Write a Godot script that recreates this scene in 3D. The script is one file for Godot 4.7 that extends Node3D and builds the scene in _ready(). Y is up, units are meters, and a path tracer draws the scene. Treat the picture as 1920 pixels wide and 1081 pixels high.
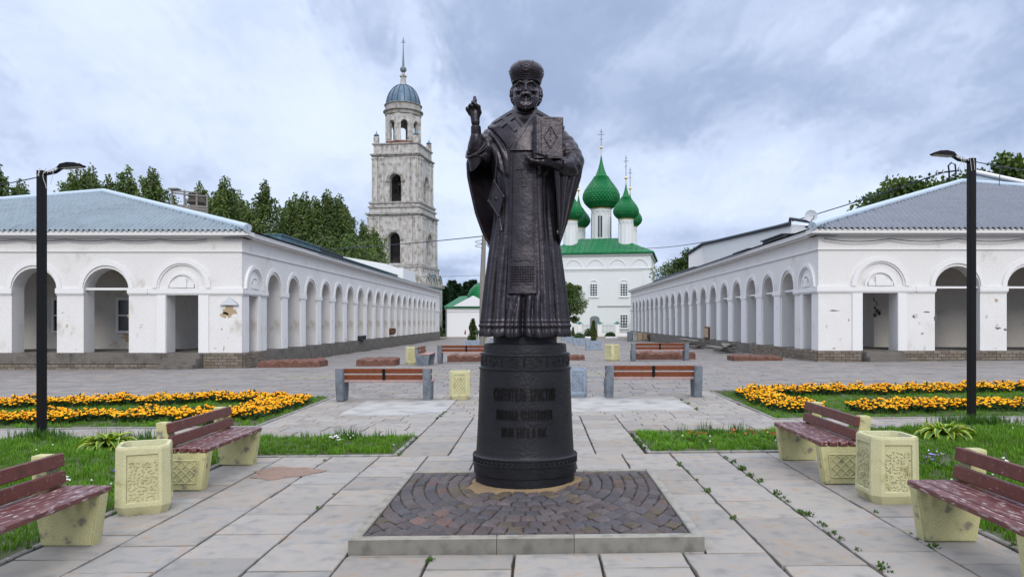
extends Node3D
# A paved square with a bronze bishop, two white trading arcades, a bell tower and a green-domed church.
# x to the right, y up, the camera looks along -z; "d" is the distance in front of the camera (z = -d).

var rng := RandomNumberGenerator.new()
var mats := {}
var taken := {}


class MB:
	# collects triangles; everything is written counter-clockwise seen from outside and stored clockwise
	var v := PackedVector3Array()
	var n := PackedVector3Array()
	var c := PackedColorArray()
	var ix := PackedInt32Array()
	var col := Color(1, 1, 1)
	var X := Transform3D.IDENTITY

	func tri(a: Vector3, b: Vector3, d: Vector3, out := Vector3.ZERO) -> void:
		a = X * a; b = X * b; d = X * d
		var nn := (b - a).cross(d - a).normalized()
		if out != Vector3.ZERO and nn.dot(X.basis * out) < 0.0:
			var t := b; b = d; d = t
			nn = -nn
		elif out == Vector3.ZERO and X.basis.determinant() < 0.0:
			var t := b; b = d; d = t
			nn = -nn
		var k := v.size()
		v.append(a); v.append(b); v.append(d)
		for i in 3:
			n.append(nn); c.append(col)
		ix.append(k); ix.append(k + 2); ix.append(k + 1)

	func quad(a: Vector3, b: Vector3, e: Vector3, d: Vector3, out := Vector3.ZERO) -> void:
		a = X * a; b = X * b; e = X * e; d = X * d
		var nn := (e - a).cross(d - b).normalized()
		var turn := false
		if out != Vector3.ZERO:
			turn = nn.dot(X.basis * out) < 0.0
		else:
			turn = X.basis.determinant() < 0.0
		if turn:
			var t := b; b = d; d = t
			nn = -nn
		var k := v.size()
		v.append(a); v.append(b); v.append(e); v.append(d)
		for i in 4:
			n.append(nn); c.append(col)
		ix.append(k); ix.append(k + 2); ix.append(k + 1)
		ix.append(k); ix.append(k + 3); ix.append(k + 2)

	func box(o: Vector3, s: Vector3, b := Basis.IDENTITY) -> void:
		var h := s * 0.5
		var ax := b.x * h.x
		var ay := b.y * h.y
		var az := b.z * h.z
		quad(o + ax - ay + az, o + ax - ay - az, o + ax + ay - az, o + ax + ay + az, ax)
		quad(o - ax - ay + az, o - ax - ay - az, o - ax + ay - az, o - ax + ay + az, -ax)
		quad(o - ax + ay + az, o + ax + ay + az, o + ax + ay - az, o - ax + ay - az, ay)
		quad(o - ax - ay + az, o + ax - ay + az, o + ax - ay - az, o - ax - ay - az, -ay)
		quad(o - ax - ay + az, o + ax - ay + az, o + ax + ay + az, o - ax + ay + az, az)
		quad(o - ax - ay - az, o + ax - ay - az, o + ax + ay - az, o - ax + ay - az, -az)

	func cbox(o: Vector3, s: Vector3, ch: float, b := Basis.IDENTITY) -> void:
		# box with chamfered edges
		var h := s * 0.5
		var e := h - Vector3(ch, ch, ch)
		var keep := X
		X = X * Transform3D(b, o)
		for s1 in [-1.0, 1.0]:
			quad(Vector3(s1 * h.x, -e.y, -e.z), Vector3(s1 * h.x, -e.y, e.z), Vector3(s1 * h.x, e.y, e.z), Vector3(s1 * h.x, e.y, -e.z), Vector3(s1, 0, 0))
			quad(Vector3(-e.x, s1 * h.y, -e.z), Vector3(-e.x, s1 * h.y, e.z), Vector3(e.x, s1 * h.y, e.z), Vector3(e.x, s1 * h.y, -e.z), Vector3(0, s1, 0))
			quad(Vector3(-e.x, -e.y, s1 * h.z), Vector3(-e.x, e.y, s1 * h.z), Vector3(e.x, e.y, s1 * h.z), Vector3(e.x, -e.y, s1 * h.z), Vector3(0, 0, s1))
			for s2 in [-1.0, 1.0]:
				quad(Vector3(s1 * h.x, s2 * e.y, -e.z), Vector3(s1 * h.x, s2 * e.y, e.z), Vector3(s1 * e.x, s2 * h.y, e.z), Vector3(s1 * e.x, s2 * h.y, -e.z), Vector3(s1, s2, 0))
				quad(Vector3(s1 * h.x, -e.y, s2 * e.z), Vector3(s1 * h.x, e.y, s2 * e.z), Vector3(s1 * e.x, e.y, s2 * h.z), Vector3(s1 * e.x, -e.y, s2 * h.z), Vector3(s1, 0, s2))
				quad(Vector3(-e.x, s1 * h.y, s2 * e.z), Vector3(e.x, s1 * h.y, s2 * e.z), Vector3(e.x, s1 * e.y, s2 * h.z), Vector3(-e.x, s1 * e.y, s2 * h.z), Vector3(0, s1, s2))
				for s3 in [-1.0, 1.0]:
					tri(Vector3(s1 * h.x, s2 * e.y, s3 * e.z), Vector3(s1 * e.x, s2 * h.y, s3 * e.z), Vector3(s1 * e.x, s2 * e.y, s3 * h.z), Vector3(s1, s2, s3))
		X = keep

	func span(a: Vector3, b: Vector3) -> void:
		box((a + b) * 0.5, (b - a).abs())

	func grid(rows: Array, closed := false) -> void:
		# smooth surface: columns run to the right, rows upwards, seen from outside
		var k := v.size()
		var nr := rows.size()
		var nc: int = rows[0].size()
		var mirrored := X.basis.determinant() < 0.0
		for r in rows:
			for p in r:
				v.append(X * p); n.append(Vector3.ZERO); c.append(col)
		var w := nc if closed else nc - 1
		for i in nr - 1:
			for j in w:
				var j2 := (j + 1) % nc
				var a := k + i * nc + j
				var b := k + i * nc + j2
				var e := k + (i + 1) * nc + j2
				var d := k + (i + 1) * nc + j
				if mirrored:
					var t := b; b = d; d = t
				var nn := (v[e] - v[a]).cross(v[d] - v[b])
				n[a] += nn; n[b] += nn; n[e] += nn; n[d] += nn
				ix.append(a); ix.append(e); ix.append(b)
				ix.append(a); ix.append(d); ix.append(e)
		for i in range(k, v.size()):
			n[i] = n[i].normalized() if n[i].length_squared() > 1e-20 else Vector3.UP

	func lathe(profile: Array, seg: int, o := Vector3.ZERO, hard := true, sq := 1.0) -> void:
		# profile: Vector2(radius, height), going up
		var rings := []
		for p in profile:
			var row := PackedVector3Array()
			for j in seg:
				var t := TAU * j / seg
				row.append(o + Vector3(p.x * cos(t), p.y, -p.x * sin(t) * sq))
			rings.append(row)
		if hard:
			for i in rings.size() - 1:
				grid([rings[i], rings[i + 1]], true)
		else:
			grid(rings, true)

	func tube(path: Array, rad: Variant, sides := 8, cap := true) -> void:
		var rings := []
		var up := Vector3.UP
		var np := path.size()
		for i in np:
			var t: Vector3 = (path[mini(i + 1, np - 1)] - path[maxi(i - 1, 0)]).normalized()
			if absf(t.dot(up)) > 0.95:
				up = Vector3.RIGHT if absf(t.x) < 0.8 else Vector3.FORWARD
			var s := t.cross(up).normalized()
			up = s.cross(t).normalized()
			var r: float = rad if rad is float else rad[i]
			var row := PackedVector3Array()
			for j in sides:
				var a := TAU * j / sides
				row.append(path[i] + s * cos(a) * r + up * sin(a) * r)
			rings.append(row)
		grid(rings, true)
		if cap:
			for e in [0, np - 1]:
				var o: Vector3 = path[e]
				var out: Vector3 = (path[0] - path[1]) if e == 0 else (path[np - 1] - path[np - 2])
				for j in sides:
					tri(o, rings[e][j], rings[e][(j + 1) % sides], out)

	func prism(poly: PackedVector2Array, z0: float, z1: float) -> void:
		# polygon in x and y, extruded along z
		var m := poly.size()
		var area := 0.0
		for i in m:
			area += poly[i].cross(poly[(i + 1) % m])
		if area < 0.0:
			poly = poly.duplicate()
			poly.reverse()
		var t := Geometry2D.triangulate_polygon(poly)
		for i in range(0, t.size(), 3):
			var a := poly[t[i]]
			var b := poly[t[i + 1]]
			var e := poly[t[i + 2]]
			tri(Vector3(a.x, a.y, z1), Vector3(b.x, b.y, z1), Vector3(e.x, e.y, z1), Vector3(0, 0, z1 - z0))
			tri(Vector3(a.x, a.y, z0), Vector3(b.x, b.y, z0), Vector3(e.x, e.y, z0), Vector3(0, 0, z0 - z1))
		for i in m:
			var a := poly[i]
			var b := poly[(i + 1) % m]
			var o := Vector3(b.y - a.y, a.x - b.x, 0)
			quad(Vector3(a.x, a.y, z0), Vector3(b.x, b.y, z0), Vector3(b.x, b.y, z1), Vector3(a.x, a.y, z1), o)

	func ball(o: Vector3, r: Vector3, seg := 10, rows := 6) -> void:
		var rings := []
		for i in rows + 1:
			var e := -PI / 2 + PI * i / rows
			var row := PackedVector3Array()
			for j in seg:
				var t := TAU * j / seg
				row.append(o + Vector3(r.x * cos(e) * cos(t), r.y * sin(e), -r.z * cos(e) * sin(t)))
			rings.append(row)
		grid(rings, true)

	func add(o: MB, t: Transform3D) -> void:
		var k := v.size()
		for i in o.v.size():
			v.append(X * (t * o.v[i]))
			n.append((X.basis * (t.basis * o.n[i])).normalized())
			c.append(o.c[i] * col)
		for i in o.ix:
			ix.append(k + i)

	func mesh(m: Material) -> ArrayMesh:
		var a := []
		a.resize(Mesh.ARRAY_MAX)
		a[Mesh.ARRAY_VERTEX] = v
		a[Mesh.ARRAY_NORMAL] = n
		a[Mesh.ARRAY_COLOR] = c
		a[Mesh.ARRAY_INDEX] = ix
		var am := ArrayMesh.new()
		am.add_surface_from_arrays(Mesh.PRIMITIVE_TRIANGLES, a)
		am.surface_set_material(0, m)
		return am


class SDF:
	# rounded cones joined smoothly, meshed as surface nets
	var A: Array[Vector3] = []
	var B: Array[Vector3] = []
	var ra: Array[float] = []
	var rb: Array[float] = []
	var sub: Array[bool] = []
	var k := 0.012

	func cap(a: Vector3, b: Vector3, r1: float, r2: float, cut := false) -> void:
		A.append(a); B.append(b); ra.append(r1); rb.append(r2); sub.append(cut)

	func chain(pts: Array, r1: float, r2: float) -> void:
		var m := pts.size() - 1
		for i in m:
			cap(pts[i], pts[i + 1], lerpf(r1, r2, float(i) / m), lerpf(r1, r2, float(i + 1) / m))

	func one(i: int, p: Vector3) -> float:
		var ab := B[i] - A[i]
		var l := ab.length_squared()
		var t := clampf((p - A[i]).dot(ab) / l, 0.0, 1.0) if l > 1e-12 else 0.0
		return p.distance_to(A[i] + ab * t) - lerpf(ra[i], rb[i], t)

	func at(p: Vector3, use: PackedInt32Array) -> float:
		var d := 1.0
		for i in use:
			var e := one(i, p)
			if sub[i]:
				var h := maxf(k - absf(d + e), 0.0) / k
				d = maxf(d, -e) + h * h * k * 0.25
			else:
				var h := maxf(k - absf(d - e), 0.0) / k
				d = minf(d, e) - h * h * k * 0.25
		return d

	func mesh_into(mb: MB, cell: float) -> void:
		var lo := Vector3(1e9, 1e9, 1e9)
		var hi := -lo
		for i in A.size():
			if sub[i]:
				continue
			var r := maxf(ra[i], rb[i]) + k
			lo = lo.min(A[i].min(B[i]) - Vector3.ONE * r)
			hi = hi.max(A[i].max(B[i]) + Vector3.ONE * r)
		lo -= Vector3.ONE * cell * 1.37
		var S := 6
		var bs := cell * S
		var nb := Vector3i(((hi - lo) / bs).ceil()) + Vector3i.ONE
		var near := bs * 0.87 + k
		var verts := {}
		var vals := {}
		for bz in nb.z:
			for by in nb.y:
				for bx in nb.x:
					var o := lo + Vector3(bx, by, bz) * bs
					var mid := o + Vector3.ONE * bs * 0.5
					var use := PackedInt32Array()
					var dmin := 1e9
					for i in A.size():
						var e := one(i, mid)
						if e < near + k:
							use.append(i)
						if not sub[i]:
							dmin = minf(dmin, e)
					if dmin > near or dmin < -near:
						continue
					var f := PackedFloat32Array()
					f.resize((S + 1) * (S + 1) * (S + 1))
					var m := 0
					for z in S + 1:
						for y in S + 1:
							for x in S + 1:
								f[m] = at(o + Vector3(x, y, z) * cell, use)
								m += 1
					var S1 := S + 1
					for z in S:
						for y in S:
							for x in S:
								var b0 := (z * S1 + y) * S1 + x
								var q := [f[b0], f[b0 + 1], f[b0 + S1], f[b0 + S1 + 1], f[b0 + S1 * S1], f[b0 + S1 * S1 + 1], f[b0 + S1 * S1 + S1], f[b0 + S1 * S1 + S1 + 1]]
								var ins := 0
								for g in q:
									if g < 0.0:
										ins += 1
								if ins == 0 or ins == 8:
									continue
								var s := Vector3.ZERO
								var cnt := 0
								for e in [[0, 1], [2, 3], [4, 5], [6, 7], [0, 2], [1, 3], [4, 6], [5, 7], [0, 4], [1, 5], [2, 6], [3, 7]]:
									var g0: float = q[e[0]]
									var g1: float = q[e[1]]
									if (g0 < 0.0) != (g1 < 0.0):
										var t := g0 / (g0 - g1)
										var p0 := Vector3(e[0] & 1, (e[0] >> 1) & 1, e[0] >> 2)
										var p1 := Vector3(e[1] & 1, (e[1] >> 1) & 1, e[1] >> 2)
										s += p0.lerp(p1, t)
										cnt += 1
								var key := Vector3i(bx * S + x, by * S + y, bz * S + z)
								verts[key] = lo + (Vector3(key) + s / cnt) * cell
								vals[key] = [q[0] < 0.0, q[1] < 0.0, q[2] < 0.0, q[4] < 0.0]
		var base := mb.v.size()
		var idx := {}
		for key in verts:
			idx[key] = mb.v.size()
			mb.v.append(mb.X * verts[key]); mb.n.append(Vector3.ZERO); mb.c.append(mb.col)
		for key in verts:
			var q = vals[key]
			for ax in 3:
				if q[0] == q[ax + 1]:
					continue
				var u := Vector3i.ZERO
				var w := Vector3i.ZERO
				u[(ax + 1) % 3] = 1
				w[(ax + 2) % 3] = 1
				if not (idx.has(key - u) and idx.has(key - w) and idx.has(key - u - w)):
					continue
				var a: int = idx[key - u - w]
				var b: int = idx[key - w]
				var e: int = idx[key]
				var d: int = idx[key - u]
				if not q[0]:
					var t := b; b = d; d = t
				var nn := (mb.v[e] - mb.v[a]).cross(mb.v[d] - mb.v[b])
				for i in [a, b, e, d]:
					mb.n[i] += nn
				mb.ix.append(a); mb.ix.append(e); mb.ix.append(b)
				mb.ix.append(a); mb.ix.append(d); mb.ix.append(e)
		for i in range(base, mb.v.size()):
			mb.n[i] = mb.n[i].normalized() if mb.n[i].length_squared() > 1e-24 else Vector3.UP


func R(a: float, b: float) -> float:
	return rng.randf_range(a, b)


func G(x: float, z: float) -> float:
	# height of the ground: rises slightly to the right, humps gently and falls away towards the church
	var d := -z
	var side := 0.01 * clampf(x, -16.0, 16.0) * (1.0 - smoothstep(25.0, 80.0, d))
	return side + 0.1 * smoothstep(12.0, 25.0, d) - 0.0078 * clampf(d - 25.0, 0.0, 90.0)


func P(x: float, d: float, h := 0.0) -> Vector3:
	return Vector3(x, G(x, -d) + h, -d)


func free_name(parent: Node, called: String) -> String:
	var key := str(parent.get_instance_id()) + called
	var k: int = taken.get(key, 0)
	taken[key] = k + 1
	return called if k == 0 else "%s_%03d" % [called, k]


func put(parent: Node, called: String, mb: MB, m: Material) -> MeshInstance3D:
	return put_mesh(parent, called, mb.mesh(m))


func put_mesh(parent: Node, called: String, me: Mesh) -> MeshInstance3D:
	var o := MeshInstance3D.new()
	o.mesh = me
	o.name = free_name(parent, called)
	parent.add_child(o, true)
	return o


func tag(o: Node, label: String, category: String, group := "", kind := "") -> void:
	o.set_meta("label", label)
	o.set_meta("category", category)
	if group:
		o.set_meta("group", group)
	elif o.has_meta("group"):
		o.remove_meta("group")
	if kind:
		o.set_meta("kind", kind)


func thing(called: String, label: String, category: String, at := Vector3.ZERO, turn := 0.0, group := "", kind := "") -> Node3D:
	var o := Node3D.new()
	o.name = free_name(self, called)
	add_child(o, true)
	o.position = at
	o.rotation.y = turn
	tag(o, label, category, group, kind)
	return o


func copy(src: Node3D, called: String, label: String, at: Vector3, turn := 0.0, size := 1.0, group := "") -> Node3D:
	var o: Node3D = src.duplicate()
	o.name = free_name(self, called)
	add_child(o, true)
	o.position = at
	o.rotation.y = turn
	o.scale = Vector3.ONE * size
	o.set_meta("label", label)
	if group:
		o.set_meta("group", group)
	return o


func tex(seed_: int, freq: float, ramp: Array, octaves := 4, size := 512, kind := FastNoiseLite.TYPE_SIMPLEX_SMOOTH) -> NoiseTexture2D:
	# ramp: [offset, Color, offset, Color, ...] or empty for a plain height map
	var f := FastNoiseLite.new()
	f.seed = seed_
	f.noise_type = kind
	f.frequency = freq
	f.fractal_octaves = octaves
	var t := NoiseTexture2D.new()
	t.width = size
	t.height = size
	t.seamless = true
	t.seamless_blend_skirt = 0.2
	t.noise = f
	if ramp.size():
		var g := Gradient.new()
		g.offsets = PackedFloat32Array()
		g.colors = PackedColorArray()
		var off := PackedFloat32Array()
		var cs := PackedColorArray()
		for i in range(0, ramp.size(), 2):
			off.append(ramp[i])
			cs.append(ramp[i + 1])
		g.offsets = off
		g.colors = cs
		t.color_ramp = g
	return t


func grey(x: float) -> Color:
	return Color(x, x, x)


func mk(called: String, base: Color, rough: float, o := {}) -> StandardMaterial3D:
	# base is a linear, real-world colour
	var m := StandardMaterial3D.new()
	m.resource_name = called
	m.albedo_color = base.linear_to_srgb()
	m.roughness = rough
	m.metallic = o.get("metal", 0.0)
	m.metallic_specular = o.get("spec", 0.4)
	m.vertex_color_use_as_albedo = o.get("vc", false)
	m.uv1_triplanar = true
	m.uv1_world_triplanar = o.get("world", true)
	var s: Variant = o.get("s", 1.0)
	m.uv1_scale = s if s is Vector3 else Vector3.ONE * float(s)
	if o.has("tex"):
		m.albedo_texture = o.tex
	if o.has("bump"):
		m.heightmap_enabled = true
		m.heightmap_texture = o.bump
		m.heightmap_scale = o.get("cm", 0.5)
	if o.has("rtex"):
		m.roughness_texture = o.rtex
	if o.has("over"):
		m.detail_enabled = true
		m.detail_albedo = o.over
		m.detail_blend_mode = o.get("blend", BaseMaterial3D.BLEND_MODE_MUL)
		m.detail_uv_layer = BaseMaterial3D.DETAIL_UV_2
		m.uv2_triplanar = true
		m.uv2_world_triplanar = true
		var s2: Variant = o.get("s2", 0.3)
		m.uv2_scale = s2 if s2 is Vector3 else Vector3.ONE * float(s2)
	if o.has("back"):
		m.backlight_enabled = true
		m.backlight = o.back
	mats[called] = m
	return m


func make_sky() -> void:
	# overcast: layered grey-blue clouds, brighter overhead as a real overcast sky is
	var W := 2048
	var H := 1024
	var im := Image.create(W, H, false, Image.FORMAT_RGBF)
	var f1 := FastNoiseLite.new()
	f1.seed = 12
	f1.noise_type = FastNoiseLite.TYPE_SIMPLEX_SMOOTH
	f1.frequency = 0.42
	f1.fractal_octaves = 7
	f1.fractal_gain = 0.54
	f1.domain_warp_enabled = true
	f1.domain_warp_amplitude = 0.9
	f1.domain_warp_frequency = 0.35
	var f2 := FastNoiseLite.new()
	f2.seed = 77
	f2.noise_type = FastNoiseLite.TYPE_SIMPLEX_SMOOTH
	f2.frequency = 0.9
	f2.fractal_octaves = 7
	var hi := Color(0.60, 0.68, 0.835)
	var mid := Color(0.475, 0.555, 0.725)
	var lo := Color(0.27, 0.345, 0.51)
	for j in H:
		var el := PI / 2 - PI * (j + 0.5) / H
		if el < -0.06:
			var gcol := Color(0.2, 0.19, 0.18)
			for i in W:
				im.set_pixel(i, j, gcol)
			continue
		var y := sin(maxf(el, 0.0))
		for i in W:
			var az := TAU * ((i + 0.5) / W - 0.5)
			var cx := cos(el) * sin(az)
			var cz := -cos(el) * cos(az)
			# a cloud deck seen in perspective: cells flatten towards the horizon
			var s := 1.0 / (y + 0.2)
			var a := f1.get_noise_3d(cx * s * 1.55 + 3.1, cz * s * 0.95 + 7.7, y * 2.2)
			var b := f2.get_noise_3d(cx * s * 1.2, cz * s * 1.2, y * 1.5)
			var t := 0.515 + a * 0.85 + b * 0.42
			t = clampf(t, 0.0, 1.0)
			t = t * t * (3.0 - 2.0 * t)
			var col := lo.lerp(mid, t * 2.0) if t < 0.5 else mid.lerp(hi, t * 2.0 - 1.0)
			# brighter, whiter towards the zenith
			var z := smoothstep(0.36, 0.85, y)
			var haze := exp(-y * 26.0)
			col = col.lerp(Color(0.60, 0.67, 0.79), haze * 0.35)
			col = col.lerp(col * 2.1 + Color(0.42, 0.36, 0.27), z)
			im.set_pixel(i, j, col)
	var pm := PanoramaSkyMaterial.new()
	pm.panorama = ImageTexture.create_from_image(im)
	pm.energy_multiplier = 1.0
	var sky := Sky.new()
	sky.sky_material = pm
	var e := Environment.new()
	e.background_mode = Environment.BG_SKY
	e.sky = sky
	e.background_energy_multiplier = 1.0
	e.ambient_light_source = Environment.AMBIENT_SOURCE_SKY
	e.tonemap_mode = Environment.TONE_MAPPER_LINEAR
	e.tonemap_exposure = 1.36
	e.sdfgi_enabled = true
	e.ssao_enabled = true
	e.ssil_enabled = true
	var w := WorldEnvironment.new()
	w.name = "world_environment"
	w.environment = e
	add_child(w)


func make_camera() -> void:
	var cam := Camera3D.new()
	cam.name = "camera"
	cam.projection = Camera3D.PROJECTION_FRUSTUM
	cam.near = 0.1
	cam.far = 3000.0
	cam.size = 0.1 * 1081.0 / 1387.0
	cam.frustum_offset = Vector2(-0.0036049, 0.0043619)
	cam.position = Vector3(0, 1.6, 0)
	cam.current = true
	add_child(cam)
	var sun := DirectionalLight3D.new()
	sun.name = "sun"
	sun.light_energy = 0.42
	sun.light_color = Color(1.0, 0.975, 0.94)
	sun.light_angular_distance = 25.0
	sun.shadow_enabled = true
	sun.rotation_degrees = Vector3(-32, 8, 0)
	add_child(sun)


func make_materials() -> void:
	var fine := tex(3, 0.09, [0.0, grey(0.80), 1.0, grey(1.0)], 4)
	var grain := tex(5, 0.35, [0.0, grey(0.62), 0.45, grey(0.95), 1.0, grey(1.0)], 3)
	var speck := tex(8, 0.55, [0.0, grey(0.40), 0.35, grey(0.72), 0.6, grey(0.95), 1.0, grey(1.0)], 2)
	var blot := tex(11, 0.012, [0.0, grey(0.74), 0.5, grey(0.93), 1.0, grey(1.0)], 5)
	var warm := tex(14, 0.011, [0.0, Color(0.98, 0.89, 0.80), 0.3, Color(1, 0.975, 0.95), 0.55, Color(0.97, 0.97, 0.965), 0.75, Color(0.92, 0.92, 0.92), 1.0, Color(0.82, 0.82, 0.825)], 6)
	var hgt := tex(21, 0.06, [], 5)
	var hfine := tex(23, 0.3, [], 3)
	var plaster_dirt := tex(31, 0.011, [0.0, Color(0.80, 0.77, 0.73), 0.16, Color(0.94, 0.93, 0.915), 0.28, Color(0.985, 0.98, 0.975), 1.0, Color(1, 1, 1)], 6)
	var old_dirt := tex(33, 0.016, [0.0, Color(0.40, 0.34, 0.28), 0.14, Color(0.63, 0.58, 0.53), 0.30, Color(0.84, 0.82, 0.79), 0.55, Color(0.96, 0.955, 0.95), 1.0, Color(1, 1, 1)], 6)
	var worn := tex(41, 0.03, [0.0, Color(0.7, 0.6, 0.62, 0), 0.46, Color(0.72, 0.62, 0.64, 0.0), 0.64, Color(0.70, 0.58, 0.60, 0.08), 0.74, Color(0.78, 0.72, 0.70, 0.55), 1.0, Color(0.85, 0.81, 0.79, 0.85)], 6)
	var peel := tex(43, 0.010, [0.0, Color(0.42, 0.40, 0.37, 0.9), 0.20, Color(0.45, 0.43, 0.39, 0.8), 0.27, Color(0.56, 0.53, 0.42, 0.45), 0.42, Color(0.62, 0.60, 0.45, 0.15), 0.6, Color(0.6, 0.6, 0.45, 0.0), 1.0, Color(0.6, 0.6, 0.5, 0)], 6)
	mk("soil", Color(0.075, 0.062, 0.045), 0.95, {"tex": grain, "s": 2.0, "bump": hgt, "cm": 1.0})
	mk("ground", Color(0.085, 0.095, 0.045), 0.95, {"tex": blot, "s": 0.1})
	mk("slab", Color(0.37, 0.344, 0.312), 0.8, {"vc": true, "tex": grain, "s": 1.4, "over": warm, "s2": 0.7, "bump": hfine, "cm": 0.15})
	mk("paver", Color(0.275, 0.256, 0.242), 0.82, {"vc": true, "tex": grain, "s": 0.9, "over": warm, "s2": 0.22})
	mk("concrete", Color(0.37, 0.35, 0.315), 0.85, {"vc": true, "tex": grain, "s": 1.6, "over": blot, "s2": 0.9, "bump": hfine, "cm": 0.2})
	mk("pale_concrete", Color(0.52, 0.50, 0.465), 0.85, {"tex": fine, "s": 0.8, "over": blot, "s2": 0.25})
	mk("sett", Color(1, 1, 1), 0.6, {"vc": true, "tex": speck, "s": 5.0, "bump": hgt, "cm": 1.2})
	mk("sand", Color(0.29, 0.20, 0.105), 0.95, {"tex": grain, "s": 4.0, "bump": hgt, "cm": 1.0})
	mk("bronze", Color(0.049, 0.044, 0.050), 0.34, {"metal": 0.55, "spec": 0.5, "tex": tex(51, 0.02, [0.0, Color(0.62, 0.60, 0.62), 0.5, Color(0.85, 0.83, 0.86), 1.0, Color(1.0, 0.98, 1.0)], 5), "s": 0.9, "bump": tex(53, 0.05, [], 4), "cm": 0.14})
	mk("bronze_dark", Color(0.020, 0.020, 0.024), 0.46, {"metal": 0.3, "spec": 0.4, "tex": blot, "s": 0.8, "bump": hgt, "cm": 0.25})
	mk("bronze_letter", Color(0.005, 0.0045, 0.0045), 0.5, {"spec": 0.3})
	mk("whitewash", Color(0.89, 0.875, 0.85), 0.85, {"tex": fine, "s": 0.5, "over": plaster_dirt, "s2": Vector3(0.16, 0.11, 0.16), "bump": hgt, "cm": 0.5})
	mk("inner_wall", Color(0.82, 0.785, 0.73), 0.9, {"tex": fine, "s": 0.4, "over": plaster_dirt, "s2": 0.22})
	mk("trim_white", Color(0.90, 0.89, 0.87), 0.8, {"tex": fine, "s": 0.6})
	mk("church_white", Color(0.86, 0.875, 0.88), 0.8, {"tex": fine, "s": 0.3})
	mk("old_plaster", Color(0.68, 0.67, 0.65), 0.9, {"tex": grain, "s": 0.3, "over": old_dirt, "s2": Vector3(0.21, 0.12, 0.21), "bump": hgt, "cm": 6.0})
	mk("old_trim", Color(0.46, 0.45, 0.43), 0.9, {"tex": grain, "s": 0.3, "over": old_dirt, "s2": Vector3(0.2, 0.1, 0.2)})
	mk("red_brick", Color(0.30, 0.13, 0.085), 0.9, {"tex": speck, "s": 0.6, "over": blot, "s2": 0.3})
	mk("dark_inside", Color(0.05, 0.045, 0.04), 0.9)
	mk("bell", Color(0.10, 0.085, 0.06), 0.5, {"metal": 0.6})
	mk("plaster_tan", Color(0.48, 0.36, 0.23), 0.9, {"tex": grain, "s": 2.0})
	mk("brick", Color(0.36, 0.30, 0.24), 0.9, {"vc": true, "tex": speck, "s": 2.5, "bump": hgt, "cm": 1.0})
	mk("mortar", Color(0.26, 0.24, 0.215), 0.95, {"tex": grain, "s": 2.0})
	mk("plinth", Color(0.33, 0.30, 0.26), 0.95, {"tex": speck, "s": 0.8, "over": blot, "s2": 0.3, "bump": hgt, "cm": 4.0})
	mk("roof_blue", Color(0.185, 0.243, 0.272), 0.32, {"vc": true, "tex": blot, "s": 0.2, "spec": 0.5})
	mk("roof_grey", Color(0.125, 0.138, 0.168), 0.30, {"vc": true, "tex": blot, "s": 0.2, "spec": 0.5})
	mk("roof_cap", Color(0.38, 0.46, 0.53), 0.4, {"spec": 0.5})
	mk("sheet_blue", Color(0.085, 0.165, 0.205), 0.5, {"tex": blot, "s": 0.4})
	mk("sheet_dark", Color(0.045, 0.055, 0.068), 0.5, {"tex": blot, "s": 0.4})
	mk("dome_blue", Color(0.115, 0.185, 0.255), 0.42, {"tex": blot, "s": 0.3, "metal": 0.2})
	mk("dome_green", Color(0.004, 0.135, 0.036), 0.36, {"vc": true, "spec": 0.35})
	mk("roof_green", Color(0.006, 0.165, 0.05), 0.45, {"tex": blot, "s": 0.15, "spec": 0.35})
	mk("gold", Color(0.72, 0.56, 0.27), 0.35, {"metal": 0.8})
	mk("iron", Color(0.006, 0.006, 0.007), 0.55, {"spec": 0.3})
	mk("iron_grey", Color(0.16, 0.18, 0.20), 0.6)
	mk("teal", Color(0.02, 0.12, 0.12), 0.5)
	mk("glass_dark", Color(0.03, 0.035, 0.045), 0.12, {"spec": 0.6})
	mk("frame_white", Color(0.75, 0.76, 0.77), 0.5)
	mk("yellow_paint", Color(0.60, 0.56, 0.285), 0.75, {"tex": fine, "s": 1.5, "over": peel, "blend": BaseMaterial3D.BLEND_MODE_MIX, "s2": 1.1, "bump": hfine, "cm": 0.08})
	mk("cream_paint", Color(0.63, 0.595, 0.345), 0.75, {"tex": fine, "s": 1.5, "over": tex(61, 0.012, [0.0, Color(0.55, 0.50, 0.36), 0.12, Color(0.82, 0.80, 0.72), 0.3, Color(0.96, 0.96, 0.94), 0.5, Color(1, 1, 1), 1.0, Color(1, 1, 1)], 5), "s2": 0.8, "bump": hfine, "cm": 0.06})
	mk("grey_concrete", Color(0.215, 0.245, 0.28), 0.85, {"tex": grain, "s": 1.5, "over": blot, "s2": 0.8, "bump": hfine, "cm": 0.3})
	mk("blue_concrete", Color(0.33, 0.39, 0.47), 0.85, {"tex": grain, "s": 1.5, "over": blot, "s2": 0.8})
	mk("maroon", Color(0.125, 0.030, 0.022), 0.42, {"tex": blot, "s": 0.9, "over": tex(45, 0.03, [0.0, Color(1, 1, 1, 0), 0.80, Color(0.6, 0.5, 0.5, 0), 0.86, Color(0.66, 0.52, 0.5, 0.6), 1.0, Color(0.7, 0.6, 0.6, 0.8)], 4), "blend": BaseMaterial3D.BLEND_MODE_MIX, "s2": Vector3(2.0, 2.0, 0.8), "spec": 0.5})
	mk("maroon_worn", Color(0.125, 0.029, 0.025), 0.4, {"tex": blot, "s": 0.9, "over": worn, "blend": BaseMaterial3D.BLEND_MODE_MIX, "s2": Vector3(2.2, 2.0, 0.40), "spec": 0.55})
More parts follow.
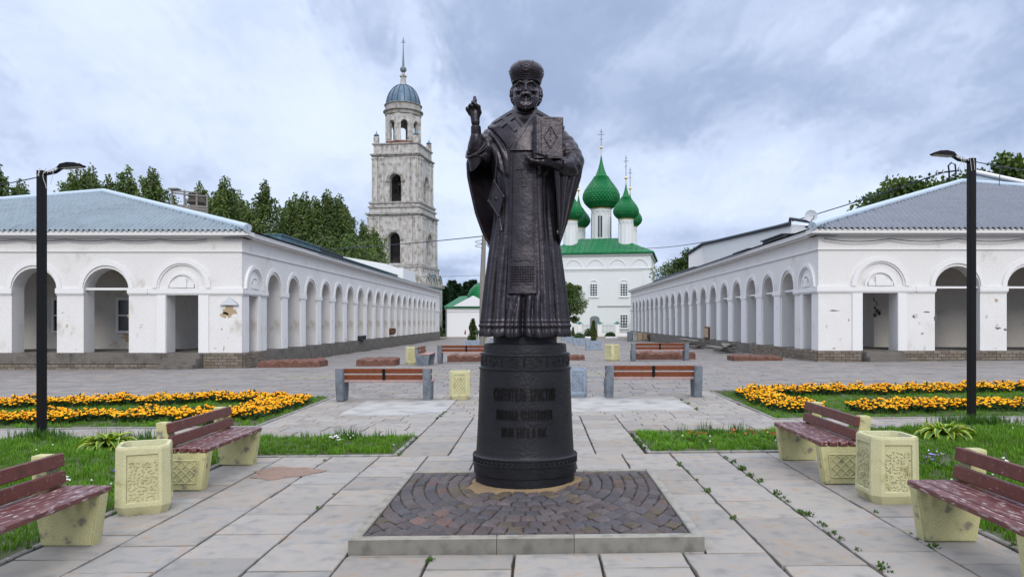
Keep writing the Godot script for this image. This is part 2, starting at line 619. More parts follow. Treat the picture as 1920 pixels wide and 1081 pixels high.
	mk("plank", Color(0.245, 0.068, 0.024), 0.5, {"tex": tex(47, 0.03, [0.0, grey(0.5), 0.5, grey(0.85), 1.0, grey(1.0)], 4), "s": Vector3(0.5, 4.0, 4.0)})
	mk("plank_worn", Color(0.42, 0.27, 0.24), 0.55, {"tex": blot, "s": 1.0})
	mk("granite", Color(0.34, 0.165, 0.12), 0.85, {"tex": speck, "s": 1.2, "over": blot, "s2": 0.8, "bump": hgt, "cm": 3.0})
	mk("water_blue", Color(0.14, 0.24, 0.36), 0.25, {"spec": 0.6})
	mk("wood_grey", Color(0.25, 0.23, 0.20), 0.9, {"tex": grain, "s": Vector3(3, 0.4, 3)})
	mk("wire", Color(0.05, 0.06, 0.08), 0.7)
	mk("cord", Color(0.45, 0.43, 0.40), 0.7)
	mk("dish", Color(0.45, 0.47, 0.49), 0.5)
	mk("brown_stuff", Color(0.10, 0.045, 0.025), 0.8)
	mk("debris", Color(0.17, 0.14, 0.11), 0.9, {"tex": speck, "s": 1.0})
	mk("car_red", Color(0.28, 0.02, 0.02), 0.25, {"spec": 0.6})
	mk("rubber", Color(0.02, 0.02, 0.02), 0.8)
	mk("scrawl", Color(0.04, 0.04, 0.045), 0.8)
	mk("bark", Color(0.10, 0.085, 0.07), 0.9, {"tex": speck, "s": 1.0})
	mk("birch_bark", Color(0.42, 0.40, 0.36), 0.85, {"tex": tex(71, 0.05, [0.0, grey(0.15), 0.35, grey(0.2), 0.45, grey(1), 1.0, grey(1)], 3), "s": Vector3(0.4, 1.5, 0.4)})
	mk("leaf", Color(1.0, 1.0, 1.0), 0.55, {"vc": true, "back": Color(0.7, 0.75, 0.35), "spec": 0.35})
	mk("needle", Color(1, 1, 1), 0.7, {"vc": true, "spec": 0.25})
	mk("blade", Color(1, 1, 1), 0.55, {"vc": true, "back": Color(0.75, 0.8, 0.3), "spec": 0.35})
	mk("petal", Color(1, 1, 1), 0.6, {"vc": true, "back": Color(0.3, 0.3, 0.3), "spec": 0.3})
	mk("rust", Color(0.29, 0.195, 0.15), 0.85, {"tex": grain, "s": 2.0, "over": warm, "s2": 1.2})
	mk("sand_far", Color(0.27, 0.22, 0.165), 0.95, {"tex": blot, "s": 0.3})
	mk("grass_far", Color(0.085, 0.13, 0.028), 0.9, {"tex": grain, "s": 0.4})
	mk("flake", Color(0.52, 0.50, 0.47), 0.9)


func slab_into(mb: MB, x0: float, x1: float, d0: float, d1: float, tone: Color, up := 0.0, gap := 0.004, thick := 0.035, jig := 0.0015, wear := 0.0) -> void:
	# a slab with chamfered and, where wear is given, slightly broken edges
	x0 += gap * 1.35 + R(0, gap * 0.5); x1 -= gap * 1.35 + R(0, gap * 0.5); d0 += gap + R(0, gap * 0.7); d1 -= gap + R(0, gap * 0.7)
	if x1 - x0 < 0.02 or d1 - d0 < 0.02:
		return
	var e := 0.006
	mb.col = tone
	var flat := [V2(x0, d0), V2(x1, d0), V2(x1, d1), V2(x0, d1)]
	var q: Array[Vector2] = []
	for i in 4:
		var a: Vector2 = flat[i]
		var b: Vector2 = flat[(i + 1) % 4]
		var inw := (b - a).orthogonal().normalized()
		if inw.dot(V2((x0 + x1) / 2, (d0 + d1) / 2) - a) < 0:
			inw = -inw
		q.append(a + (V2((x0 + x1) / 2, (d0 + d1) / 2) - a).normalized() * (R(0, 1) * wear * (3.5 if R(0, 1) < 0.10 else 0.8)))
		if wear > 0.0:
			for k in [0.2, 0.4, 0.6, 0.8]:
				q.append(a.lerp(b, k + R(-0.05, 0.05)) + inw * (R(0, 1) * wear * (2.2 if R(0, 1) < 0.12 else 0.7)))
	var m := q.size()
	var slope := V2(R(-1, 1), R(-1, 1)) * jig / 0.29
	var lift := R(-jig, jig) + up
	var c2 := V2((x0 + x1) / 2, (d0 + d1) / 2)
	var mid := P(c2.x, c2.y, lift)
	var t := []
	var s := []
	var b2 := []
	for v in q:
		var p := P(v.x, v.y, lift + slope.dot(v - c2))
		var into := (mid - p)
		into.y = 0
		t.append(p + into.normalized() * e)
		s.append(p - Vector3(0, 0.005, 0))
		b2.append(p - Vector3(0, thick, 0))
	if wear > 0.0:
		for i in m:
			mb.tri(mid, t[i], t[(i + 1) % m], Vector3.UP)
	else:
		mb.quad(t[0], t[1], t[2], t[3], Vector3.UP)
	for i in m:
		var j := (i + 1) % m
		var out: Vector3 = ((s[i] as Vector3) + s[j]) * 0.5 - mid
		out.y = 0
		mb.quad(s[i], s[j], t[j], t[i], out.normalized() + Vector3(0, 1.0, 0))
		mb.quad(b2[i], b2[j], s[j], s[i], out)


func cut_rect(r: Array, hole: Array) -> Array:
	# r, hole: [x0, x1, d0, d1]
	if hole[0] >= r[1] or hole[1] <= r[0] or hole[2] >= r[3] or hole[3] <= r[2]:
		return [r]
	var out := []
	if hole[0] > r[0]:
		out.append([r[0], hole[0], r[2], r[3]])
	if hole[1] < r[1]:
		out.append([hole[1], r[1], r[2], r[3]])
	var a := maxf(r[0], hole[0])
	var b := minf(r[1], hole[1])
	if hole[2] > r[2]:
		out.append([a, b, r[2], hole[2]])
	if hole[3] < r[3]:
		out.append([a, b, hole[3], r[3]])
	return out


func tone_of() -> Color:
	var k := R(0.80, 1.08)
	var w := R(-0.03, 0.035)
	return Color(k * (1 + w), k, k * (1 - w))


const BED := [-1.315, 1.145, 5.09, 7.42]     # cobbled bed with its kerb: x0, x1, d0, d1


func build_ground() -> void:
	# one sheet to the horizon
	var xs := [-1500, -500, -200, -90, -50, -30, -22, -16, -12, -8, -4, 0, 4, 8, 12, 16, 22, 30, 50, 90, 200, 500, 1500]
	var ds := [-60, -20, -5, 0, 3, 6, 9, 12, 14, 16, 18, 20, 22, 25, 30, 36, 42, 50, 58, 66, 74, 82, 95, 115, 160, 300, 700, 1600]
	var rows := []
	for d in ds:
		var row := PackedVector3Array()
		for x in xs:
			row.append(P(x, d, -0.034))
		rows.append(row)
	var mb := MB.new()
	mb.grid(rows)
	var o := put(self, "ground", mb, mats.soil)
	tag(o, "dark bare earth under the paving and lawns of the square", "ground", "", "structure")
	# earth of the lawns and flower beds, a little above the slabs
	mb = MB.new()
	for r in LAWNS:
		mb.grid(lawn_rows(r, 0.006))
	o = put(self, "lawn_earth", mb, mats.ground)
	tag(o, "mossy earth below the grass of the lawns and flower beds", "lawn", "", "structure")
	mb = MB.new()
	mb.grid(lawn_rows([-60, 60, 81.5, 97.5], 0.02))
	o = put(self, "dirt_strip", mb, mats.sand_far)
	tag(o, "strip of bare brown dirt between the paved square and the church fence", "dirt", "", "structure")
	mb = MB.new()
	mb.grid(lawn_rows([-120, 120, 97.5, 190], 0.03))
	o = put(self, "far_grass", mb, mats.grass_far)
	tag(o, "mown grass around the church behind the white fence", "grass", "", "structure")


func lawn_rows(r: Array, h: float) -> Array:
	var rows := []
	for i in 9:
		var row := PackedVector3Array()
		var d := lerpf(r[2], r[3], i / 8.0)
		for j in 9:
			row.append(P(lerpf(r[0], r[1], j / 8.0), d, h))
		rows.append(row)
	return rows


const LAWNS := [
	[-14.0, -3.66, 2.4, 10.35], [-3.66, -1.76, 8.92, 10.28], [-15.0, -4.42, 11.5, 15.7],
	[3.31, 14.0, 2.4, 10.65], [1.38, 3.31, 8.92, 10.4], [3.8, 15.0, 11.75, 16.0]]


func build_paving() -> void:
	var pv := thing("pavement", "large light grey concrete slabs paving the square round the statue", "pavement", Vector3.ZERO, 0.0, "", "structure")
	var rects := []
	var w := 0.578
	# front area, columns run away from the camera, every other one shifted
	for k in range(-3, 9):
		var x0 := -1.9 + (k) * w
		var x1 := x0 + w
		x0 = maxf(x0, -3.6); x1 = minf(x1, 3.26)
		var off := 0.0 if k % 2 == 0 else 0.27
		var d := 3.06 + off
		while d < 8.84:
			var e := minf(d + 0.575, 8.84)
			if 8.84 - e < 0.12:
				e = 8.84
			rects += cut_rect([x0, x1, maxf(d, 3.1), e], BED)
			d = e
	# path between the lawns
	for k in 5:
		var x0 := -1.68 + k * 0.592
		var d := 8.84
		while d < 12.4:
			rects.append([x0, x0 + 0.592, d, minf(d + 0.51, 12.5)])
			d += 0.51
	# cross path between lawns and flower beds
	for side in [-1, 1]:
		for row in 2:
			var d0 := (10.42 if side < 0 else 10.72) + row * 0.5
			if row == 1:
				rects.append([-1.98, -1.68, d0, d0 + 0.5] if side < 0 else [1.28, 1.58, d0, d0 + 0.5])
			for k in 18:
				var x0: float
				if side < 0:
					x0 = -1.68 - (k + 1) * 0.62 - row * 0.3
				else:
					x0 = 1.28 + k * 0.62 + row * 0.3
				rects.append([x0, x0 + 0.62, d0, d0 + 0.5])
	for r in rects:
		if r[1] - r[0] < 0.03 or r[3] - r[2] < 0.03:
			continue
		var mb := MB.new()
		slab_into(mb, r[0], r[1], r[2], r[3], tone_of(), 0.0, 0.0048, 0.035, 0.0025, 0.006)
		put(pv, "paving_slab", mb, mats.slab)
	# two pale patches of cast concrete below the benches
	for r in [[-3.47, -1.66, 12.75, 15.0], [0.55, 2.78, 13.0, 15.35]]:
		var mb := MB.new()
		slab_into(mb, r[0], r[1], r[2], r[3], Color.WHITE, 0.004)
		put(pv, "concrete_patch", mb, mats.pale_concrete)
	# small rows beyond
	var rest := MB.new()
	var holes := [[-3.47, -1.66, 12.75, 15.0], [0.55, 2.78, 13.0, 15.35]]
	var d := 11.42
	while d < 16.0:
		var x := -4.36
		while x < 3.74:
			var x1 := minf(x + ([0.56, 0.56, 0.29][rng.randi() % 3] if x > -4.3 else R(0.3, 0.56)), 3.74)
			for q in cut_rect([x, x1, d, d + 0.275], [-1.68, 1.28, 10, 12.4]):
				for q2 in cut_rect(q, holes[0]):
					for q3 in cut_rect(q2, holes[1]):
						slab_into(rest, q3[0], q3[1], q3[2], q3[3], tone_of(), 0.0, 0.004, 0.02)
			x = x1
		d += 0.275
	var o := put(pv, "small_slabs", rest, mats.slab)
	o.set_meta("kind", "stuff")
	# the great square up to the arcades
	var far := MB.new()
	var row := 0
	d = 15.75
	while d < 82.0:
		var step := 0.3 if d < 34.0 else 0.62
		var xa := -27.0 if d < 25.0 else -9.9
		var xb := 27.0 if d < 25.0 else 9.4
		var x := xa + R(0, 0.4)
		while x < xb:
			var x1 := x + R(0.5, 0.66) * (1.0 if d < 34.0 else 1.7)
			if not (d < 16.1 and x > 3.5) and not (d < 15.75 and x < -4.4):
				var t := tone_of()
				if d > 20.2 and d < 21.7 and x > -7.8 and x < 3.5 and R(0, 1) < 0.8:
					t = t * Color(1.32, 1.17, 0.93)
				elif R(0, 1) < 0.02:
					t = t * 1.3
				slab_into(far, x, x1, d, d + step, t, 0.0, 0.006, 0.03, 0.002)
			x = x1
		d += step
		row += 1
	o = put(self, "plaza_paving", far, mats.paver)
	tag(o, "worn grey paving of the wide square between the two arcades", "paving", "", "structure")
	# round rusty stain on the slabs beside the yellow bench
	var st := MB.new()
	var ring := []
	for i in 26:
		var a := TAU * i / 26
		var r := 0.33 + 0.05 * sin(3 * a + 1) + 0.04 * sin(7 * a)
		ring.append(P(-2.72 + cos(a) * r * 1.05, 7.92 + sin(a) * r * 0.95, 0.0035))
	for i in 26:
		st.tri(P(-2.72, 7.92, 0.0035), ring[i], ring[(i + 1) % 26], Vector3.UP)
	o = put(pv, "rust_stain", st, mats.rust)
	# kerbs of the lawns
	var kb := thing("lawn_kerb", "narrow grey concrete kerb stones edging the lawns and flower beds", "kerb", Vector3.ZERO, 0.0, "", "structure")
	for line in [[-3.63, 3.2, -3.63, 8.86], [-3.63, 8.88, -1.72, 8.88], [-1.72, 8.86, -1.72, 10.3], [-4.39, 11.45, -4.39, 15.7], [-12.0, 11.47, -4.39, 11.47],
			[3.285, 3.2, 3.285, 8.86], [1.34, 8.88, 3.285, 8.88], [1.34, 8.86, 1.34, 10.4], [3.765, 11.7, 3.765, 16.0], [3.765, 11.72, 12.0, 11.72]]:
		var a := Vector2(line[0], line[1])
		var b := Vector2(line[2], line[3])
		var m := int(ceil(a.distance_to(b) / 1.0))
		for i in m:
			var p := a.lerp(b, float(i) / m)
			var q := a.lerp(b, float(i + 1) / m)
			var u := (q - p).normalized() * 0.004
			var mb := MB.new()
			mb.col = grey(R(0.7, 0.95))
			var c0 := P(p.x + u.x, p.y + u.y)
			var c1 := P(q.x - u.x, q.y - u.y)
			var dir := (c1 - c0).normalized()
			var bs := Basis(dir, Vector3.UP, dir.cross(Vector3.UP))
			mb.cbox((c0 + c1) * 0.5 + Vector3(0, -0.02 + R(-0.006, 0.004), 0), Vector3(c0.distance_to(c1), 0.075, 0.055), 0.008, bs.orthonormalized())
			put(kb, "kerb_stone", mb, mats.concrete)


func bed_y(d: float) -> float:
	return 0.098 + 0.0 * d


func build_bed() -> void:
	var bed := thing("cobbled_bed", "raised square of dark red granite cobbles round the statue pedestal, framed by kerbs", "cobbled bed", Vector3.ZERO, 0.0, "", "structure")
	var k := 0.078
	# kerb: front in three stones, sides and back
	var stones := []
	for s in [[-1.315, -0.29], [-0.29, 0.245], [0.245, 1.145]]:
		stones.append([s[0], s[1], 5.09, 5.09 + k, 0.0])
	for x0 in [-1.315, 1.145 - k]:
		for s in [[5.09 + k, 5.95], [5.95, 6.75], [6.75, 7.42]]:
			stones.append([x0, x0 + k, s[0], s[1], 0.0])
	for s in [[-1.315 + k, -0.4], [-0.4, 0.45], [0.45, 1.145 - k]]:
		stones.append([s[0], s[1], 7.42 - k, 7.42, 0.0])
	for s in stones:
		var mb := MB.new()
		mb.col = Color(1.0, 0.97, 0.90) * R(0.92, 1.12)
		var g := 0.0018
		var x0: float = s[0] + g
		var x1: float = s[1] - g
		var d0: float = s[2] + g
		var d1: float = s[3] - g
		var e := 0.008
		var top := []
		var mid := []
		var low := []
		for q in [[x0, d0, 1, 1], [x1, d0, -1, 1], [x1, d1, -1, -1], [x0, d1, 1, -1]]:
			var y: float = G(q[0], -q[1]) + bed_y(q[1]) + 0.012
			top.append(Vector3(q[0] + q[2] * e, y, -(q[1] + q[3] * e)))
			mid.append(Vector3(q[0], y - e, -q[1]))
			low.append(Vector3(q[0], G(q[0], -q[1]) - 0.05, -q[1]))
		var ctr: Vector3 = (top[0] + top[2]) * 0.5
		mb.quad(top[0], top[1], top[2], top[3], Vector3.UP)
		for i in 4:
			var j := (i + 1) % 4
			var out: Vector3 = (low[i] + low[j]) * 0.5 - ctr
			out.y = 0
			mb.quad(mid[i], mid[j], top[j], top[i], out + Vector3(0, 0.2, 0))
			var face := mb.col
			mb.col = face * Color(0.70, 0.72, 0.74)      # upright sides: shade painted into the colour, besides dirt and greyer concrete
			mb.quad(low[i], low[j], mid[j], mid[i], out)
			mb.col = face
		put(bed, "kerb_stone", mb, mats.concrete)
	# sand between the cobbles
	var sand := MB.new()
	var q0 := [Vector2(-1.24, 5.165), Vector2(1.07, 5.165), Vector2(1.07, 7.345), Vector2(-1.24, 7.345)]
	sand.quad(P(q0[0].x, q0[0].y, bed_y(q0[0].y) - 0.022), P(q0[1].x, q0[1].y, bed_y(q0[1].y) - 0.022), P(q0[2].x, q0[2].y, bed_y(q0[2].y) - 0.022), P(q0[3].x, q0[3].y, bed_y(q0[3].y) - 0.022), Vector3.UP)
	put(bed, "joint_earth", sand, mats.soil)
	# drift of yellow sand at the foot of the pedestal
	var drift := MB.new()
	var rows := []
	for i in 4:
		var row := PackedVector3Array()
		for j in 40:
			var a := TAU * j / 40
			var r := 0.45 + i * 0.024 * maxf(0.12, 0.55 + 0.8 * sin(a * 2.0 + 0.6) + 0.5 * sin(a * 5.0 + 1.0) + 0.3 * sin(a * 11.0)) * (1.2 - 0.5 * sin(a))
			var x := SX + r * cos(a)
			var d := SD + r * sin(a)
			d = minf(d, 7.33)
			row.append(P(x, d, bed_y(d) + [0.022, 0.014, 0.004, -0.02][i]))
		rows.append(row)
	rows.reverse()
	drift.grid(rows, true)
	put(bed, "sand_drift", drift, mats.sand)
	# cobbles in arcs round the pedestal; depth is stretched as laid
	var st := 1.5
	var clip := PackedVector2Array([Vector2(-1.236, 5.17), Vector2(1.066, 5.17), Vector2(1.066, 7.34), Vector2(-1.236, 7.34)])
	var r := 0.30
	while r < 2.2:
		var cnt := int(TAU * r / 0.108)
		var ph := R(0, 1)
		for i in cnt:
			var a0 := TAU * (i + ph) / cnt
			var a1 := TAU * (i + 1 + ph) / cnt
			var w := 0.5 * 0.011 / r
			var poly := PackedVector2Array()
			var r0 := r + 0.005
			var r1 := r + 0.099
			var am := (a0 + a1) / 2 + R(-0.004, 0.004) / r
			for c in [[r0, a0 + w], [r0 - R(0, 0.004), am], [r0, a1 - w], [(r0 + r1) / 2, a1 - w * R(0.3, 1.4)], [r1, a1 - w], [r1 + R(0, 0.005), am], [r1, a0 + w], [(r0 + r1) / 2, a0 + w * R(0.3, 1.4)]]:
				var rr: float = c[0] + R(-0.006, 0.006)
				var aa: float = c[1] + R(-0.005, 0.005) / r
				poly.append(Vector2(SX + rr * cos(aa), SD + rr * st * sin(aa)))
			var mid := Vector2.ZERO
			for p in poly:
				mid += p / 8.0
			if ((mid - Vector2(SX, SD)) * Vector2(1, 1.15)).length() < 0.455:
				continue
			var parts := Geometry2D.intersect_polygons(poly, clip)
			if parts.is_empty():
				continue
			poly = parts[0]
			var m := poly.size()
			mid = Vector2.ZERO
			for p in poly:
				mid += p / m
			var area := 0.0
			for j in m:
				area += absf((poly[j] - mid).cross(poly[(j + 1) % m] - mid)) / 2
			if area < 0.0016:
				continue
			var mb := MB.new()
			var roll := R(0, 1)
			var near_ped := clampf(1.0 - ((mid - Vector2(SX, SD)).length() - 0.5) / 0.5, 0.0, 1.0)
			var t := R(0.8, 1.2)
			var cc := Color(0.178, 0.146, 0.142) * t
			if roll < 0.022:
				cc = Color(0.27, 0.165, 0.14) * t
			elif roll < 0.30:
				cc = Color(0.150, 0.134, 0.142) * t
			elif roll < 0.36 + 0.4 * near_ped:
				cc = Color(0.195, 0.150, 0.105) * t
			elif roll < 0.55:
				cc = Color(0.170, 0.130, 0.122) * t
			mb.col = cc
			var tilt := Vector2(R(-0.05, 0.05), R(-0.05, 0.05))
			var h := R(-0.004, 0.005)
			var rim := []
			var shoulder := []
			var foot := []
			for p in poly:
				var y: float = bed_y(p.y) + h + tilt.dot(p - mid)
				var q := mid.lerp(p, 0.74)
				rim.append(P(q.x, q.y, y + R(-0.001, 0.002)))
				shoulder.append(P(p.x, p.y, y - 0.012))
				foot.append(P(p.x, p.y, y - 0.035))
			var top := P(mid.x, mid.y, bed_y(mid.y) + h + 0.006)
			var ring := [PackedVector3Array(foot), PackedVector3Array(shoulder), PackedVector3Array(rim)]
			for j in m:
				var j2 := (j + 1) % m
				mb.tri(top, rim[j], rim[j2], Vector3.UP)
				var out: Vector3 = (rim[j] + rim[j2]) * 0.5 - top
				mb.quad(shoulder[j], shoulder[j2], rim[j2], rim[j], out + Vector3(0, 0.02, 0))
				mb.quad(foot[j], foot[j2], shoulder[j2], shoulder[j], out)
			put(bed, "cobble", mb, mats.sett)
		r += 0.104


# ---------------------------------------------------------------- pedestal and statue
const SX := -0.1275
const SD := 6.95


func ring_text(mb: MB, word: String, size: float, width: float, y: float, prof: Callable, depth: float) -> void:
	# raised letters wrapped on the round pedestal, set one by one with clear gaps
	var f := SystemFont.new()
	f.font_names = PackedStringArray(["Droid Sans"])
	f.font_weight = 700
	var cells := 0.0
	for ch in word:
		cells += 0.72 if ch == " " else 1.0
	var w := width / cells
	var u := -width / 2
	for ch in word:
		if ch == " ":
			u += w * 0.72
			continue
		var tm := TextMesh.new()
		tm.font = f
		tm.text = ch
		tm.font_size = 64
		tm.pixel_size = 0.01
		tm.depth = 0.12
		tm.curve_step = 1.2
		var arr := tm.surface_get_arrays(0)
		var vs: PackedVector3Array = arr[Mesh.ARRAY_VERTEX]
		var ids: PackedInt32Array = arr[Mesh.ARRAY_INDEX]
		var lo := Vector3(1e9, 1e9, 1e9)
		var hi := -lo
		for p in vs:
			lo = lo.min(p)
			hi = hi.max(p)
		var out := PackedVector3Array()
		for p in vs:
			var x := u + w * 0.12 + (p.x - lo.x) / (hi.x - lo.x) * w * 0.74
			var h := y + ((p.y - lo.y) / (hi.y - lo.y) - 0.5) * size
			var r: float = prof.call(h) + (depth if p.z > 0.0 else -0.004)
			out.append(Vector3(r * sin(x / r), h, r * cos(x / r)))
		for i in range(0, ids.size(), 3):
			mb.tri(out[ids[i]], out[ids[i + 2]], out[ids[i + 1]])
		u += w


func build_pedestal() -> void:
	var o := thing("pedestal", "dark bell-shaped bronze pedestal with raised lettering standing on the cobbles", "pedestal", P(SX, SD))
	var g := G(SX, -SD)
	o.position.y = 0.0663
	o.scale = Vector3(0.9586, 0.9586, 0.83)
	var mb := MB.new()
	# radius, height
	mb.lathe([Vector2(0.484, 0.0), Vector2(0.484, 0.128), Vector2(0.500, 0.133), Vector2(0.505, 0.232)], 96)
	mb.lathe([Vector2(0.500, 0.305), Vector2(0.478, 0.34), Vector2(0.468, 0.5), Vector2(0.456, 0.75), Vector2(0.447, 1.0), Vector2(0.441, 1.125)], 96, Vector3.ZERO, false)
	put(o, "body", mb, mats.bronze_dark)
	mb = MB.new()
	mb.lathe([Vector2(0.505, 0.232), Vector2(0.513, 0.237), Vector2(0.513, 0.243), Vector2(0.503, 0.248), Vector2(0.503, 0.292), Vector2(0.513, 0.297), Vector2(0.513, 0.307), Vector2(0.50, 0.318)], 96)
	# plait of the lower band
	for i in 58:
		var a := TAU * i / 58
		for s in 2:
			var b := a + TAU / 58.0 * 0.5 * s
			var r := 0.505
			var q := []
			for e in 5:
				var aa := b + (e / 4.0 - 0.5) * TAU / 58.0
				q.append(Vector3(r * sin(aa), 0.27 + 0.016 * sin(e / 4.0 * PI * 2.0) * (1 if s == 0 else -1), r * cos(aa)))
			mb.tube(q, 0.0055, 4, false)
	put(o, "plaited_band", mb, mats.bronze_dark)
	mb = MB.new()
	mb.lathe([Vector2(0.441, 1.125), Vector2(0.450, 1.132), Vector2(0.450, 1.150), Vector2(0.436, 1.156), Vector2(0.436, 1.158), Vector2(0.43, 1.16), Vector2(0.428, 1.262), Vector2(0.440, 1.268), Vector2(0.438, 1.288), Vector2(0.408, 1.298), Vector2(0.402, 1.372), Vector2(0.39, 1.380), Vector2(0.30, 1.384)], 96)
	put(o, "upper_band", mb, mats.bronze_dark)
	mb = MB.new()
	# square fields with round rosettes on the upper band
	for i in 12:
		var a := TAU * (i + 0.5) / 12
		var b := Basis(Vector3.UP, a)
		for e in [-1, 1]:
			var aa: float = a + e * TAU / 24.0 * 0.96
			mb.tube([Vector3(0.432 * sin(aa), 1.166, 0.432 * cos(aa)), Vector3(0.431 * sin(aa), 1.256, 0.431 * cos(aa))], 0.004, 4)
		for rr in [0.040, 0.027, 0.012]:
			var q := []
			for e in 17:
				var t := TAU * e / 16
				var u: float = a + rr * 1.25 * cos(t) / 0.43
				q.append(Vector3(0.4315 * sin(u), 1.211 + rr * sin(t), 0.4315 * cos(u)))
			mb.tube(q, 0.0038, 4, false)
		for e in 8:
			var t := TAU * e / 8 + 0.2
			var q := []
			for s in 2:
				var rr: float = [0.03, 0.052][s]
				var u := a + rr * 1.35 * cos(t) / 0.43
				q.append(Vector3(0.4315 * sin(u), 1.211 + minf(absf(rr * sin(t)), 0.042) * signf(sin(t)), 0.4315 * cos(u)))
			mb.tube(q, 0.0035, 4, false)
	put(o, "rosettes", mb, mats.bronze_dark)
	mb = MB.new()
	mb.lathe([Vector2(0.312, 1.382), Vector2(0.312, 1.50)], 64)
	put(o, "neck", mb, mats.bronze_dark)
	var prof := func(h: float) -> float:
		return lerpf(0.468, 0.441, (h - 0.5) / 0.625)
	var lines := [["СВѦТИТЕЛЬ ХРИСТОВ", 0.118, 0.64, 0.915], ["НИКОЛАЙ ЧѸДОТВОРЕЦ", 0.092, 0.57, 0.725], ["МОЛИ БОГА О НАС", 0.088, 0.45, 0.565]]
	lines[0][0] = "СВЯТИТЕЛЬ ХРИСТОВ"
	lines[1][0] = "НИКОЛАЙ ЧУДОТВОРЕЦ"
	for l in lines:
		mb = MB.new()
		ring_text(mb, l[0], l[1], l[2], l[3], prof, 0.015)
		put(o, "inscription", mb, mats.bronze_letter)


func table(t: Array, y: float) -> float:
	# piecewise linear: [y0, v0, y1, v1, ...] with rising y
	if y <= t[0]:
		return t[1]
	for i in range(2, t.size(), 2):
		if y <= t[i]:
			var u: float = (y - t[i - 2]) / (t[i] - t[i - 2])
			return lerpf(t[i - 1], t[i + 1], u)
	return t[t.size() - 1]


const TA := [1.44, 0.418, 1.50, 0.424, 1.58, 0.418, 1.93, 0.385, 2.31, 0.34, 2.6, 0.305, 2.86, 0.295, 3.05, 0.32, 3.2, 0.355, 3.36, 0.385, 3.45, 0.375, 3.53, 0.325, 3.59, 0.245, 3.63, 0.17, 3.66, 0.125, 3.72, 0.10]
const TB := [1.44, 0.35, 1.50, 0.355, 1.58, 0.35, 1.93, 0.315, 2.31, 0.285, 2.6, 0.275, 2.86, 0.27, 3.05, 0.27, 3.2, 0.268, 3.36, 0.245, 3.45, 0.22, 3.53, 0.175, 3.59, 0.15, 3.63, 0.13, 3.66, 0.115, 3.72, 0.10]


func tz(x: float, y: float) -> float:
	var a := table(TA, y)
	var b := table(TB, y)
	var u := clampf(absf(x / a), 0.0, 1.0)
	return b * pow(1.0 - pow(u, 2.25), 1.0 / 2.25) + 0.02 * smoothstep(3.5, 3.7, y)


func valley(x: float) -> float:
	# broad rounded ridges parted by narrow valleys, 0 .. 1
	return pow(absf(sin(x)), 0.62)


func cloth(x: float, y: float, th: float) -> float:
	var front := maxf(0.0, -sin(th))
	var low := 1.0 - smoothstep(1.6, 3.15, y)
	var p := th * 6.5 + 1.1 * sin(3.0 * th + 0.5) + 0.16 * sin(y * 3.2 + th * 2.0)
	var p2 := th * 15.0 + 1.7 * sin(2.0 * th + 1.0) + 0.25 * sin(y * 4.0 + 1.0)
	var calm := 1.0
	if y > 1.84:
		calm = 1.0 - 0.85 * front * (1.0 - smoothstep(0.12, 0.17, absf(x + 0.02)))
	var d := (low * 0.054 + 0.006) * (valley(p) - 0.72) * calm + (low * 0.020 + 0.004) * (valley(p2) - 0.7) * calm
	# narrow pleats below the hanging band
	var below := (1.0 - smoothstep(1.78, 1.90, y)) * (1.0 - smoothstep(0.14, 0.22, absf(x))) * front
	d += below * 0.03 * (valley(x * 34.0 + (y - 1.5) * x * 26.0 + 0.7 * sin(y * 9.0)) - 0.7)
	# the upper garment, gathered up over the arms, with hanging swags
	var edge := 2.97 + (7.1 * pow(minf(x + 0.14, 0.0), 2.0) if x < 0.0 else 1.2 * pow(maxf(x - 0.1, 0.0), 2.0))
	var up := smoothstep(edge - 0.012, edge + 0.012, y) * smoothstep(0.0, 0.25, front) * (1.0 - smoothstep(3.44, 3.56, y))
	var rr := -absf(x + 0.02) * 0.86 + (y - 3.3) * 0.46 + 0.5 * pow(absf(y - 3.25), 1.6)
	var sw := valley(rr * 52.0 + 0.8 * sin(x * 9.0 + y * 4.0)) - 0.66
	d += up * (0.016 + 0.042 * sw * smoothstep(0.10, 0.17, absf(x + 0.03)))
	# hem: two raised cords
	if y < 1.66:
		d += 0.013 * smoothstep(1.535, 1.545, y) * (1.0 - smoothstep(1.565, 1.575, y))
		d += 0.009 * smoothstep(1.585, 1.59, y) * (1.0 - smoothstep(1.603, 1.608, y))
		d += 0.010 * (1.0 - smoothstep(1.47, 1.535, y))
	return d


func patch(mb: MB, q: Array, nu: int, nv: int, off: float, skirt := 0.012) -> void:
	# a strip lying on the robe; q: four corners (x, y) lower left, lower right, upper right, upper left
	var rows := []
	for i in nv + 1:
		var row := PackedVector3Array()
		var v := float(i) / nv
		for j in nu + 1:
			var u := float(j) / nu
			var p: Vector2 = (q[0] as Vector2).lerp(q[1], u).lerp((q[3] as Vector2).lerp(q[2], u), v)
			row.append(Vector3(p.x, p.y, tz(p.x, p.y) + off))
		rows.append(row)
	mb.grid(rows)
	var s := Vector3(0, 0, skirt)
	for j in nu:
		mb.quad(rows[0][j], rows[0][j + 1], rows[0][j + 1] - s, rows[0][j] - s, Vector3(0, -1, 0.1))
		mb.quad(rows[nv][j], rows[nv][j + 1], rows[nv][j + 1] - s, rows[nv][j] - s, Vector3(0, 1, 0.1))
	for i in nv:
		mb.quad(rows[i][0], rows[i + 1][0], rows[i + 1][0] - s, rows[i][0] - s, Vector3(-1, 0, 0.1))
		mb.quad(rows[i][nu], rows[i + 1][nu], rows[i + 1][nu] - s, rows[i][nu] - s, Vector3(1, 0, 0.1))


func V2(x: float, y: float) -> Vector2:
	return Vector2(x, y)


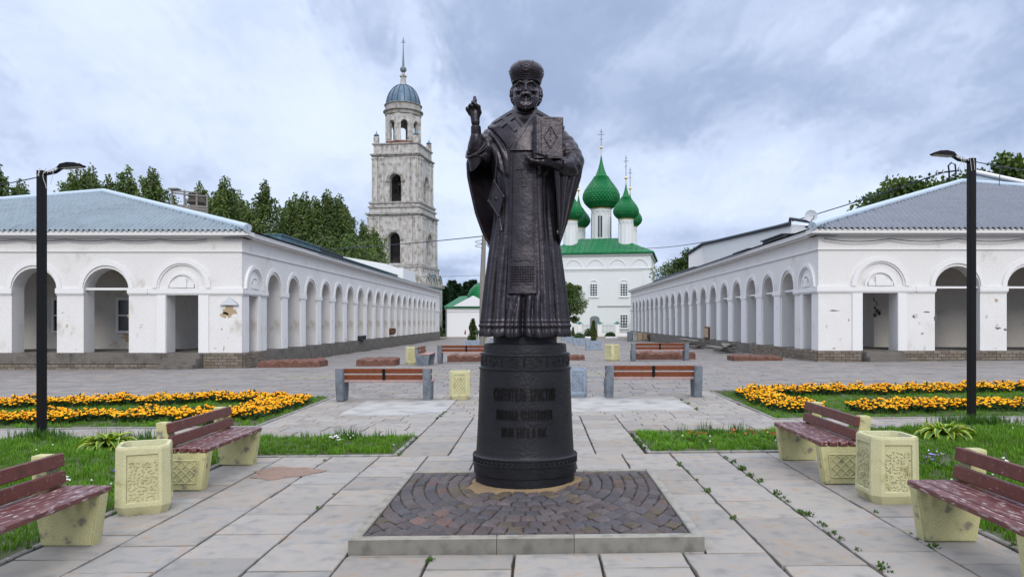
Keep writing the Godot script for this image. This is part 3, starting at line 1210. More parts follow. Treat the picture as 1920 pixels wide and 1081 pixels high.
func band_frame(mb: MB, q: Array, w: float, off: float) -> void:
	# raised border inside a four-cornered patch
	var c: Array[Vector2] = []
	for p in q:
		c.append(p)
	var mid := (c[0] + c[1] + c[2] + c[3]) / 4.0
	var inn: Array[Vector2] = []
	for i in 4:
		var a := (c[(i + 1) % 4] - c[i]).normalized()
		var b := (c[(i + 3) % 4] - c[i]).normalized()
		inn.append(c[i] + (a + b) * w)
	for i in 4:
		var j := (i + 1) % 4
		patch(mb, [c[i], c[j], inn[j], inn[i]], 10, 1, off, 0.008)


func sleeve(mb: MB, path: Array, rad: Array, seg: int, amp: float, waves: float, seed_: float, squash := 1.0) -> void:
	# tube with cloth folds; path and rad are resampled
	var rings := []
	var np := path.size()
	var steps := 34
	var up := Vector3(0, 0, 1)
	var cv := Curve3D.new()
	for i in np:
		var t: Vector3 = (path[mini(i + 1, np - 1)] - path[maxi(i - 1, 0)]) * 0.17
		cv.add_point(path[i], -t, t)
	var L := cv.get_baked_length()
	for i in steps + 1:
		var s := float(i) / steps
		var o := cv.sample_baked(L * s, true)
		var o2 := cv.sample_baked(minf(L * s + 0.01, L), true)
		var o1 := cv.sample_baked(maxf(L * s - 0.01, 0.0), true)
		var t := (o2 - o1).normalized()
		var side := t.cross(up).normalized()
		up = side.cross(t).normalized()
		var fi := s * (np - 1)
		var k := mini(int(fi), np - 2)
		var r: float = lerpf(rad[k], rad[k + 1], fi - k)
		var row := PackedVector3Array()
		for j in seg:
			var a := TAU * j / seg
			var f := valley(s * waves + 2.2 * sin(a + seed_) + 0.6 * sin(2.0 * a + seed_ * 2.0)) - 0.66
			var f2 := valley(s * waves * 0.45 + 1.4 * sin(a * 2.0 + seed_ + s * 3.0)) - 0.66
			var rr := r + amp * (f + 0.8 * f2)
			row.append(o + side * cos(a) * rr * squash + up * sin(a) * rr)
		rings.append(row)
	mb.grid(rings, true)
	for e in [0, steps]:
		var c := Vector3.ZERO
		for p in rings[e]:
			c += p / seg
		for j in seg:
			mb.tri(c, rings[e][j], rings[e][(j + 1) % seg], (rings[1][0] - rings[0][0]) * (-1.0 if e == 0 else 1.0))


func sheet(mb: MB, f: Callable, nu: int, nv: int, thick: float) -> void:
	# a hanging cloth with thickness: front face, back face and rims
	var a := []
	for i in nv + 1:
		var row := PackedVector3Array()
		for j in nu + 1:
			row.append(f.call(float(j) / nu, float(i) / nv))
		a.append(row)
	var b := []
	for i in nv + 1:
		var row := PackedVector3Array()
		for j in nu + 1:
			var du: Vector3 = a[i][mini(j + 1, nu)] - a[i][maxi(j - 1, 0)]
			var dv: Vector3 = a[mini(i + 1, nv)][j] - a[maxi(i - 1, 0)][j]
			var nn := du.cross(dv).normalized()
			row.append(a[i][j] - nn * thick)
		b.append(row)
	mb.grid(a)
	var back := []
	for row in b:
		var r2: PackedVector3Array = row.duplicate()
		r2.reverse()
		back.append(r2)
	mb.grid(back)
	for j in nu:
		mb.quad(a[0][j], a[0][j + 1], b[0][j + 1], b[0][j])
		mb.quad(a[nv][j + 1], a[nv][j], b[nv][j], b[nv][j + 1])
	for i in nv:
		mb.quad(a[i + 1][0], a[i][0], b[i][0], b[i + 1][0])
		mb.quad(a[i][nu], a[i + 1][nu], b[i + 1][nu], b[i][nu])


func build_statue() -> void:
	var o := thing("statue", "tall dark bronze statue of a bearded bishop blessing with one hand and holding a book", "statue", Vector3(SX, 0.0663, -SD))
	o.scale = Vector3.ONE * 0.9586
	var br: Material = mats.bronze
	# ---- robe and body
	var mb := MB.new()
	var rows := []
	var nr := 190
	var nc := 240
	for i in nr + 1:
		var y0 := 1.452 + (3.72 - 1.452) * i / nr
		var row := PackedVector3Array()
		for j in nc:
			var th := TAU * j / nc
			var y := y0
			var a := table(TA, y)
			var b := table(TB, y)
			var cx := cos(th)
			var sz := -sin(th)
			var k := pow(pow(absf(cx), 2.25) + pow(absf(sz), 2.25), -1.0 / 2.25)
			var x := a * cx * k
			var z := b * sz * k + 0.02 * smoothstep(3.5, 3.7, y)
			var d := cloth(x, y, th)
			if y < 1.56:
				y += (1.56 - y) / 0.11 * 0.030 * (0.75 - valley(th * 6.5 + 1.1 * sin(3.0 * th + 0.5)))
			var nrm := Vector2(cx / a, sz / b).normalized()
			row.append(Vector3(x + nrm.x * d, y, z + nrm.y * d))
		rows.append(row)
	mb.grid(rows, true)
	var cen := Vector3(0, 1.47, 0)
	for j in nc:
		mb.tri(cen, rows[0][j], rows[0][(j + 1) % nc], Vector3.DOWN)
	# raised arm: wide sleeve hanging open round the forearm
	sleeve(mb, [Vector3(-0.20, 3.42, 0.02), Vector3(-0.31, 3.345, 0.06), Vector3(-0.40, 3.245, 0.09), Vector3(-0.455, 3.16, 0.11)], [0.10, 0.115, 0.12, 0.105], 72, 0.017, 16.0, 0.4)
	var bag := []
	for i in 26:
		var row := PackedVector3Array()
		var v := i / 25.0
		for j in 56:
			var a := TAU * j / 56
			# rim slants: low at the outside, high near the chest
			var rim := 3.285 + 0.085 * cos(a) + 0.095 * sin(a)
			var bot := 3.145
			var y := lerpf(bot, rim, v)
			var r := 0.113 * pow(sin(minf(v * 1.35, 1.0) * PI / 2), 0.36) * (1.0 - 0.03 * smoothstep(0.6, 1.0, v))
			r += 0.012 * (valley(v * 7.0 + 1.6 * sin(a + 0.8) + 0.4) - 0.6)
			row.append(Vector3(-0.468 + r * cos(a) * 1.0 + 0.012 * v, y, 0.12 - r * sin(a) * 1.1))
		bag.append(row)
	# inside of the bag
	for i in 8:
		var row := PackedVector3Array()
		for p in bag[25]:
			var c := Vector3(-0.462, 0, 0.12)
			row.append(Vector3(c.x + (p.x - c.x) * (0.9 - i * 0.03), p.y - 0.004 - i * 0.018, c.z + (p.z - c.z) * (0.9 - i * 0.03)))
		bag.append(row)
	mb.grid(bag, true)
	var lip := []
	for p in bag[25]:
		lip.append(p)
	lip.append(bag[25][0])
	mb.tube(lip, 0.011, 8, false)
	# forearm sleeve and cuff
	sleeve(mb, [Vector3(-0.462, 3.19, 0.125), Vector3(-0.462, 3.245, 0.145), Vector3(-0.462, 3.32, 0.175), Vector3(-0.464, 3.385, 0.195)], [0.075, 0.086, 0.074, 0.049], 48, 0.007, 2.0, 1.4)
	mb.tube([Vector3(-0.464, 3.372, 0.192), Vector3(-0.464, 3.376, 0.193), Vector3(-0.466, 3.45, 0.207), Vector3(-0.466, 3.456, 0.208)], [0.046, 0.051, 0.047, 0.042], 24)
	# left arm carrying the book
	sleeve(mb, [Vector3(0.18, 3.43, 0.0), Vector3(0.30, 3.36, 0.03), Vector3(0.395, 3.245, 0.06), Vector3(0.45, 3.125, 0.12), Vector3(0.40, 3.062, 0.23), Vector3(0.325, 3.06, 0.31)], [0.105, 0.122, 0.128, 0.122, 0.10, 0.070], 84, 0.016, 30.0, 2.3)
	mb.tube([Vector3(0.335, 3.058, 0.30), Vector3(0.28, 3.065, 0.355), Vector3(0.255, 3.07, 0.372)], [0.056, 0.052, 0.050], 24)
	# mantle behind the raised arm, open to the front
	var lx := [2.30, -0.325, 2.46, -0.41, 2.645, -0.478, 2.86, -0.525, 3.0, -0.553, 3.13, -0.558, 3.3, -0.50, 3.42, -0.40]
	sheet(mb, func(u: float, v: float) -> Vector3:
		var y := lerpf(3.24, 2.305 + 0.16 * u, 1.0 - v)
		var xo := table(lx, y)
		var xi := -0.15
		var x := lerpf(xo, xi, u)
		var w := clampf((y - 2.3) / 0.9, 0.0, 1.0)
		var z := 0.085 * w - sin(minf(u * 1.6, 1.0) * PI / 2) * (0.10 + 0.17 * w)
		z += 0.016 * (valley(u * 8.0 + y * 1.2) - 0.6) * w
		return Vector3(x, y, z), 26, 40, 0.016)
	# rim of that mantle
	var rimp := []
	for i in 22:
		var y := lerpf(2.305, 3.25, i / 21.0)
		rimp.append(Vector3(table(lx, y) + 0.004, y, 0.085 * clampf((y - 2.3) / 0.9, 0.0, 1.0)))
	mb.tube(rimp, 0.013, 8)
	# mantle hanging from the other arm, in heavy vertical folds
	var rx := [2.33, 0.335, 2.57, 0.415, 2.83, 0.492, 3.0, 0.545, 3.10, 0.560, 3.2, 0.55]
	sheet(mb, func(u: float, v: float) -> Vector3:
		var y := lerpf(3.12, 2.32 + 0.10 * (1.0 - u), 1.0 - v)
		var xo := table(rx, y)
		var xi := lerpf(0.325, 0.275, v)
		var x := lerpf(xi, xo, u)
		var w := clampf((y - 2.3) / 0.8, 0.0, 1.0)
		var z := lerpf(0.235 + 0.07 * w, 0.03, pow(u, 1.4)) + 0.035 * sin(u * PI) * w
		var f := valley(u * 10.5 + 0.5 * sin(y * 5.0)) - 0.62
		z += (0.020 + 0.022 * w) * f
		x += 0.012 * f
		return Vector3(x, y, z), 44, 40, 0.014)
	sheet(mb, func(u: float, v: float) -> Vector3:
		var y := lerpf(3.15, 2.33, 1.0 - v)
		var xo := table(rx, y) - 0.004
		var x := lerpf(0.1, xo, u)
		var w := clampf((y - 2.3) / 0.8, 0.0, 1.0)
		var z := lerpf(-0.20 * w - 0.1, 0.02, pow(u, 1.6))
		return Vector3(x, y, z), 20, 24, 0.012)
	# collar
	var q := []
	for i in 29:
		var t := TAU * i / 28
		q.append(Vector3(0.128 * cos(t), 3.625 - 0.028 * -sin(t) , 0.035 - 0.115 * sin(t)))
	mb.tube(q, 0.022, 10, false)
	put(o, "figure", mb, br)
	# ---- stole over the shoulders and hanging down the front
	mb = MB.new()
	var strip := [V2(-0.158, 1.855), V2(0.112, 1.855), V2(0.108, 3.24), V2(-0.138, 3.24)]
	patch(mb, strip, 16, 80, 0.022, 0.03)
	var left := [V2(-0.142, 3.225), V2(0.012, 3.43), V2(-0.122, 3.625), V2(-0.345, 3.50)]
	patch(mb, left, 16, 24, 0.030, 0.045)
	var right := [V2(-0.138, 3.215), V2(0.10, 3.225), V2(0.22, 3.60), V2(0.115, 3.625)]
	patch(mb, [V2(-0.142, 3.20), V2(0.13, 3.20), V2(0.30, 3.53), V2(0.10, 3.62)], 16, 24, 0.044, 0.05)
	put(o, "stole", mb, br)
	mb = MB.new()
	band_frame(mb, strip, 0.028, 0.032)
	band_frame(mb, left, 0.03, 0.040)
	band_frame(mb, [V2(-0.142, 3.20), V2(0.13, 3.20), V2(0.30, 3.53), V2(0.10, 3.62)], 0.03, 0.054)
	# beads along the borders
	for i in 46:
		var y := 2.15 + i * 0.023
		for x in [-0.140, 0.095]:
			mb.ball(Vector3(x, y, tz(x, y) + 0.031), Vector3.ONE * 0.0065, 6, 4)
	# shoulder cross and chest cross
	var c0 := V2(-0.165, 3.50)
	for arm in [[0.0, 0.10, 0.018], [0.0, -0.075, 0.018]]:
		pass
	var ax := V2(0.62, -0.785)
	var ay := V2(0.785, 0.62)
	patch(mb, [c0 - ax * 0.075 - ay * 0.02, c0 + ax * 0.135 - ay * 0.02, c0 + ax * 0.135 + ay * 0.02, c0 - ax * 0.075 + ay * 0.02], 12, 2, 0.044, 0.02)
	patch(mb, [c0 - ay * 0.085 - ax * 0.018, c0 - ay * 0.085 + ax * 0.018, c0 + ay * 0.085 + ax * 0.018, c0 + ay * 0.085 - ax * 0.018], 2, 12, 0.045, 0.02)
	patch(mb, [V2(-0.02, 2.86), V2(0.02, 2.86), V2(0.02, 3.13), V2(-0.02, 3.13)], 2, 10, 0.034, 0.02)
	patch(mb, [V2(-0.085, 3.02), V2(0.085, 3.02), V2(0.085, 3.06), V2(-0.085, 3.06)], 10, 2, 0.035, 0.02)
	patch(mb, [V2(-0.13, 2.16), V2(0.088, 2.16), V2(0.088, 2.18), V2(-0.13, 2.18)], 10, 1, 0.032, 0.02)
	# knotted fringe and the two end panels
	for r in 7:
		for k in 10:
			var x := -0.128 + k * 0.0235
			var y := 1.968 + r * 0.0235
			var z := tz(x, y) + 0.03
			mb.tube([Vector3(x - 0.007, y - 0.009, z), Vector3(x, y, z + 0.006), Vector3(x + 0.007, y + 0.009, z)], [0.004, 0.0085, 0.004], 6, false)
	band_frame(mb, [V2(-0.152, 1.862), V2(-0.028, 1.862), V2(-0.028, 1.955), V2(-0.152, 1.955)], 0.014, 0.036)
	band_frame(mb, [V2(-0.018, 1.862), V2(0.106, 1.862), V2(0.106, 1.955), V2(-0.018, 1.955)], 0.014, 0.036)
	put(o, "stole_ornament", mb, br)
	# ---- diamond shaped cloth hanging at the hip
	mb = MB.new()
	var e0 := Vector3(-0.262, 2.735, 0.235)
	var eb := Basis(Vector3.UP, -0.55) * Basis(Vector3(0, 0, 1), 0.18)
	mb.X = Transform3D(eb, e0)
	mb.prism(PackedVector2Array([V2(0, -0.15), V2(0.085, 0.02), V2(0.01, 0.19), V2(-0.085, 0.02)]), -0.01, 0.012)
	for s in [[V2(0, -0.15), V2(0.085, 0.02)], [V2(0.085, 0.02), V2(0.01, 0.19)], [V2(0.01, 0.19), V2(-0.085, 0.02)], [V2(-0.085, 0.02), V2(0, -0.15)]]:
		mb.tube([Vector3(s[0].x, s[0].y, 0.012), Vector3(s[1].x, s[1].y, 0.012)], 0.009, 6)
		mb.ball(Vector3(s[0].x, s[0].y, 0.01), Vector3(0.017, 0.017, 0.014), 8, 6)
	mb.ball(Vector3(0, 0.02, 0.012), Vector3(0.022, 0.022, 0.012), 10, 6)
	mb.tube([Vector3(0, -0.15, 0.0), Vector3(0, -0.20, 0.0), Vector3(0, -0.215, 0.0), Vector3(0, -0.29, 0.0)], [0.006, 0.008, 0.014, 0.019], 8)
	mb.tube([Vector3(0.01, 0.19, 0.0), Vector3(0.05, 0.30, 0.01), Vector3(0.075, 0.42, 0.0)], 0.008, 6)
	put(o, "hip_cloth", mb, br)
	# ---- head
	build_head(o, br)
	build_hands(o, br)
	# ---- book
	mb = MB.new()
	mb.X = Transform3D(Basis(Vector3.UP, 0.10) * Basis(Vector3(1, 0, 0), -0.04), Vector3(0.226, 3.285, 0.40))
	mb.cbox(Vector3(0.012, 0, -0.002), Vector3(0.215, 0.36, 0.058), 0.004)
	for z in [-0.036, 0.036]:
		mb.cbox(Vector3(0.014, 0, z), Vector3(0.236, 0.388, 0.016), 0.005)
	mb.tube([Vector3(-0.106, -0.194, 0), Vector3(-0.106, 0.194, 0)], 0.044, 16)
	for i in 4:
		mb.tube([Vector3(-0.107, -0.14 + i * 0.092, 0), Vector3(-0.107, -0.125 + i * 0.092, 0)], 0.047, 16)
	var dm := [V2(0.0, 0.105), V2(0.062, 0.0), V2(0.0, -0.105), V2(-0.062, 0.0)]
	for i in 4:
		var a: Vector2 = dm[i]
		var b: Vector2 = dm[(i + 1) % 4]
		mb.tube([Vector3(a.x + 0.012, a.y, 0.046), Vector3(b.x + 0.012, b.y, 0.046)], 0.0058, 6)
	for y in [-0.025, 0.025, 0.06]:
		mb.ball(Vector3(0.012, y, 0.046), Vector3(0.009, 0.009, 0.008), 8, 6)
	for sx in [-1, 1]:
		for sy in [-1, 1]:
			var c := Vector3(0.012 + sx * 0.098, sy * 0.158, 0.044)
			mb.prism(PackedVector2Array([V2(c.x + sx * 0.012, c.y + sy * 0.016), V2(c.x - sx * 0.035, c.y + sy * 0.016), V2(c.x - sx * 0.02, c.y - sy * 0.004), V2(c.x - sx * 0.002, c.y - sy * 0.012), V2(c.x + sx * 0.012, c.y - sy * 0.035)]), 0.043, 0.049)
	for s in [[V2(-0.075, 0.175), V2(0.125, 0.175)], [V2(0.125, 0.175), V2(0.125, -0.175)], [V2(0.125, -0.175), V2(-0.075, -0.175)], [V2(-0.075, -0.175), V2(-0.075, 0.175)]]:
		mb.tube([Vector3(s[0].x, s[0].y, 0.044), Vector3(s[1].x, s[1].y, 0.044)], 0.0045, 6)
	for y in [-0.1, 0.1]:
		mb.cbox(Vector3(0.138, y, 0), Vector3(0.014, 0.03, 0.07), 0.003)
	put(o, "book", mb, br)


func build_head(o: Node3D, br: Material) -> void:
	var s := SDF.new()
	s.k = 0.009
	var c := 0.012       # x of the middle of the face
	s.cap(Vector3(c, 3.80, 0.085), Vector3(c, 3.86, 0.075), 0.112, 0.115)
	s.cap(Vector3(c, 3.825, 0.118), Vector3(c, 3.69, 0.130), 0.104, 0.078)
	s.cap(Vector3(c, 3.50, 0.04), Vector3(c, 3.70, 0.07), 0.095, 0.085)
	for m in [-1.0, 1.0]:
		s.cap(Vector3(c + m * 0.066, 3.770, 0.186), Vector3(c + m * 0.090, 3.782, 0.150), 0.022, 0.022)
		s.cap(Vector3(c + m * 0.016, 3.838, 0.217), Vector3(c + m * 0.058, 3.852, 0.206), 0.0120, 0.0125)
		s.cap(Vector3(c + m * 0.058, 3.852, 0.206), Vector3(c + m * 0.098, 3.825, 0.168), 0.0125, 0.011)
		s.cap(Vector3(c + m * 0.044, 3.812, 0.226), Vector3(c + m * 0.066, 3.811, 0.212), 0.0255, 0.0235, true)
		s.cap(Vector3(c + m * 0.072, 3.745, 0.216), Vector3(c + m * 0.074, 3.72, 0.216), 0.016, 0.018, true)
		s.cap(Vector3(c + m * 0.016, 3.748, 0.238), Vector3(c + m * 0.017, 3.75, 0.23), 0.012, 0.012)
		# moustache
		s.cap(Vector3(c + m * 0.006, 3.732, 0.242), Vector3(c + m * 0.034, 3.724, 0.240), 0.0125, 0.0150)
		s.cap(Vector3(c + m * 0.034, 3.724, 0.240), Vector3(c + m * 0.056, 3.692, 0.234), 0.0150, 0.0120)
		s.cap(Vector3(c + m * 0.056, 3.692, 0.234), Vector3(c + m * 0.054, 3.656, 0.236), 0.0120, 0.0075)
		# beard along the jaw
		s.cap(Vector3(c + m * 0.100, 3.785, 0.115), Vector3(c + m * 0.094, 3.70, 0.150), 0.024, 0.030)
		s.cap(Vector3(c + m * 0.094, 3.70, 0.150), Vector3(c + m * 0.060, 3.62, 0.180), 0.032, 0.034)
		# ears and hair
		s.cap(Vector3(c + m * 0.117, 3.805, 0.095), Vector3(c + m * 0.117, 3.775, 0.10), 0.017, 0.014)
		s.cap(Vector3(c + m * 0.112, 3.85, 0.05), Vector3(c + m * 0.128, 3.77, 0.045), 0.03, 0.036)
		s.cap(Vector3(c + m * 0.128, 3.77, 0.045), Vector3(c + m * 0.105, 3.69, 0.045), 0.036, 0.028)
		for i in 4:
			s.cap(Vector3(c + m * 0.142, 3.83 - i * 0.036, 0.055), Vector3(c + m * (0.152 - i * 0.006), 3.80 - i * 0.036, 0.07), 0.014, 0.01)
		for i in 3:
			var a := Vector3(c + m * 0.106, 3.775 - i * 0.028, 0.135 + i * 0.01)
			s.cap(a, a + Vector3(-m * 0.010, -0.022, 0.022), 0.012, 0.009)
	# nose
	s.cap(Vector3(c, 3.840, 0.214), Vector3(c, 3.762, 0.253), 0.0115, 0.0150)
	# lower lip, chin and the broad beard with waving locks
	s.cap(Vector3(c - 0.040, 3.650, 0.172), Vector3(c + 0.040, 3.650, 0.172), 0.050, 0.050)
	s.cap(Vector3(c - 0.022, 3.612, 0.180), Vector3(c + 0.022, 3.612, 0.180), 0.040, 0.040)
	s.cap(Vector3(c - 0.013, 3.700, 0.222), Vector3(c + 0.013, 3.700, 0.222), 0.008, 0.008)
	s.cap(Vector3(c, 3.676, 0.212), Vector3(c, 3.640, 0.216), 0.020, 0.026)
	for m in [-1.0, 1.0]:
		for i in 7:
			var t := lerpf(0.12, -1.45, i / 6.0)
			var e := V2(m * cos(t), sin(t))
			var w: Vector2 = V2(-e.y, e.x) * m
			var base := V2(c, 3.694)
			var q0 := base + e * V2(0.050, 0.052)
			var q1: Vector2 = base + e * V2(0.074, 0.078) + w * 0.006
			var q2: Vector2 = base + e * V2(0.096, 0.104) - w * 0.006
			var q3: Vector2 = base + e * V2(0.106, 0.122) - w * 0.016
			var zz := func(q: Vector2) -> float: return 0.243 - 4.6 * pow(absf(q.x - c), 2.0) - 3.0 * pow(maxf(3.66 - q.y, 0.0), 2.0)
			s.cap(Vector3(q0.x, q0.y, zz.call(q0) - 0.010), Vector3(q1.x, q1.y, zz.call(q1)), 0.0075, 0.0110)
			s.cap(Vector3(q1.x, q1.y, zz.call(q1)), Vector3(q2.x, q2.y, zz.call(q2)), 0.0110, 0.0105)
			s.cap(Vector3(q2.x, q2.y, zz.call(q2)), Vector3(q3.x, q3.y, zz.call(q3) - 0.004), 0.0105, 0.0065)
	var hb := MB.new()
	s.mesh_into(hb, 0.0058)
	# eyes set into the sockets
	for m in [-1.0, 1.0]:
		hb.ball(Vector3(c + m * 0.050, 3.809, 0.188), Vector3(0.019, 0.013, 0.013), 14, 10)
		var lid := []
		for i in 7:
			var t := -1.0 + i / 3.0
			lid.append(Vector3(c + m * (0.050 + t * 0.021), 3.815 + 0.006 * (1 - t * t), 0.203 - 0.010 * t * t))
		hb.tube(lid, 0.0042, 6, false)
	put(o, "head", hb, br).position = Vector3(0, 0.024, 0)
	# mitre
	var mb := MB.new()
	var oc := Vector3(c - 0.002, 0, 0.075)
	mb.lathe([Vector2(0.125, 3.874), Vector2(0.138, 3.868), Vector2(0.144, 3.875), Vector2(0.152, 3.915), Vector2(0.149, 3.922)], 72, oc)
	mb.lathe([Vector2(0.149, 3.918), Vector2(0.161, 3.945), Vector2(0.172, 3.98), Vector2(0.176, 4.01), Vector2(0.174, 4.04), Vector2(0.164, 4.075), Vector2(0.145, 4.105), Vector2(0.115, 4.130), Vector2(0.078, 4.146), Vector2(0.04, 4.154), Vector2(0.0, 4.156)], 72, oc, false)
	var prof := [3.918, 0.149, 3.945, 0.161, 3.98, 0.172, 4.01, 0.176, 4.04, 0.174, 4.075, 0.164, 4.105, 0.145, 4.13, 0.115, 4.146, 0.078]
	# ribs that part the crown, curling into the medallion
	for m in [-1.0, 1.0]:
		var rib := []
		for i in 9:
			var y := lerpf(4.03, 4.14, i / 8.0)
			var r := table(prof, y) + 0.004
			var a: float = m * (0.26 + 0.42 * pow(i / 8.0, 1.6))
			rib.append(oc + Vector3(r * sin(a), y, r * cos(a)))
		mb.tube(rib, 0.007, 6)
	for yy in [3.932, 3.878, 3.908]:
		var r := (table(prof, yy) if yy > 3.92 else (0.145 if yy < 3.89 else 0.152)) + 0.002
		var ring := []
		for i in 49:
			var a := TAU * i / 48
			ring.append(oc + Vector3(r * sin(a), yy, r * cos(a)))
		mb.tube(ring, 0.0045, 6, false)
	var med := []
	for i in 25:
		var a := TAU * i / 24
		med.append(oc + Vector3(0.030 * cos(a), 4.005 + 0.040 * sin(a), 0.176))
	mb.tube(med, 0.006, 6, false)
	mb.ball(oc + Vector3(0, 4.01, 0.172), Vector3(0.016, 0.022, 0.014), 12, 8)
	mb.ball(oc + Vector3(0, 3.982, 0.170), Vector3(0.022, 0.014, 0.012), 12, 8)
	for i in 64:
		var a := R(-2.6, 2.6)
		if absf(a) < 0.22:
			continue
		var y := R(3.945, 4.04)
		var r := table(prof, y)
		mb.ball(oc + Vector3(r * sin(a), y, r * cos(a)), Vector3(0.008, 0.006, 0.006), 6, 4)
	var mi := put(o, "mitre", mb, br)
	mi.scale = Vector3(0.95, 0.76, 0.95)
	mi.position = Vector3(0.005, 3.896 - 3.87 * 0.76, 0.004)


func build_hands(o: Node3D, br: Material) -> void:
	# blessing hand, palm to the front
	var s := SDF.new()
	s.k = 0.012
	s.cap(Vector3(-0.466, 3.43, 0.205), Vector3(-0.468, 3.485, 0.213), 0.034, 0.035)
	s.cap(Vector3(-0.468, 3.485, 0.213), Vector3(-0.458, 3.57, 0.222), 0.036, 0.028)
	s.cap(Vector3(-0.468, 3.485, 0.213), Vector3(-0.500, 3.575, 0.222), 0.036, 0.026)
	s.cap(Vector3(-0.470, 3.50, 0.213), Vector3(-0.478, 3.57, 0.222), 0.038, 0.032)
	# forefinger upright, middle finger bent beside it
	s.chain([Vector3(-0.462, 3.585, 0.225), Vector3(-0.467, 3.645, 0.242), Vector3(-0.472, 3.688, 0.242), Vector3(-0.474, 3.716, 0.236)], 0.0195, 0.0155)
	s.chain([Vector3(-0.487, 3.59, 0.225), Vector3(-0.495, 3.645, 0.245), Vector3(-0.488, 3.665, 0.272), Vector3(-0.482, 3.655, 0.290)], 0.017, 0.0125)
	# ring and little finger bent to the thumb
	s.chain([Vector3(-0.507, 3.58, 0.224), Vector3(-0.523, 3.628, 0.246), Vector3(-0.512, 3.632, 0.278), Vector3(-0.492, 3.622, 0.292)], 0.0165, 0.012)
	s.chain([Vector3(-0.522, 3.562, 0.222), Vector3(-0.545, 3.60, 0.240), Vector3(-0.545, 3.606, 0.266), Vector3(-0.530, 3.598, 0.282)], 0.0145, 0.011)
	s.chain([Vector3(-0.450, 3.52, 0.222), Vector3(-0.425, 3.572, 0.244), Vector3(-0.432, 3.620, 0.272), Vector3(-0.462, 3.638, 0.290)], 0.0195, 0.0135)
	var mb := MB.new()
	s.mesh_into(mb, 0.0055)
	put(o, "blessing_hand", mb, br)
	# hand under the book
	s = SDF.new()
	s.k = 0.012
	s.cap(Vector3(0.265, 3.068, 0.37), Vector3(0.20, 3.075, 0.395), 0.040, 0.042)
	s.cap(Vector3(0.20, 3.075, 0.395), Vector3(0.135, 3.068, 0.415), 0.040, 0.030)
	s.cap(Vector3(0.20, 3.07, 0.37), Vector3(0.135, 3.068, 0.375), 0.036, 0.030)
	s.chain([Vector3(0.135, 3.068, 0.432), Vector3(0.075, 3.072, 0.442), Vector3(0.038, 3.098, 0.445), Vector3(0.022, 3.135, 0.442)], 0.0205, 0.013)
	s.chain([Vector3(0.13, 3.066, 0.405), Vector3(0.062, 3.066, 0.412), Vector3(0.018, 3.098, 0.412), Vector3(0.002, 3.142, 0.408)], 0.0205, 0.013)
	s.chain([Vector3(0.13, 3.064, 0.38), Vector3(0.062, 3.064, 0.38), Vector3(0.03, 3.094, 0.38), Vector3(0.018, 3.13, 0.378)], 0.019, 0.012)
	s.chain([Vector3(0.135, 3.062, 0.355), Vector3(0.08, 3.064, 0.348), Vector3(0.052, 3.092, 0.345), Vector3(0.044, 3.12, 0.343)], 0.017, 0.011)
	s.chain([Vector3(0.232, 3.085, 0.415), Vector3(0.190, 3.122, 0.452), Vector3(0.145, 3.132, 0.462), Vector3(0.108, 3.142, 0.460)], 0.024, 0.0135)
	mb = MB.new()
	s.mesh_into(mb, 0.0055)
	put(o, "book_hand", mb, br)


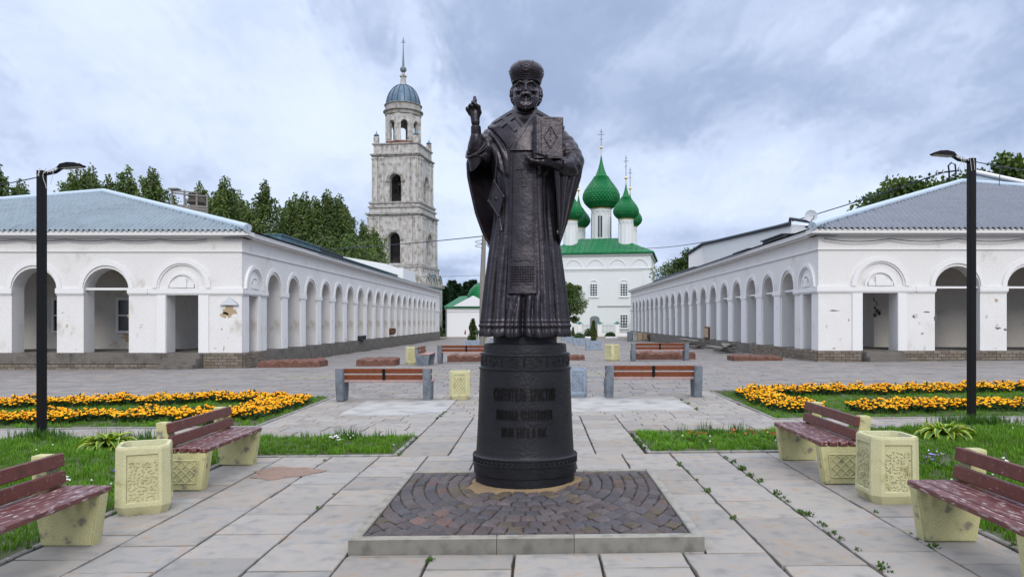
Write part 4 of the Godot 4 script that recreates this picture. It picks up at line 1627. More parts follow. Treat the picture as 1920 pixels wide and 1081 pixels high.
# ---------------------------------------------------------------- buildings
class Facade:
	# a vertical plane: u along it, v upwards (absolute height), w outwards
	var O: Vector3
	var U: Vector3
	var N: Vector3
	var mb: MB

	func p(u: float, v: float, w: float) -> Vector3:
		return O + U * u + Vector3(0, v, 0) + N * w

	func slab(u0: float, u1: float, v0: float, v1: float, w0: float, w1: float) -> void:
		var c := p((u0 + u1) / 2, (v0 + v1) / 2, (w0 + w1) / 2)
		mb.box(c, Vector3(absf(u1 - u0), absf(v1 - v0), absf(w1 - w0)), Basis(U, Vector3.UP, N))

	func wall(u0: float, u1: float, v0: float, v1: float, t: float, ops: Array) -> void:
		# ops: [a, b, foot, spring or lintel, is_arch], from left to right
		for w in [0.0, -t]:
			var out := N if w == 0.0 else -N
			var cur := u0
			for o in ops:
				mb.quad(p(cur, v0, w), p(o[0], v0, w), p(o[0], v1, w), p(cur, v1, w), out)
				if o[2] > v0:
					mb.quad(p(o[0], v0, w), p(o[1], v0, w), p(o[1], o[2], w), p(o[0], o[2], w), out)
				if o[4]:
					var r: float = (o[1] - o[0]) / 2
					var c: float = (o[0] + o[1]) / 2
					for i in 16:
						var a0 := PI - PI * i / 16
						var a1 := PI - PI * (i + 1) / 16
						mb.quad(p(c + r * cos(a0), o[3] + r * sin(a0), w), p(c + r * cos(a1), o[3] + r * sin(a1), w), p(c + r * cos(a1), v1, w), p(c + r * cos(a0), v1, w), out)
				else:
					mb.quad(p(o[0], o[3], w), p(o[1], o[3], w), p(o[1], v1, w), p(o[0], v1, w), out)
				cur = o[1]
			mb.quad(p(cur, v0, w), p(u1, v0, w), p(u1, v1, w), p(cur, v1, w), out)
		for o in ops:
			mb.quad(p(o[0], o[2], 0), p(o[0], o[2], -t), p(o[0], o[3], -t), p(o[0], o[3], 0), U)
			mb.quad(p(o[1], o[2], 0), p(o[1], o[2], -t), p(o[1], o[3], -t), p(o[1], o[3], 0), -U)
			if o[2] > v0:
				mb.quad(p(o[0], o[2], 0), p(o[1], o[2], 0), p(o[1], o[2], -t), p(o[0], o[2], -t), Vector3.UP)
			if o[4]:
				var r: float = (o[1] - o[0]) / 2
				var c: float = (o[0] + o[1]) / 2
				for i in 16:
					var a0 := PI - PI * i / 16
					var a1 := PI - PI * (i + 1) / 16
					var m := (a0 + a1) / 2
					mb.quad(p(c + r * cos(a0), o[3] + r * sin(a0), 0), p(c + r * cos(a1), o[3] + r * sin(a1), 0), p(c + r * cos(a1), o[3] + r * sin(a1), -t), p(c + r * cos(a0), o[3] + r * sin(a0), -t), -(U * cos(m) + Vector3(0, sin(m), 0)))
			else:
				mb.quad(p(o[0], o[3], 0), p(o[1], o[3], 0), p(o[1], o[3], -t), p(o[0], o[3], -t), Vector3.DOWN)
		mb.quad(p(u0, v0, 0), p(u0, v0, -t), p(u0, v1, -t), p(u0, v1, 0), -U)
		mb.quad(p(u1, v0, 0), p(u1, v0, -t), p(u1, v1, -t), p(u1, v1, 0), U)
		mb.quad(p(u0, v1, 0), p(u1, v1, 0), p(u1, v1, -t), p(u0, v1, -t), Vector3.UP)

	func ring(uc: float, vs: float, r0: float, r1: float, w0: float, w1: float, seg := 16) -> void:
		# half ring standing proud of the wall
		for i in seg:
			var a0 := PI - PI * i / seg
			var a1 := PI - PI * (i + 1) / seg
			var m := (a0 + a1) / 2
			var q := func(r: float, a: float, w: float) -> Vector3: return p(uc + r * cos(a), vs + r * sin(a), w)
			var rad := U * cos(m) + Vector3(0, sin(m), 0)
			mb.quad(q.call(r0, a0, w1), q.call(r0, a1, w1), q.call(r1, a1, w1), q.call(r1, a0, w1), N)
			mb.quad(q.call(r1, a0, w0), q.call(r1, a1, w0), q.call(r1, a1, w1), q.call(r1, a0, w1), rad)
			mb.quad(q.call(r0, a0, w0), q.call(r0, a1, w0), q.call(r0, a1, w1), q.call(r0, a0, w1), -rad)
		mb.quad(p(uc - r1, vs, w0), p(uc - r0, vs, w0), p(uc - r0, vs, w1), p(uc - r1, vs, w1), Vector3.DOWN)
		mb.quad(p(uc + r0, vs, w0), p(uc + r1, vs, w0), p(uc + r1, vs, w1), p(uc + r0, vs, w1), Vector3.DOWN)

	func blot(u: float, v: float, w: float, ru: float, rv: float, seed_: int) -> void:
		# thin flake with a ragged outline
		var g := RandomNumberGenerator.new()
		g.seed = seed_
		var m := 18
		var q := []
		for i in m:
			var a := TAU * i / m
			var r := g.randf_range(0.45, 1.0)
			q.append(p(u + cos(a) * r * ru, v + sin(a) * r * rv, w))
		for i in m:
			mb.tri(p(u, v, w), q[i], q[(i + 1) % m], N)


func facade(o: Vector3, u: Vector3, n: Vector3, mb: MB) -> Facade:
	var f := Facade.new()
	f.O = o; f.U = u; f.N = n; f.mb = mb
	return f


func tile_sheets(parent: Node, o: Vector3, u: Vector3, up: Vector3, len_: float, top: Callable, m: Material, part := "roof_sheet") -> void:
	# pressed metal tiles: strips 1.15 m wide from the eave up to top(u); each with waves and steps
	var nn := u.cross(up).normalized()
	if nn.y < 0:
		nn = -nn
	var s := 0.0
	var wave := 0.192
	while s < len_ - 0.01:
		var e := minf(s + wave * 6.0, len_)
		var cols := int(round((e - s) / wave * 6.0)) + 1
		var vmax := 0.0
		for j in cols:
			vmax = maxf(vmax, top.call(lerpf(s, e, float(j) / maxi(cols - 1, 1))))
		if vmax > 0.02 and cols > 1:
			var steps := int(ceil(vmax / 0.60))
			var mb := MB.new()
			mb.col = grey(R(0.88, 1.05))
			var lift := R(0.0, 0.006)
			var rows := []
			for i in steps + 1:
				for h in 2:
					if i == steps and h == 1:
						continue
					var row := PackedVector3Array()
					for j in cols:
						var x := lerpf(s, e, float(j) / (cols - 1))
						var vm: float = top.call(x)
						var v := minf(i * 0.60 + (0.0 if h == 0 else 0.57), vm)
						var y := 0.042 * cos(TAU * x / wave) + (0.0 if h == 0 else 0.11) + lift
						row.append(o + u * x + up * v + nn * y)
					rows.append(row)
			mb.grid(rows)
			put(parent, part, mb, m)
		s = e


func brick_course(parent: Node, f: Facade, u0: float, u1: float, top: float, rows: int, h: float, w: float, foot: Callable) -> void:
	for r in rows:
		var u := u0 - (0.13 if r % 2 else 0.0)
		while u < u1 - 0.02:
			var a := maxf(u, u0) + 0.006
			var b := minf(u + 0.27, u1) - 0.006
			var v1 := top - r * h - 0.005
			var v0 := top - (r + 1) * h + 0.005
			if b - a > 0.04 and v1 > foot.call((a + b) / 2):
				var mb := MB.new()
				mb.col = Color(1, 1, 1) * R(0.62, 1.12)
				mb.col = mb.col * Color(R(0.95, 1.06), 1.0, R(0.9, 1.04))
				mb.cbox(f.p((a + b) / 2, (v0 + v1) / 2, w + R(-0.006, 0.008)), Vector3(b - a, v1 - v0, 0.07), 0.006, Basis(f.U, Vector3.UP, f.N))
				put(parent, "brick", mb, mats.brick)
			u += 0.27


func arcade(sx: float, cx: float, dy: float, label: String, period: float, first_d: float, count: int, depth_end: float, roof_mat: Material, front: Array) -> Node3D:
	# sx: -1 left of the axis, +1 right of it; cx: x of the corner; the front faces the camera at d = 25.5
	var o := thing("arcade_building", label, "arcade")
	var D0 := 25.5
	var v0 := 0.497 + dy      # foot of the walls, top of the plinth
	var v1 := 4.46 + dy
	var sp := 2.63 + dy
	var t := 0.62
	var front_len := 19.6
	var long := depth_end - D0
	var ff := facade(Vector3(cx, 0, -D0), Vector3(sx, 0, 0), Vector3(0, 0, 1), null)
	var fs := facade(Vector3(cx, 0, -D0), Vector3(0, 0, -1), Vector3(-sx, 0, 0), null)
	# openings of the front: door bay, then arches
	var fo := []
	fo.append([front[0], front[1], v0, 2.52 + dy, false])
	var ac := []
	for i in 5:
		var c: float = front[2] + i * 2.48
		fo.append([c - 0.78, c + 0.78, v0, sp, true])
		ac.append(c)
	fo.append([front_len - front[1], front_len - front[0], v0, 2.52 + dy, false])
	var so := []
	so.append([0.50, 1.38, v0, 2.52 + dy, false])
	var sc := []
	for i in count:
		var c := first_d - D0 + i * period
		so.append([c - 0.74, c + 0.74, v0, sp, true])
		sc.append(c)
	var mb := MB.new()
	ff.mb = mb
	fs.mb = mb
	ff.wall(0.0, front_len, v0, v1, t, fo)
	fs.wall(t, long, v0, v1, t, [so[0].duplicate()].map(func(q): return [maxf(q[0], t + 0.02), q[1], q[2], q[3], q[4]]) + so.slice(1))
	put(o, "wall", mb, mats.whitewash)
	# inner walls, floor and ceiling of the galleries
	var g := 2.9
	mb = MB.new()
	ff.mb = mb
	fs.mb = mb
	ff.slab(t + g, front_len - 0.3, v0 - 0.05, v1, -t - g, -t - g - 0.3)
	fs.slab(t + g + 0.31, long - 0.3, v0 - 0.05, v1, -t - g, -t - g - 0.3)
	put(o, "inner_wall", mb, mats.inner_wall)
	mb = MB.new()
	ff.mb = mb
	fs.mb = mb
	ff.slab(0.02, front_len, 4.0 + dy, 4.1 + dy, -t, -t - g)
	fs.slab(t + g + 0.01, long, 4.0 + dy, 4.1 + dy, -t, -t - g)
	put(o, "gallery_ceiling", mb, mats.inner_wall)
	mb = MB.new()
	ff.mb = mb
	fs.mb = mb
	ff.slab(-0.02, front_len + 0.1, -1.2, v0 - 0.002, 0.05, -t - g)
	fs.slab(t + g + 0.01, long + 0.15, -1.6, v0 - 0.002, 0.05, -t - g)
	fs.slab(0.0, t + g, -1.6, v0 - 0.004, 0.05, 0.0)
	put(o, "plinth", mb, mats.plinth)
	# bands at the height of the springing; arch mouldings
	var bands := []
	var bl := func(f: Facade, a: float, b: float) -> void:
		f.slab(a, b, sp - 0.09, sp + 0.085, -0.03, 0.065)
		f.slab(a + 0.02, b - 0.02, sp - 0.14, sp - 0.09, -0.03, 0.035)
	for k in fo.size() + 1:
		var a: float = -0.065 if k == 0 else fo[k - 1][1] - 0.03
		var b: float = front_len if k == fo.size() else fo[k][0] + 0.03
		if k == 0:
			b = front[1] + 0.62
		elif k == 1:
			a = front[1] + 0.63
		mb = MB.new()
		ff.mb = mb
		bl.call(ff, a, b)
		put(o, "impost", mb, mats.trim_white)
	for k in so.size() + 1:
		var a: float = 0.005 if k == 0 else so[k - 1][1] - 0.03
		var b: float = long if k == so.size() else so[k][0] + 0.03
		if k == 0:
			b = so[1][0] - 0.7
		elif k == 1:
			a = so[1][0] - 0.69
		mb = MB.new()
		fs.mb = mb
		bl.call(fs, a, b)
		put(o, "impost", mb, mats.trim_white)
	for c in ac:
		mb = MB.new()
		ff.mb = mb
		ff.ring(c, sp + 0.09, 0.79, 0.95, -0.02, 0.05)
		put(o, "arch_moulding", mb, mats.trim_white)
	for c in sc:
		mb = MB.new()
		fs.mb = mb
		fs.ring(c, sp + 0.09, 0.75, 0.90, -0.02, 0.05)
		put(o, "arch_moulding", mb, mats.trim_white)
	# pilasters between the arches of the long side
	for k in range(1, so.size() - 1):
		mb = MB.new()
		fs.mb = mb
		var a: float = so[k][1] + 0.10
		var b: float = so[k + 1][0] - 0.10
		fs.slab(a, b, v0, sp - 0.14, -0.02, 0.045)
		put(o, "pilaster", mb, mats.trim_white)
	# blind arches over the doors
	for q in [[ff, (front[0] + front[1]) / 2, 0], [fs, 1.05, 1]]:
		var f: Facade = q[0]
		var c: float = q[1]
		mb = MB.new()
		f.mb = mb
		var k := 1.0 if q[2] == 0 else 0.86
		f.ring(c, sp + 0.09, 0.86 * k, 1.0 * k, -0.02, 0.09)
		put(o, "blind_arch", mb, mats.trim_white)
		mb = MB.new()
		f.mb = mb
		f.ring(c, sp + 0.09, 0.80 * k, 0.859 * k, -0.02, 0.05)
		put(o, "blind_arch", mb, mats.trim_white)
		mb = MB.new()
		f.mb = mb
		f.ring(c, sp + 0.09, 0.46 * k, 0.55 * k, -0.02, 0.06)
		put(o, "blind_arch", mb, mats.trim_white)
		for e in [[-0.17, 0.17, 0.42, 0.085], [-0.42 * k, -0.18, 0.25, 0.07], [0.18, 0.42 * k, 0.25, 0.07]]:
			mb = MB.new()
			f.mb = mb
			f.slab(c + e[0], c + e[1], sp + 0.10, sp + e[2], -0.02, e[3])
			put(o, "keystone", mb, mats.trim_white)
		for e in ([[front[0] - 0.36, front[0] - 0.01], [front[1] + 0.01, front[1] + 0.32]] if q[2] == 0 else [[1.39, 1.62]]):
			mb = MB.new()
			f.mb = mb
			f.slab(e[0], e[1], v0, sp - 0.15, -0.02, 0.05)
			put(o, "door_frame", mb, mats.trim_white)
	# string course, cornice and eave
	for q in [[ff, -0.05, front_len], [fs, 0.0, long]]:
		var f: Facade = q[0]
		mb = MB.new()
		f.mb = mb
		f.slab(q[1], q[2], 3.97 + dy, 4.03 + dy, -0.02, 0.05)
		put(o, "string_course", mb, mats.trim_white)
		mb = MB.new()
		f.mb = mb
		f.slab(q[1] - 0.18 if q[2] == front_len else -0.23, q[2], v1 + 0.002, v1 + 0.05, -t, 0.22 if q[2] == front_len else 0.18)
		f.slab(q[1] - 0.28 if q[2] == front_len else -0.3, q[2], v1 + 0.052, v1 + 0.20, -0.3, 0.34 if q[2] == front_len else 0.28)
		put(o, "eave", mb, mats.trim_white)
	# roof of the front block: a low pyramid of pressed tiles
	var ev := v1 + 0.205
	var ex := cx - sx * 0.36
	var half := 11.9
	var ax := ex + sx * half
	var ad := D0 - 0.40 + 11.9
	var ay := ev + (3.30 if sx < 0 else 3.72)
	var apex := Vector3(ax, ay, -ad)
	var eave_len := 2.0 * half if sx > 0 else half + 7.6
	var e0 := Vector3(ex, ev, -(D0 - 0.40))
	var upv := Vector3(0, ay - ev, -(ad - D0 + 0.40))
	var L := upv.length()
	var upn := upv / L
	tile_sheets(o, e0, Vector3(sx, 0, 0), upn, eave_len, func(u: float) -> float:
		if u < half:
			return L * u / half
		return L * (eave_len - u) / (eave_len - half), roof_mat)
	# slope towards the square and the far slope
	mb = MB.new()
	mb.quad(e0 + Vector3(0, 0.03, 0), apex, Vector3(ax, ay, -ad - 0.01), Vector3(ex, ev + 0.03, -ad - half), Vector3(-sx, 1, 0))
	var fe := Vector3(ex + sx * eave_len, ev, e0.z)
	mb.quad(fe, apex, apex + Vector3(0, 0, -0.01), Vector3(fe.x, ev, -ad - half), Vector3(sx, 1, 0))
	mb.tri(apex, Vector3(ex, ev + 0.03, -ad - half), Vector3(fe.x, ev, -ad - half), Vector3(0, 1, -1))
	put(o, "roof_side", mb, roof_mat)
	mb = MB.new()
	mb.tube([e0 + Vector3(0, 0.08, 0), apex + Vector3(0, 0.10, 0)], 0.15, 8)
	put(o, "hip_cap", mb, mats.roof_cap)
	mb = MB.new()
	mb.tube([fe + Vector3(0, 0.08, 0), apex + Vector3(0, 0.10, 0)], 0.15, 8)
	put(o, "hip_cap", mb, mats.roof_cap)
	# shed roof over the long gallery
	mb = MB.new()
	var s0 := D0 + 8.0
	var rp := [Vector3(cx - sx * 0.32, ev, -s0), Vector3(cx - sx * 0.32, ev, -depth_end - 0.2), Vector3(cx + sx * 6.0, ev + 1.0, -depth_end - 0.2), Vector3(cx + sx * 6.0, ev + 1.0, -s0)]
	mb.quad(rp[0], rp[1], rp[2], rp[3], Vector3.UP)
	mb.quad(rp[0] - Vector3(0, 0.05, 0), rp[1] - Vector3(0, 0.05, 0), rp[1], rp[0], Vector3(-sx, 0, 0))
	put(o, "gallery_roof", mb, roof_mat)
	# end wall
	mb = MB.new()
	fs.mb = mb
	mb.box(Vector3(cx + sx * 3.3, (v0 + v1) / 2 - 0.3, -depth_end + 0.1), Vector3(5.2, v1 - v0 + 0.8, 0.4))
	put(o, "end_wall", mb, mats.whitewash)
	return o


func steps(parent: Node, x0: float, x1: float, d: float, top: float, n: int) -> void:
	for i in n:
		var mb := MB.new()
		var y1 := top - (top - G((x0 + x1) / 2, -d)) / (n + 0.0) * i - 0.02
		mb.span(Vector3(x0, y1 - 0.6, -(d - 0.28 * (i + 1))), Vector3(x1, y1, -(d - 0.28 * i) + 0.02))
		put(parent, "step", mb, mats.plinth)


func window_at(parent: Node, f: Facade, u0: float, u1: float, v0: float, v1: float, w: float, bars: Array, frame := 0.06, pane: Material = null) -> void:
	# frame with glazing bars in front of a dark pane; bars: [vertical count, horizontal count]
	var mb := MB.new()
	f.mb = mb
	f.slab(u0, u0 + frame, v0, v1, w, w + 0.07)
	f.slab(u1 - frame, u1, v0, v1, w, w + 0.07)
	f.slab(u0 + frame, u1 - frame, v0, v0 + frame, w, w + 0.07)
	f.slab(u0 + frame, u1 - frame, v1 - frame, v1, w, w + 0.07)
	for i in bars[0]:
		var u := lerpf(u0, u1, (i + 1.0) / (bars[0] + 1.0))
		f.slab(u - frame * 0.35, u + frame * 0.35, v0 + frame, v1 - frame, w + 0.005, w + 0.055)
	for i in bars[1]:
		var v := lerpf(v0, v1, (i + 1.0) / (bars[1] + 1.0))
		f.slab(u0 + frame, u1 - frame, v - frame * 0.35, v + frame * 0.35, w + 0.007, w + 0.05)
	var win := put(parent, "window", mb, mats.frame_white)
	mb = MB.new()
	f.mb = mb
	f.slab(u0 + 0.01, u1 - 0.01, v0 + 0.01, v1 - 0.01, w - 0.02, w + 0.012)
	put(win, "pane", mb, pane if pane else mats.glass_dark)


func build_arcades() -> void:
	# left
	var a := arcade(-1.0, -10.24, 0.0, "long white arcade on the left under a light blue tiled roof", 2.312, 28.57, 20, 76.3, mats.roof_blue, [1.49, 2.6, 4.68])
	var f := facade(Vector3(-10.24, 0, -25.5), Vector3(-1, 0, 0), Vector3(0, 0, 1), null)
	for u in [[5.55, 6.32], [8.05, 8.85], [10.3, 11.0]]:
		window_at(a, f, u[0], u[1], 1.12, 2.5, -3.51, [0, 1], 0.09)
	var mb := MB.new()
	f.mb = mb
	f.slab(3.86, 5.5, 2.66, 2.74, -0.2, -0.12)
	put(a, "tie_bar", mb, mats.trim_white)
	brick_course(a, f, -0.05, 1.30, 0.49, 6, 0.105, 0.06, func(u): return G(-10.24 - u, -25.45) - 0.03)
	brick_course(a, f, 2.75, 9.0, 0.10, 2, 0.105, 0.06, func(u): return G(-10.24 - u, -25.45) - 0.03)
	for i in 4:
		mb = MB.new()
		f.mb = mb
		f.slab(2.75 + i * 3.1, 2.75 + (i + 1) * 3.1 - 0.012, 0.12, 0.48, 0.02, 0.09 + R(0, 0.01))
		put(a, "plinth_stone", mb, mats.plinth)
	steps(a, -12.75, -11.55, 25.45, 0.49, 3)
	var side := facade(Vector3(-10.24, 0, -25.5), Vector3(0, 0, -1), Vector3(1, 0, 0), null)
	brick_course(a, side, 0.0, 2.0, 0.49, 6, 0.105, 0.06, func(u): return G(-10.2, -25.5 - u) - 0.03)
	# flaked plaster on the left corner and in the door
	mb = MB.new()
	f.mb = mb
	f.blot(0.42, 1.92, 0.003, 0.30, 0.24, 5)
	f.blot(0.62, 1.80, 0.003, 0.2, 0.12, 8)
	f.blot(5.30, 1.75, -0.25, 0.01, 0.01, 3)
	f.blot(2.2, 1.35, -3.516, 0.28, 0.42, 6)
	f.blot(5.75, 0.95, -3.516, 0.5, 0.22, 9)
	put(a, "bare_plaster", mb, mats.plaster_tan)
	mb = MB.new()
	f.mb = mb
	var tri := [f.p(0.1, 2.16, 0.01), f.p(0.72, 2.16, 0.01), f.p(0.42, 2.43, 0.01)]
	var tr2 := [f.p(0.1, 2.14, 0.10), f.p(0.74, 2.14, 0.10)]
	mb.quad(tri[0], tri[2], tri[2], tr2[0])
	mb.tri(tri[2], tr2[0], tr2[1], Vector3(0, 1, 1))
	mb.tri(tri[0], tri[2], tr2[0], Vector3(1, 0.5, 0))
	mb.tri(tri[1], tri[2], tr2[1], Vector3(-1, 0.5, 0))
	put(a, "small_hood", mb, mats.dish)
	# low metal lanterns over the long roof
	var ls := [[33.0, 39.0, 5.42, mats.sheet_blue], [39.0, 43.5, 5.36, mats.sheet_dark], [43.5, 66.0, 5.26, mats.sheet_blue]]
	for l in ls:
		mb = MB.new()
		mb.span(Vector3(-15.0, 4.6, -l[1]), Vector3(-11.5, l[2], -l[0]))
		mb.span(Vector3(-15.1, l[2], -l[1] - 0.05), Vector3(-11.42, l[2] + 0.05, -l[0] + 0.05))
		put(a, "roof_lantern", mb, l[3])
	# right
	var b := arcade(1.0, 9.65, 0.075, "long white arcade on the right under a grey tiled roof", 2.435, 28.6, 20, 77.4, mats.roof_grey, [1.52, 2.72, 4.80])
	f = facade(Vector3(9.65, 0, -25.5), Vector3(1, 0, 0), Vector3(0, 0, 1), null)
	side = facade(Vector3(9.65, 0, -25.5), Vector3(0, 0, -1), Vector3(-1, 0, 0), null)
	for c in [4.80, 7.28, 9.76]:
		mb = MB.new()
		f.mb = mb
		f.slab(c - 0.8, c + 0.8, 2.72, 2.79, -0.2, -0.12)
		put(b, "tie_bar", mb, mats.trim_white)
	for i in 5:
		mb = MB.new()
		side.mb = mb
		var c := 28.6 - 25.5 + (i + 0.0) * 2.435
		side.slab(c - 0.76, c + 0.76, 2.72, 2.79, -0.2, -0.12)
		put(b, "tie_bar", mb, mats.trim_white)
	brick_course(b, f, -0.05, 1.45, 0.565, 4, 0.105, 0.06, func(u): return G(9.65 + u, -25.45) - 0.03)
	brick_course(b, f, 2.85, 9.2, 0.565, 4, 0.105, 0.06, func(u): return G(9.65 + u, -25.45) - 0.03)
	brick_course(b, side, 0.0, 8.0, 0.565, 4, 0.105, 0.06, func(u): return G(9.6, -25.5 - u) - 0.03)
	steps(b, 11.17, 12.45, 25.45, 0.565, 2)
	# dark scrawls
	mb = MB.new()
	for q in [[side, 0.62, 1.75, -0.3], [side, 3.2, 2.0, -3.515], [side, 10.4, 1.5, -3.515], [side, 5.5, 1.7, -3.515]]:
		var fc: Facade = q[0]
		for i in 7:
			var pts := []
			var u: float = q[1] + R(-0.3, 0.3)
			var v: float = q[2] + R(-0.25, 0.25)
			for j in 6:
				pts.append(fc.p(u, v, q[3] + 0.012))
				u += R(-0.14, 0.16)
				v += R(-0.13, 0.13)
			mb.tube(pts, 0.018, 4)
	put(b, "scrawl", mb, mats.scrawl)
	mb = MB.new()
	f.mb = mb
	for q in [[0.55, 1.95, 0.22, 0.03], [3.3, 1.75, 0.1, 0.08], [3.75, 1.9, 0.16, 0.03], [6.2, 1.35, 0.13, 0.06], [4.05, 1.7, 0.07, 0.16], [6.45, 1.3, 0.08, 0.05]]:
		f.blot(q[0], q[1], 0.003, q[2], q[3], int(q[0] * 100))
	put(b, "wall_scar", mb, mats.plinth)
	# dormers and the dark strip on the right roof
	for l in [[33.2, 36.3, 5.47], [38.5, 41.5, 5.33]]:
		mb = MB.new()
		mb.span(Vector3(11.0, 4.6, -l[1]), Vector3(13.5, l[2], -l[0]))
		mb.span(Vector3(10.9, l[2], -l[1] - 0.05), Vector3(13.6, l[2] + 0.05, -l[0] + 0.05))
		put(b, "roof_dormer", mb, mats.sheet_dark)
	mb = MB.new()
	mb.span(Vector3(11.0, 4.6, -71.0), Vector3(14.0, 5.45, -52.5))
	put(b, "roof_lantern", mb, mats.sheet_dark)
	# pale metal ridge wall on the right roof
	mb = MB.new()
	var r0 := Vector3(21.7, 8.15, -36.9)
	var r1 := Vector3(27.2, 6.95, -36.9)
	mb.quad(r0, r1, r1 + Vector3(0, 0.85, 0), r0 + Vector3(0, 0.85, 0), Vector3(0, 0, 1))
	mb.quad(r0 + Vector3(0, 0.85, 0), r1 + Vector3(0, 0.85, 0), r1 + Vector3(0, 0.2, -4.0), r0 + Vector3(0, 0.2, -4.0), Vector3.UP)
	put(b, "ridge_wall", mb, mats.roof_cap)
	mb = MB.new()
	mb.tube([r0 + Vector3(-0.1, 0.9, 0.05), r1 + Vector3(0, 0.9, 0.05)], 0.11, 6)
	put(b, "ridge_trim", mb, mats.frame_white)
	# flaked spots low on the piers of both arcades
	for q in [[a, -1.0, -10.24, 0.0], [b, 1.0, 9.65, 0.075]]:
		var sx: float = q[1]
		var fr := facade(Vector3(q[2], 0, -25.5), Vector3(sx, 0, 0), Vector3(0, 0, 1), null)
		var sd := facade(Vector3(q[2], 0, -25.5), Vector3(0, 0, -1), Vector3(-sx, 0, 0), null)
		for i in 26:
			mb = MB.new()
			var ff: Facade = fr if i < 14 else sd
			ff.mb = mb
			var pier: float = [0.5, 0.9, 3.45, 3.7, 5.92, 6.05, 8.4, 10.9][i % 8] if i < 14 else 4.24 + (i - 14) * (2.312 if sx < 0 else 2.435)
			var w := 0.004 if i < 14 else 0.05
			ff.blot(pier + R(-0.22, 0.22) * (1.0 if i < 14 else 0.5), 0.55 + q[3] + pow(R(0, 1), 2.0) * 1.7, w, R(0.02, 0.10), R(0.02, 0.13), 700 + i * 3 + int(sx))
			put(q[0], "flaked_spot", mb, mats.plaster_tan if i % 3 == 0 else mats.flake)
	# house walls that rise behind the arcades
	var h := thing("rear_house", "white house wall with a sloping dark roof edge rising behind the right arcade", "house")
	mb = MB.new()
	var poly := [Vector3(14.6, 8.3, -65.4), Vector3(17.4, 8.2, -50.9), Vector3(19.0, 7.8, -48.5)]
	var base := 3.0
	for i in 2:
		var p: Vector3 = poly[i]
		var q: Vector3 = poly[i + 1]
		mb.quad(Vector3(p.x, base, p.z), Vector3(q.x, base, q.z), q, p, Vector3(-1, 0, 0.4))
	mb.quad(Vector3(14.6, base, -65.4), Vector3(13.6, base, -67.0), Vector3(13.6, 7.6, -67.0), poly[0], Vector3(-1, 0, -0.3))
	mb.quad(poly[0], poly[1], poly[1] + Vector3(9, 0.5, -2), poly[0] + Vector3(9, 0.5, -2), Vector3.UP)
	mb.quad(poly[1], poly[2], poly[2] + Vector3(9, 0.5, 0), poly[1] + Vector3(9, 0.5, -2), Vector3.UP)
	mb.quad(Vector3(19.0, base, -48.5), Vector3(28, base, -48.5), Vector3(28, 7.8, -48.5), poly[2], Vector3(0, 0, 1))
	put(h, "wall", mb, mats.trim_white)
	mb = MB.new()
	mb.tube([Vector3(13.5, 7.68, -67.0), poly[0] + Vector3(-0.1, 0.08, 0), poly[1] + Vector3(-0.1, 0.08, 0)], 0.13, 6)
	mb.tube([poly[1] + Vector3(-0.1, 0.08, 0), poly[1] + Vector3(-0.1, 0.42, 0), poly[2] + Vector3(-0.1, 0.12, 0)], 0.11, 6)
	put(h, "roof_edge", mb, mats.sheet_dark)
	h = thing("rear_shed", "plain white wall with a sloping top rising behind the left arcade beside the bell tower", "shed")
	mb = MB.new()
	var mbp := PackedVector2Array([V2(-17.4, 3.0), V2(-11.0, 3.0), V2(-11.0, 5.9), V2(-12.3, 5.9), V2(-12.3, 6.20), V2(-17.4, 7.05)])
	mb.X = Transform3D(Basis.IDENTITY, Vector3(0, 0, -60))
	mb.prism(mbp, -6.0, 0.0)
	put(h, "wall", mb, mats.trim_white)


func box_ring(mb: MB, s: float, y0: float, y1: float, t := 0.0) -> void:
	# square slab, solid
	mb.box(Vector3(0, (y0 + y1) / 2, 0), Vector3(s, y1 - y0, s))


func four(s: float, mb: MB) -> Array:
	# the four faces of a square tower of side s about the origin
	var out := []
	for k in 4:
		var b := Basis(Vector3.UP, k * PI / 2)
		out.append(facade(b * Vector3(-s / 2, 0, s / 2), b * Vector3(1, 0, 0), b * Vector3(0, 0, 1), mb))
	return out


